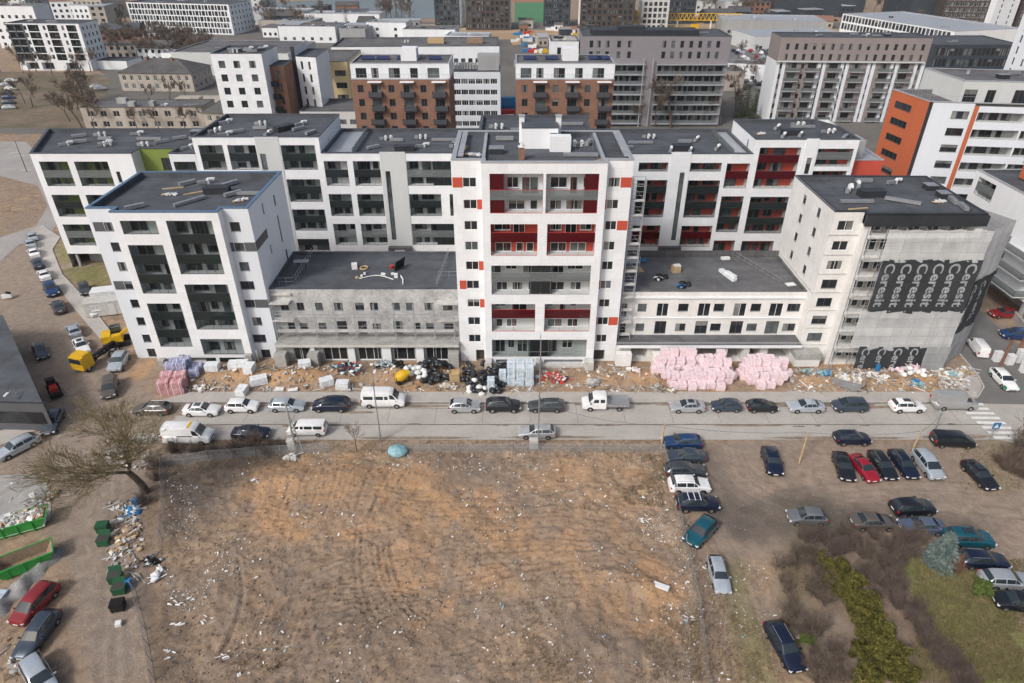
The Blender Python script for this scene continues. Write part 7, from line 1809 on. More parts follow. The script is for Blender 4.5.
b=MB();b.box(-6,-.15,0,6,.15,1.2);b.box(-6.05,-.2,1.2,6.05,.2,1.3);thing1('low_wall','low concrete wall along the side street under the white block','wall',79.5,88,b,['concrete'],rz=1.35)
# fences
M['mesh']=glassy('chain_link_mesh',(.36,.38,.39),(1,1,1),.34)
def fence(label,px_,h=1.7,step=2.6,lean=.0,mk='metal'):
    pts=[Vector(G(*p)) for p in px_];r=empty('mesh_fence',(pts[0].x,pts[0].y,0),0,label,'fence');o0=pts[0]
    for a,b_ in zip(pts,pts[1:]):
        Ln=(b_-a).length;n=max(1,round(Ln/step))
        m=MB();wv=MB()
        for i in range(n):
            p=a+(b_-a)*(i/n);q=a+(b_-a)*((i+1)/n);zp,zq=gz(p.x,p.y)-.05,gz(q.x,q.y)-.05
            k=MB();k.tube((p.x-o0.x,p.y-o0.y,zp),(p.x-o0.x+RB.uniform(-.1,.1)-lean,p.y-o0.y+RB.uniform(-.1,.1),zp+h),.05,n=5);k.build('post',[M[mk]],r)
            for z in(.08,h*.5,h-.05):wv.tube((p.x-o0.x-lean*z/h,p.y-o0.y,zp+z),(q.x-o0.x-lean*z/h,q.y-o0.y,zq+z),.018,n=3,cap=False)
            m.quad((p.x-o0.x,p.y-o0.y,zp+.05),(q.x-o0.x,q.y-o0.y,zq+.05),(q.x-o0.x-lean,q.y-o0.y,zq+h),(p.x-o0.x-lean,p.y-o0.y,zp+h))
        m.build('wire_mesh',[M['mesh']],r);wv.build('wire',[M['metal']],r)
fence('wire mesh fence along the left side of the field by the bare tree',[(163,464),(165,510),(161,556)]);fence('sagging wire mesh fence at the lower left of the field',[(136,592),(146,630),(152,662),(158,700)],1.6,2.4,.2);fence('low wire mesh fence along the upper left edge of the field',[(163,464),(256,456),(330,452)],1.5,3.)
fence('wire mesh fence with litter between field and parked cars',[(664,452),(678,510),(690,565),(700,610),(710,700)],1.7,2.6,.15);fence('thin wire fence along the upper right edge of the field',[(405,452),(540,451),(664,452)],1.3,3.4)
# ------------------------------------------------------------ trees and bushes
def treemesh(seed,hh,lv,r0,spread,mk_,name='bare',droop=0.,twn=3,tl=.62,nb=(3,4),trunk=.28,rmin=.008):
    rnd=random.Random(seed);tr=MB();cr=MB()
    def rec(p,d,L_,r,l):
        n=3 if l<lv else 2;q=p
        for i in range(n):
            d2=(d+Vector((rnd.gauss(0,.10),rnd.gauss(0,.10),rnd.gauss(.02,.06)-droop*(l>=3)*.1))).normalized();e=q+d2*(L_/n);ra=r*(1-.3*i/n);rb=r*(1-.3*(i+1)/n)
            (tr if l<2 else cr).tube(tuple(q),tuple(e),max(rmin,ra),max(rmin,rb),6 if l<2 else (4 if l<4 else 3),0,False)
            if l>0 and l<lv and i<n-1 and rnd.random()<.75: branch(e,d2,L_,rb,l)
            q=e;d=d2
        if l<lv:
            for k in range(rnd.randint(*nb)):branch(q,d,L_,r*.7,l)
    def branch(q,d,L_,r,l):
        ax=Vector((rnd.gauss(0,1),rnd.gauss(0,1),rnd.gauss(0,.4)));ax=(ax-d*ax.dot(d)).normalized();a=rnd.uniform(.35,.95)*spread
        dd=(d*math.cos(a)+ax*math.sin(a)+Vector((0,0,.12-droop*.25*(l>1)))).normalized();rec(q,dd,L_*tl*rnd.uniform(.75,1.2),r*.62,l+1)
    rec(Vector((0,0,0)),Vector((0,0,1)),hh*trunk,r0,0)
    f=hh/max(v[2] for v in cr.v)
    for q in(tr,cr):q.v=[(a*f,b_*f,c*f) for a,b_,c in q.v]
    return tr,cr
TM={}
def tree(label,x,y,key,args,scale=1.,rz=0.,group=None,name='bare_tree',bark='bark',tw='twig'):
    if key not in TM:
        t,c=treemesh(*args);TM[key]=(t.mesh('trunk',[M[bark]],60),c.mesh('crown',[M[tw]],60))
    r=empty(name,(x,y,gz(x,y)-.05),rz,label,'tree',group);r.scale=(scale,)*3
    link('trunk',TM[key][0],r);link('crown',TM[key][1],r);return r
tree('big bare tree with brownish yellow twigs at the road corner',*G(147,492),'big',(8,14.5,6,.34,.82,'twigy','b',.15,3,.74,(3,3),.24,.011),.95,3.4,tw='twigy')
T1=(11,9,5,.14,.85,'twig','b',0,3,.68,(2,3),.26,.022);T2=(12,10,5,.15,.75,'twig','b',0,3,.68,(2,3),.28,.022)
tree('small bare tree at the field edge right of the white minibus',*G(357,452),'t3',(15,6,4,.07,.75,'twig'),.8,.5)
tree('small bare tree at the right corner by the zebra crossing',*G(1019,462),'t1',T1,.75,.1)
FT='bare trees among the old houses'
n=0
for u,v,s,k in [(70,122,1.1,'t1'),(82,128,1.2,'t2'),(95,131,1.,'t1'),(78,110,1.,'t2'),(138,131,.8,'t1'),(160,131,.8,'t2'),(186,131,.9,'t1'),(150,106,.8,'t1'),(170,104,.9,'t2'),(188,102,.8,'t1'),(205,128,.8,'t2')]:
    tree('bare tree before the old beige school building',*G(u,v),k,T1 if k=='t1' else T2,s,n*1.3,FT);n+=1
for i in range(34):
    u=R6.uniform(164,212);v=R6.uniform(46,64);x,y=G(u,v);tree('bare tree in the grove below the white grid office',x,y,'t1' if i%2 else 't2',T1,R6.uniform(.9,1.3),i*.9,'bare trees of the grove')
for i in range(22):
    u=R6.uniform(262,330);v=R6.uniform(14,32);x,y=G(u,v);tree('bare tree among the sheds at the upper left of centre',x,y,'t1' if i%2 else 't2',T1,R6.uniform(.9,1.4),i*.9,'bare trees among the sheds')
for i in range(16):
    u=R6.uniform(20,105) if i<7 else R6.uniform(100,150);v=R6.uniform(66,76) if i<7 else R6.uniform(36,56);x,y=G(u,v);tree('bare tree around the open lot at the upper left',x,y,'t2',T2,R6.uniform(.8,1.1),i,'bare trees around the open lot')
for i in range(26):
    u=R6.uniform(690,765);v=R6.uniform(4,20);x,y=G(u,v);tree('bare tree on the hill beyond the crane',x,y,'t2',T2,R6.uniform(1.1,1.7),i,'bare trees beyond the crane')
for i in range(20):
    u=R6.uniform(384,412);v=R6.uniform(4,24);x,y=G(u,v);tree('bare tree on the river bank',x,y,'t1',T1,R6.uniform(1.1,1.5),i,'bare trees on the river bank')
for i,(u,v,s,lb) in enumerate([(671,128,1.7,'tall pale bare tree before the gallery balconies'),(655,127,1.2,'smaller bare tree left of the tall pale one'),(700,126,1.,'small bare tree right of the tall pale one'),(720,126,.9,'small bare tree at the right corner of the mauve grey block'),(640,126,.8,'slim bare tree at the foot of the white bay')]):
    tree(lb,*G(u,v),'t2',T2,s,i*1.7,'bare trees before the mauve grey block')
# leafy / needled crowns
def conifermesh(seed,h,r,n,mk,layers=14):
    rnd=random.Random(seed);tr=MB();tr.tube((0,0,0),(0,0,h*.95),.12*h/6,.02,7);c=MB()
    for l in range(layers):
        z=h*(.06+.92*l/layers);rr=r*(1-l/layers)**.85+.08;nb=max(5,int(12*rr/r+3))
        for k in range(nb):
            a=2*PI*(k+rnd.random()*.8)/nb+l;L_=rr*rnd.uniform(.75,1.12)
            for q in range(n):
                t=rnd.uniform(.15,1)**.8;x=L_*t;w=.16*(1.2-t)*r+.05;zz=z-.22*L_*t*t+rnd.uniform(-.08,.08)*h*.2
                b_=a+rnd.uniform(-.22,.22);cx,cy=x*math.cos(b_),x*math.sin(b_);s=rnd.uniform(.10,.2)*(h/5)**.5
                u=Vector((math.cos(b_),math.sin(b_),rnd.uniform(-.5,.3)))*s*1.6;v=Vector((-math.sin(b_),math.cos(b_),rnd.uniform(-.4,.4)))*s*.6
                p=Vector((cx,cy,zz));c.poly([tuple(p-u*.3-v),tuple(p-u*.3+v),tuple(p+u)])
    return tr,c
def conifer(label,x,y,key,args,mk,s=1.,rz=0,group=None):
    if key not in TM:
        t,c=conifermesh(*args);TM[key]=(t.mesh('trunk',[M['bark']]),c.mesh('crown',[M[mk]]))
    r=empty('conifer',(x,y,gz(x,y)-.05),rz,label,'tree',group);r.scale=(s,)*3;link('trunk',TM[key][0],r);link('crown',TM[key][1],r)
conifer('blue spruce standing before the slate blue saloon',*G(938,563),'spruce',(3,4.6,1.75,26,'spruce',16),'spruce')
conifer('dark spruce beside the workshop on the upper left',*G(347,26),'far',(4,10,2.6,8,'everd'),'everd',1.2);conifer('small dark spruce in the grove',*G(205,60),'far',(4,10,2.6,8,'everd'),'everd',.9)
for i,(u,v,s) in enumerate([(745,116,1.),(752,119,.85),(738,118,.9),(755,112,.8)]):conifer('dark conifer left of the taupe block, in the small clump',*G(u,v),'far',(4,10,2.6,8,'everd'),'everd',s,i,'dark conifers of the clump')
conifer('dark spruce behind the roof of the mauve grey block',*G(660,40),'far',(4,10,2.6,8,'everd'),'everd',1.1)
def leafbush(seed,r,h,n,m=0):
    rnd=random.Random(seed);c=MB();cl=[(rnd.gauss(0,r*.42),rnd.gauss(0,r*.42),rnd.uniform(.2,.95)*h,rnd.uniform(.14,.34)*r) for _ in range(22)]
    for i in range(n):
        x0,y0,z0,rr=rnd.choice(cl);d=Vector((rnd.gauss(0,1),rnd.gauss(0,1),rnd.gauss(.25,1))).normalized();p=Vector((x0,y0,z0))+d*rr*rnd.uniform(.5,1.35);
        if p.z<.05:p.z=.05+rnd.random()*.3
        s=rnd.uniform(.05,.12);u=(d+Vector((rnd.gauss(0,.6),rnd.gauss(0,.6),rnd.gauss(.3,.5)))).normalized()*s*1.9;v=u.cross(Vector((rnd.gauss(0,1),rnd.gauss(0,1),rnd.gauss(0,1)))).normalized()*s*.7
        c.poly([tuple(p-u-v*.3),tuple(p+v),tuple(p+u),tuple(p-v)])
    st=MB()
    for x0,y0,z0,rr in cl:st.tube((x0*.2,y0*.2,0),(x0,y0,z0),.03,.012,4)
    return st,c
def bush(label,x,y,key,mk,s=1.,rz=0,group=None,sz=1.):
    r=empty('shrub',(x,y,gz(x,y)-.03),rz,label,'shrub',group);r.scale=(s,s,s*sz)
    k=(key,mk)
    if k not in TM:
        if key.startswith('leaf'):st,c=leafbush(int(key[4:]),1.25,1.9,5200)
        else:st,c=twigbush(int(key[4:]))
        TM[k]=(st.mesh('stems',[M['bark']]),c.mesh('twigs' if key.startswith('twig') else 'foliage',[M[mk]]))
    link('stems',TM[k][0],r);link('twigs' if key.startswith('twig') else 'foliage',TM[k][1],r);return r
def twigbush(seed):
    rnd=random.Random(seed);st=MB();c=MB()
    for i in range(26 if seed<20 else 8):
        a=rnd.uniform(0,2*PI);t=rnd.uniform(.1,.75);d=Vector((math.cos(a)*t,math.sin(a)*t,1)).normalized();L_=rnd.uniform(1.1,2.);q=Vector((rnd.gauss(0,.2),rnd.gauss(0,.2),0))
        for s in range(4):
            d=(d+Vector((rnd.gauss(0,.16),rnd.gauss(0,.16),rnd.gauss(0,.06)))).normalized();e=q+d*L_/4;st.tube(tuple(q),tuple(e),.018*(1-s*.2),.014*(1-s*.2),3,0,False)
            for k in range(9):
                dd=(d+Vector((rnd.gauss(0,.7),rnd.gauss(0,.7),rnd.gauss(.1,.5)))).normalized();f=q+(e-q)*rnd.random();g=f+dd*rnd.uniform(.2,.55);c.tube(tuple(f),tuple(g),.008,.005,3,0,False)
                for m_ in range(2):
                    h_=f+(g-f)*rnd.uniform(.3,.9);d3=(dd+Vector((rnd.gauss(0,.7),rnd.gauss(0,.7),rnd.gauss(.1,.5)))).normalized();c.tube(tuple(h_),tuple(h_+d3*rnd.uniform(.15,.35)),.006,.004,3,0,False)
            q=e
    return st,c
for i,(u,v,s) in enumerate([(823,570,.95),(833,580,.85),(841,572,.8),(836,594,1.0),(850,588,.95),(847,607,1.05),(862,604,1.),(858,622,1.05),(872,622,.95),(868,642,1.05),(885,640,1.),(880,658,1.1),(862,662,.95),(895,662,1.05),(888,680,1.1),(868,684,1.),(903,684,.9)]):
    bush('yellow green needled shrub in the long evergreen clump',*G(u,v),'leaf%d'%(i%4),'ever',s*.86,i*1.1,'evergreen shrubs of the clump')
bush('small bright green shrub on the lawn',*G(981,594),'leaf1','shrubgreen',.85,.3,sz=.7);bush('low green shrub at the edge of the bare bushes',*G(808,640),'leaf2','shrubgreen',.55,.3,sz=.6)
bush('round rust brown bush beside the spruce',*G(952,569),'twig9','rust' if 'rust' in M else (M.__setitem__('rust',mat('rusty_twigs',(.20,.11,.07),.95,.25,.8)) or 'rust'),1.,.2)
tw=[]
for i in range(30):tw.append((R6.uniform(800,925),R6.uniform(530,562)))
for i in range(12):tw.append((R6.uniform(862,905),R6.uniform(560,600)))
for i in range(46):
    t=R6.random();tw.append((880+t*92+R6.uniform(-9,9),572+t*128))
for i in range(38):
    t=R6.random();tw.append((790+R6.uniform(-14,30)+t*24,555+t*130))
for i,(u,v) in enumerate(tw):bush('bare brown bush in the leafless thicket beside the evergreen shrubs',*G(u,v),'twig%d'%(i%4+(20 if i>=88 else 0)),'twig' if i>=88 or i%3==0 else 'twigd',R6.uniform(.9,1.2) if i>=88 else R6.uniform(.5,.85) if i>=42 else R6.uniform(.65,1.05),i,'bare bushes of the thicket')
for i,(u,v,s) in enumerate([(236,452,1.1),(252,449,1.2),(266,453,1.1),(280,450,.8),(215,455,.9),(196,452,.8),(175,452,.9),(154,468,1.),(142,505,.9),(158,480,.8)]):bush('dark bare bush along the field edge beside the navy saloon',*G(u,v),'twig%d'%(i%4),'twigd',s,i,'dark bushes along the field edge')
for i,(u,v,s) in enumerate([(1012,462,1.4),(1022,452,1.3),(1005,470,1.),(1020,476,1.2),(998,462,.8)]):bush('brown bush at the right corner below the crossing sign',*G(u,v),'twig%d'%(i%4),'twig',s,i,'brown bushes at the right corner')
# low dead grass tufts and stones on the field edges
def scatter(name,n,polys,fn,mats,seed,label=None):
    rnd=random.Random(seed);b=MB();A=[]
    for i in range(n):
        pl=rnd.choices(polys,[p[2] for p in polys])[0];(u0,v0,u1,v1)=pl[0];dens=pl[1]
        for _ in range(20):
            u=rnd.uniform(u0,u1);v=rnd.uniform(v0,v1);x,y=G(u,v)
            if dens is None or fbm(np.array([x]),np.array([y]),.22,3,seed)[0]>dens:break
        fn(b,x,y,gz(x,y),rnd)
    o=b.build(name,[M[k] for k in mats]);tag(o,label or name,name,kind='stuff');return o
def lit(b,x,y,z,r):
    s=r.choice([.025,.03,.035,.04,.05,.06,.08,.13]);m=r.choices([0,1,2,3,4],[.62,.14,.08,.10,.06])[0]
    b.obox((x,y,z+.03),(s*r.uniform(.7,2.6),s,s*.3),r.uniform(0,3),m,r.uniform(-.5,.5),r.uniform(-.5,.5),s*.18,r)
FP=[((165,462,664,540),.47,3.),((165,540,700,683),.5,3.),((168,470,240,683),.47,1.6),((640,470,690,560),.42,1.3),((660,560,730,683),.45,1.3),((300,452,660,470),None,1.3),((735,560,800,640),.5,.5),((112,500,140,575),.45,.5)]
scatter('litter',3400,FP,lit,['paper','concrete2','cyan','card','metal'],5,'small white scraps and plastic litter strewn over the dirt field')
def clod(b,x,y,z,r):
    s=r.uniform(.04,.13);b.obox((x,y,z+s*.1),(s*r.uniform(.8,1.6),s,s*.8),r.uniform(0,3),r.choice([0,0,1]),r.uniform(-.6,.6),r.uniform(-.6,.6),s*.25,r)
M['clod']=mat('earth_clod',(.23,.175,.13),.95,.3,3.);M['clods']=mat('sandy_clod',(.30,.20,.12),.95,.3,3.)
scatter('soil_clods',5200,[((165,458,690,560),None,3.),((160,560,705,683),None,3.),((150,372,980,396),None,1.5)],clod,['clod','clods'],6,'loose clods of earth over the field and the building strip')
def tuft(b,x,y,z,r):
    for k in range(5):
        a=r.uniform(0,6.3);h=r.uniform(.12,.38);d=(math.cos(a)*h*.7,math.sin(a)*h*.7);b.poly([(x-.02,y,z),(x+.02,y,z),(x+d[0],y+d[1],z+h)],r.choice([0,0,1]))
M['straw']=mat('dry_grass',(.27,.21,.12),.95,.3,1.5);M['blade']=mat('green_grass',(.12,.14,.035),.9,.3,1.5)
scatter('dry_grass',5200,[((165,441,664,458),None,1.2),((520,600,700,683),.52,1.),((560,455,664,510),.5,.7),((690,560,800,683),.45,1.2),((150,440,300,470),None,.8),((960,445,1024,490),None,.5)],tuft,['straw','twigd'],7,'dry grass tufts along the field edges')
scatter('grass',9000,[((915,560,1024,683),.3,3.)],tuft,['straw','blade'],8,'short dull grass of the lawn and track edge')
def rub(b,x,y,z,r):
    s=r.uniform(.08,.34);k=r.random();m=r.choices(range(6),[.28,.24,.16,.14,.10,.08])[0]
    if k<.35:b.obox((x,y,z+.06),(r.uniform(.6,1.9),.1,.07),r.uniform(0,3),m,0,r.uniform(-.15,.15))
    else:b.obox((x,y,z+s*.3),(s*r.uniform(.8,2),s,s*r.uniform(.3,.9)),r.uniform(0,3),m,r.uniform(-.4,.4),r.uniform(-.4,.4),s*.15,r)
scatter('rubble',1700,[((165,366,450,394),None,1.4),((450,364,660,394),None,1.2),((790,368,975,394),None,1.5),((930,368,975,388),None,.6),((105,440,150,470),None,.3),((110,500,142,580),None,.5),((0,478,52,510),None,.06),((0,640,30,683),None,.06)],rub,['concrete2','concrete','wood','paper','clod','pallet'],12,'broken bricks, boards and waste strewn along the building strip')
# bigger litter bits seen one by one
for i,(u,v,lb) in enumerate([(183,602,'long torn white film strip at the left of the field'),(178,625,'white film scrap below the long torn strip'),(222,655,'white bag lying at the lower left of the field'),(255,482,'white bag on the sand near the left fence'),(208,620,'folded white sheet in the lower left field'),(170,655,'white scrap beside the lower fence'),(645,520,'white scrap cluster on the field near the navy suv'),(690,620,'white bag beside the lower fence with litter')]):
    rr=random.Random(50+i);b=MB();x0=0
    for k in range(7):b.obox((rr.uniform(-.9,.9)*(1.6 if i==0 else .6),rr.uniform(-.4,.4),.1),(rr.uniform(.2,.6),rr.uniform(.05,.14),.05),rr.uniform(-.8,.8),0,rr.uniform(-.3,.3),rr.uniform(-.3,.3),.03,rr)
    thing1('plastic_scrap',lb,'scrap',*G(u,v),b,['paper'])
# ------------------------------------------------------------ far cars, containers, crane
fm=MB();st=[(2.2,.3,.66,.78,.68,.66),(1.2,.2,.92,.88,.96,.76),(.2,.2,.95,.88,1.42,.62),(-1.2,.2,.98,.88,1.4,.6),(-1.9,.22,.96,.86,1.0,.72),(-2.2,.34,.86,.78,.9,.66)]
rg=loft(fm,st)
for k in(1,2,3):
    for j0,j1 in((4,5),(11,10)):pane(fm,[rg[k][j0],rg[k+1][j0],rg[k+1][j1],rg[k][j1]],.06,.14,.01,(0,-1 if j0==4 else 1,0));fm.m[-1]=1
for k in(1,3):pane(fm,[rg[k][5],rg[k][10],rg[k+1][10],rg[k+1][5]],.05,.08,.015,(1 if k==1 else -1,0,1));fm.m[-1]=1
FCM={}
def fcar(x,y,rz,pn,label,group):
    if pn not in FCM:FCM[pn]=fm.mesh('far_car',[PAINTS[pn],M['carglass']],38)
    o=link('parked_car',FCM[pn],None,(x,y,.05),rz);tag(o,label,'car',group)
CP=['white','silver','black','grey','lightblue','navy','red','midgrey','steel','silver','white']
for v in(82,86,90,95,99,104,109):
    for k in range(3):
        u=-2-k*14+R6.uniform(-2,8);x,y=G(max(-20,u)+6,v);fcar(x,y,.2+R6.uniform(-.05,.05),R6.choice(['blue','lightblue','steel','white']),'small car in the rows at the far left edge of the open lot','cars at the far left edge')
for u,v in((79,95),(84,94),(88,97),(97,88),(101,90)):
    x,y=G(u,v);fcar(x,y,R6.uniform(0,.4),R6.choice(['white','silver']),'pale car parked on the open lot before the old school','cars on the open lot')
for y in(300,306,318,324,336,342,354,360):
    for x in np.arange(110,150,3.0):
        if R6.random()<.72:fcar(x+R6.uniform(-.3,.3),y,PI/2+R6.uniform(-.05,.05),R6.choice(CP),'car in the rows of the far car park right of the crane','cars of the far car park')
for y in(262,268,278,284):
    for x in np.arange(94,112,3.1):
        if R6.random()<.7:fcar(x,y,PI/2,R6.choice(CP),'car in the near rows of the far car park','cars of the near rows')
for i in range(34):
    x,y=R6.uniform(150,215),R6.uniform(480,508);fcar(x,y,R6.uniform(-.1,.1),R6.choice(CP),'tiny car before the shop halls at the top right','cars before the shop halls')
for i in range(14):
    x,y=G(R6.uniform(290,330),R6.uniform(31,40));fcar(x,y,R6.uniform(0,3),R6.choice(CP),'tiny car on the yard between the halls','cars between the halls')
def contmesh(mk):
    b=MB();b.box(-3,-1.2,0,3,1.2,2.55)
    for k in range(14):b.box(-2.9+k*.43,-1.24,.1,-2.75+k*.43,-1.2,2.45)
    return b.mesh('shipping_container',[M[mk]])
M['contorange']=mat('container_orange',(.55,.17,.03),.5,.1,1.)
for i,(x,y,z,mk,lb) in enumerate([(-2.5,200,0,'blueplastic','blue container, lowest behind the brick blocks'),(-2.5,214,0,'contorange','orange container behind the brick blocks'),(-2.2,226,0,'redp','red container behind the orange one'),(-1,238,0,'blueplastic','blue container farthest behind the brick blocks'),(-2.5,207,2.6,'wmetal','white container topmost behind the brick blocks'),(-2,232,2.6,'blueplastic','upper blue container stacked on the red one'),(12,300,0,'wmetal','white site container on the sand'),(20,306,0,'wmetal','second white site container on the sand'),(24,296,0,'blueplastic','blue site container on the sand'),(4,320,0,'lcap','grey site container on the sand')]):
    o=link('shipping_container',contmesh(mk),None,(x,y,z+.05),.1);tag(o,lb,'container','containers behind the brick blocks')
# dismantled yellow lattice jib and its machine
r=empty('tower_crane',(100,446,.05),-.06,'yellow lattice crane jib laid out beyond the mauve grey block','crane')
def lattice(x0,x1,y,z,w,h):
    b=MB();n=int(abs(x1-x0)/2.4);T=lambda t:(x0+(x1-x0)*t)
    for s in(-1,1):b.tube((x0,y+s*w,z),(x1,y+s*w,z),.2,n=4)
    b.tube((x0,y,z+h),(x1,y,z+h),.22,n=4)
    for i in range(n):
        for s in(-1,1):b.tube((T(i/n),y+s*w,z),(T((i+.5)/n),y,z+h),.12,n=3);b.tube((T((i+.5)/n),y,z+h),(T((i+1)/n),y+s*w,z),.12,n=3)
    return b
lattice(-18,38,0,5.,1.2,3.6).build('jib',[M['yellow']],r);lattice(38,66,0,4.6,.9,1.8).build('jib_tip',[M['yellow']],r)
b=MB();b.box(-30,-2.5,3.,-18,2.5,6.);b.obox((-24,0,8),(4,4,4),0);b.build('machine_deck',[M['yellow']],r)
b=MB();
for x in(-26,-20,0,20,40,60):b.box(x-.4,-.4,0,x+.4,.4,4.8)
b.box(-30,-2.6,0,-26,2.6,2.8);b.build('support_leg',[M['wmetal']],r)
r=empty('mobile_crane',(104,438,.05),.1,'low yellow mobile crane carrier before the lattice jib','crane');b=MB();b.box(-7,-1.4,1.,7,1.4,2.2);b.box(3,-1.3,2.2,7,1.3,3.6);b.build('body',[M['yellow']],r)
for x in(-5,-3,3,5):
    for s in(-1,1):wheel(r,x,s*1.2,.6)
# clutter of low blocks, sheds and trees of the far town
RC=random.Random(31)
for (u0,v0,u1,v1,n,lab,gr,hs) in ((0,4,130,34,12,'low block in the crowded far town behind the dark balcony block','low blocks of the far town, left',(7,16)),(262,10,420,42,16,'small shed between the halls and the river','small sheds toward the river',(4,8)),(500,26,600,52,12,'small hut on the sandy building ground','huts on the building ground',(2.6,5)),(690,4,850,30,22,'small roof in the far shopping district','roofs of the shopping district',(4,9)),(120,36,170,66,6,'small old house roof among the grove trees','old roofs by the grove',(4,6.5)),(850,2,1010,22,8,'dark low hall at the far right horizon','dark halls on the right horizon',(8,13))):
    for i in range(n):
        x,y=G(RC.uniform(u0,u1),RC.uniform(v0,v1));w,d,h=RC.uniform(8,24),RC.uniform(7,14),RC.uniform(*hs);a=RC.uniform(-.25,.25)
        if hs[1]<6:w*=.5;d*=.5
        o=empty('far_house',(x,y,0),a,lab,'building',gr);b=MB();b.box(-w/2,-d/2,0,w/2,d/2,h);nc=max(2,int(w/3))
        for q in range(nc):
            for z in np.arange(1.,h-1.4,3.):b.box(-w/2+(q+.25)*w/nc,-d/2-.04,z,-w/2+(q+.7)*w/nc,-d/2,z+1.5,1)
        b.build('wall',[M[RC.choice(['lgrey','beige','white2','grey','beige','brick','dglass'])],M['glass']],o)
        b=MB()
        if RC.random()<.5:b.box(-w/2-.3,-d/2-.3,h,w/2+.3,d/2+.3,h+.35)
        else:
            r_=h+d*.22;b.quad((-w/2-.3,-d/2-.4,h-.1),(w/2+.3,-d/2-.4,h-.1),(w/2+.3,0,r_),(-w/2-.3,0,r_));b.quad((w/2+.3,d/2+.4,h-.1),(-w/2-.3,d/2+.4,h-.1),(-w/2-.3,0,r_),(w/2+.3,0,r_));b.poly([(w/2,-d/2,h),(w/2,d/2,h),(w/2,0,r_)]);b.poly([(-w/2,d/2,h),(-w/2,-d/2,h),(-w/2,0,r_)])
        b.build('roof',[M[RC.choice(['roof','roof2','roofbrown','lcap','brick','roofbrown'])]],o)
for (u0,v0,u1,v1,n,lab,gr,sc) in ((0,60,40,128,9,'bare tree along the street edge of the open lot','bare trees at the street edge',(.7,1.)),(66,92,92,126,12,'bare tree in the clump before the old school gable','bare trees by the school gable',(.9,1.3)),(0,6,130,30,26,'bare tree in the crowded far town','bare trees of the far town',(1.,1.6)),(110,40,166,64,22,'bare tree west of the grove','bare trees west of the grove',(.9,1.3)),(560,26,640,40,8,'bare tree beside the sandy building ground','bare trees by the building ground',(.9,1.3)),(840,4,1000,30,14,'bare tree on the right horizon','bare trees on the right horizon',(1.,1.5)),(735,60,756,112,10,'bare tree beside the dark conifers','bare trees beside the conifers',(.7,1.1)),(905,120,925,150,0,'','',(1,1))):
    for i in range(n):
        x,y=G(RC.uniform(u0,u1),RC.uniform(v0,v1));tree(lab,x,y,'t1' if i%2 else 't2',T1,RC.uniform(*sc),i*.8,gr)
for i in range(46):
    x,y=G(RC.uniform(0,130),RC.uniform(10,36));fcar(x,y,RC.uniform(0,3),RC.choice(CP),'tiny car between the far town blocks','cars of the far town')
for i in range(26):
    x,y=G(RC.uniform(505,585),RC.uniform(30,56));b=MB();b.obox((0,0,.7),(RC.uniform(2,6),RC.uniform(1,2.4),1.4),RC.uniform(-.3,.3),0,jit=.1);b.obox((1.5,.5,1.6),(1.4,1.2,.7),.3,0);thing1('material_stack','small stack of building material on the sandy ground','material stack',x,y,b,[RC.choice(['paper','pallet','blueplastic','concrete2','yellow','redp'])],group='material stacks on the building ground',z=.05)
# kiosks with bright signs
for lb,x,y,w,d,h,mk in(('orange market stall roof left of the grove',-146,352,9,6,3.,'contorange'),('yellow market stall beside the orange roof',-140,360,6,5,3.,'yellow'),('pink playground hut near the market stalls',-150,360,5,4,2.6,'dred'),('orange van sized kiosk by the car park edge',97,258,5,3,2.6,'contorange'),('blue and white sports pavilion on the glass hall side',214,350,14,8,4.,'blueplastic'),('white inflatable tent beside the blue pavilion',200,356,16,8,4.5,'wmetal')):
    o=empty('kiosk',(x,y,.05),.1,lb,'kiosk');b=MB();b.box(-w/2,-d/2,0,w/2,d/2,h);b.box(-w*.3,-d/2-.05,.3,w*.3,-d/2,h*.7,1);b.build('body',[M['lgrey'],M['dark']],o);b=MB();b.poly([(-w/2-.4,-d/2-.4,h),(w/2+.4,-d/2-.4,h),(w/2,0,h+1.2),(-w/2,0,h+1.2)]);b.poly([(-w/2,0,h+1.2),(w/2,0,h+1.2),(w/2+.4,d/2+.4,h),(-w/2-.4,d/2+.4,h)]);b.build('roof',[M[mk]],o)
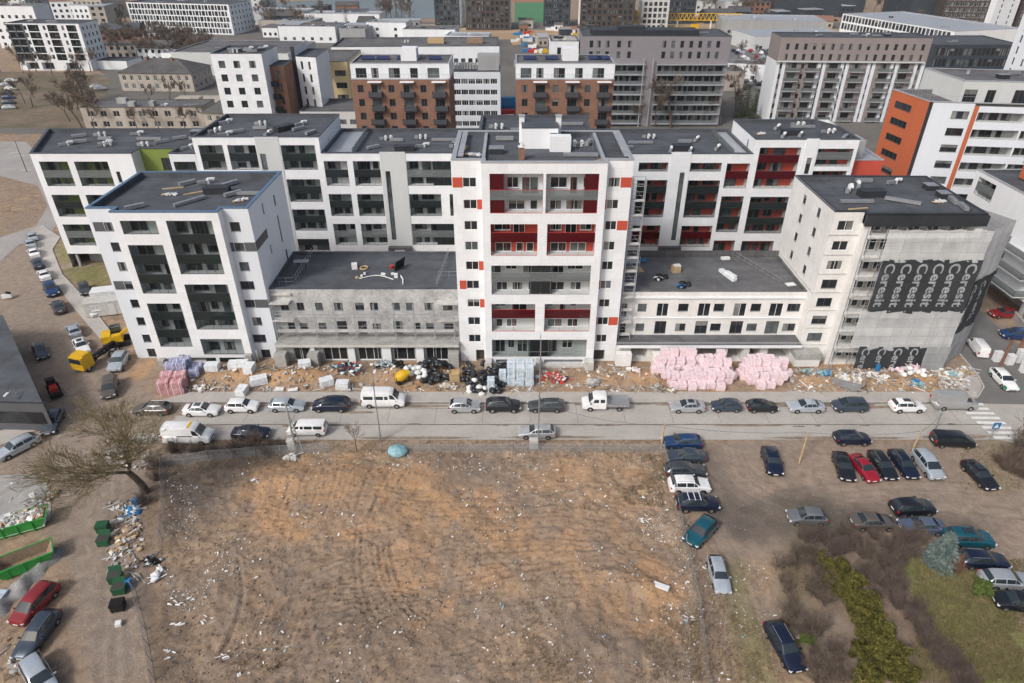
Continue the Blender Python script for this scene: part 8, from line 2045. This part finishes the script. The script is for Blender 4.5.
# ------------------------------------------------------------ daylight and camera
def setup():
    w=bpy.data.worlds.new('World');SC.world=w;w.use_nodes=True;nt=w.node_tree;bg=nt.nodes['Background']
    sk=nt.nodes.new('ShaderNodeTexSky');sk.sky_type='NISHITA';sk.sun_disc=False
    el,az=math.radians(42),math.radians(SUN_AZ)
    sk.sun_elevation=el;sk.sun_rotation=az;sk.air_density=1.;sk.dust_density=6.;sk.ozone_density=.6;sk.altitude=150
    hs=nt.nodes.new('ShaderNodeHueSaturation');hs.inputs['Saturation'].default_value=.8
    nt.links.new(sk.outputs[0],hs.inputs['Color']);nt.links.new(hs.outputs[0],bg.inputs['Color']);bg.inputs['Strength'].default_value=SKY
    s=bpy.data.lights.new('sun','SUN');s.energy=SUN;s.angle=math.radians(8);s.color=(1,.99,.98)
    o=bpy.data.objects.new('sun',s);COL.objects.link(o)
    dirv=Vector((math.sin(az)*math.cos(el),math.cos(az)*math.cos(el),math.sin(el)))
    o.rotation_euler=dirv.to_track_quat('Z','Y').to_euler();o.location=(0,0,150)
    c=bpy.data.cameras.new('camera');c.sensor_width=36;c.lens=36*F/1024;c.clip_end=6000;c.clip_start=.5
    o=bpy.data.objects.new('camera',c);COL.objects.link(o);o.location=(0,0,H);o.rotation_euler=(PI/2-TH,0,0);SC.camera=o
    v=SC.view_settings;v.view_transform='Standard';v.look='None';v.exposure=EXPO;v.gamma=1
    SC.render.engine='CYCLES';SC.cycles.max_bounces=6;SC.cycles.diffuse_bounces=3;SC.cycles.glossy_bounces=3;SC.cycles.transparent_max_bounces=12
SUN_AZ=222;SKY=.13;SUN=1.65;EXPO=0.
setup()

def haze(dens):
    b=MB();b.box(-900,-60,-1.5,900,780,60)
    m=bpy.data.materials.new('haze');m.use_nodes=True;nt=m.node_tree;nt.nodes.remove(nt.nodes['Principled BSDF'])
    v=nt.nodes.new('ShaderNodeVolumePrincipled');v.inputs['Color'].default_value=(.86,.90,.95,1);v.inputs['Density'].default_value=dens;v.inputs['Anisotropy'].default_value=.2
    nt.links.new(v.outputs[0],nt.nodes['Material Output'].inputs['Volume'])
    o=b.build('haze',[m]);o['kind']='stuff'
haze(.00012)
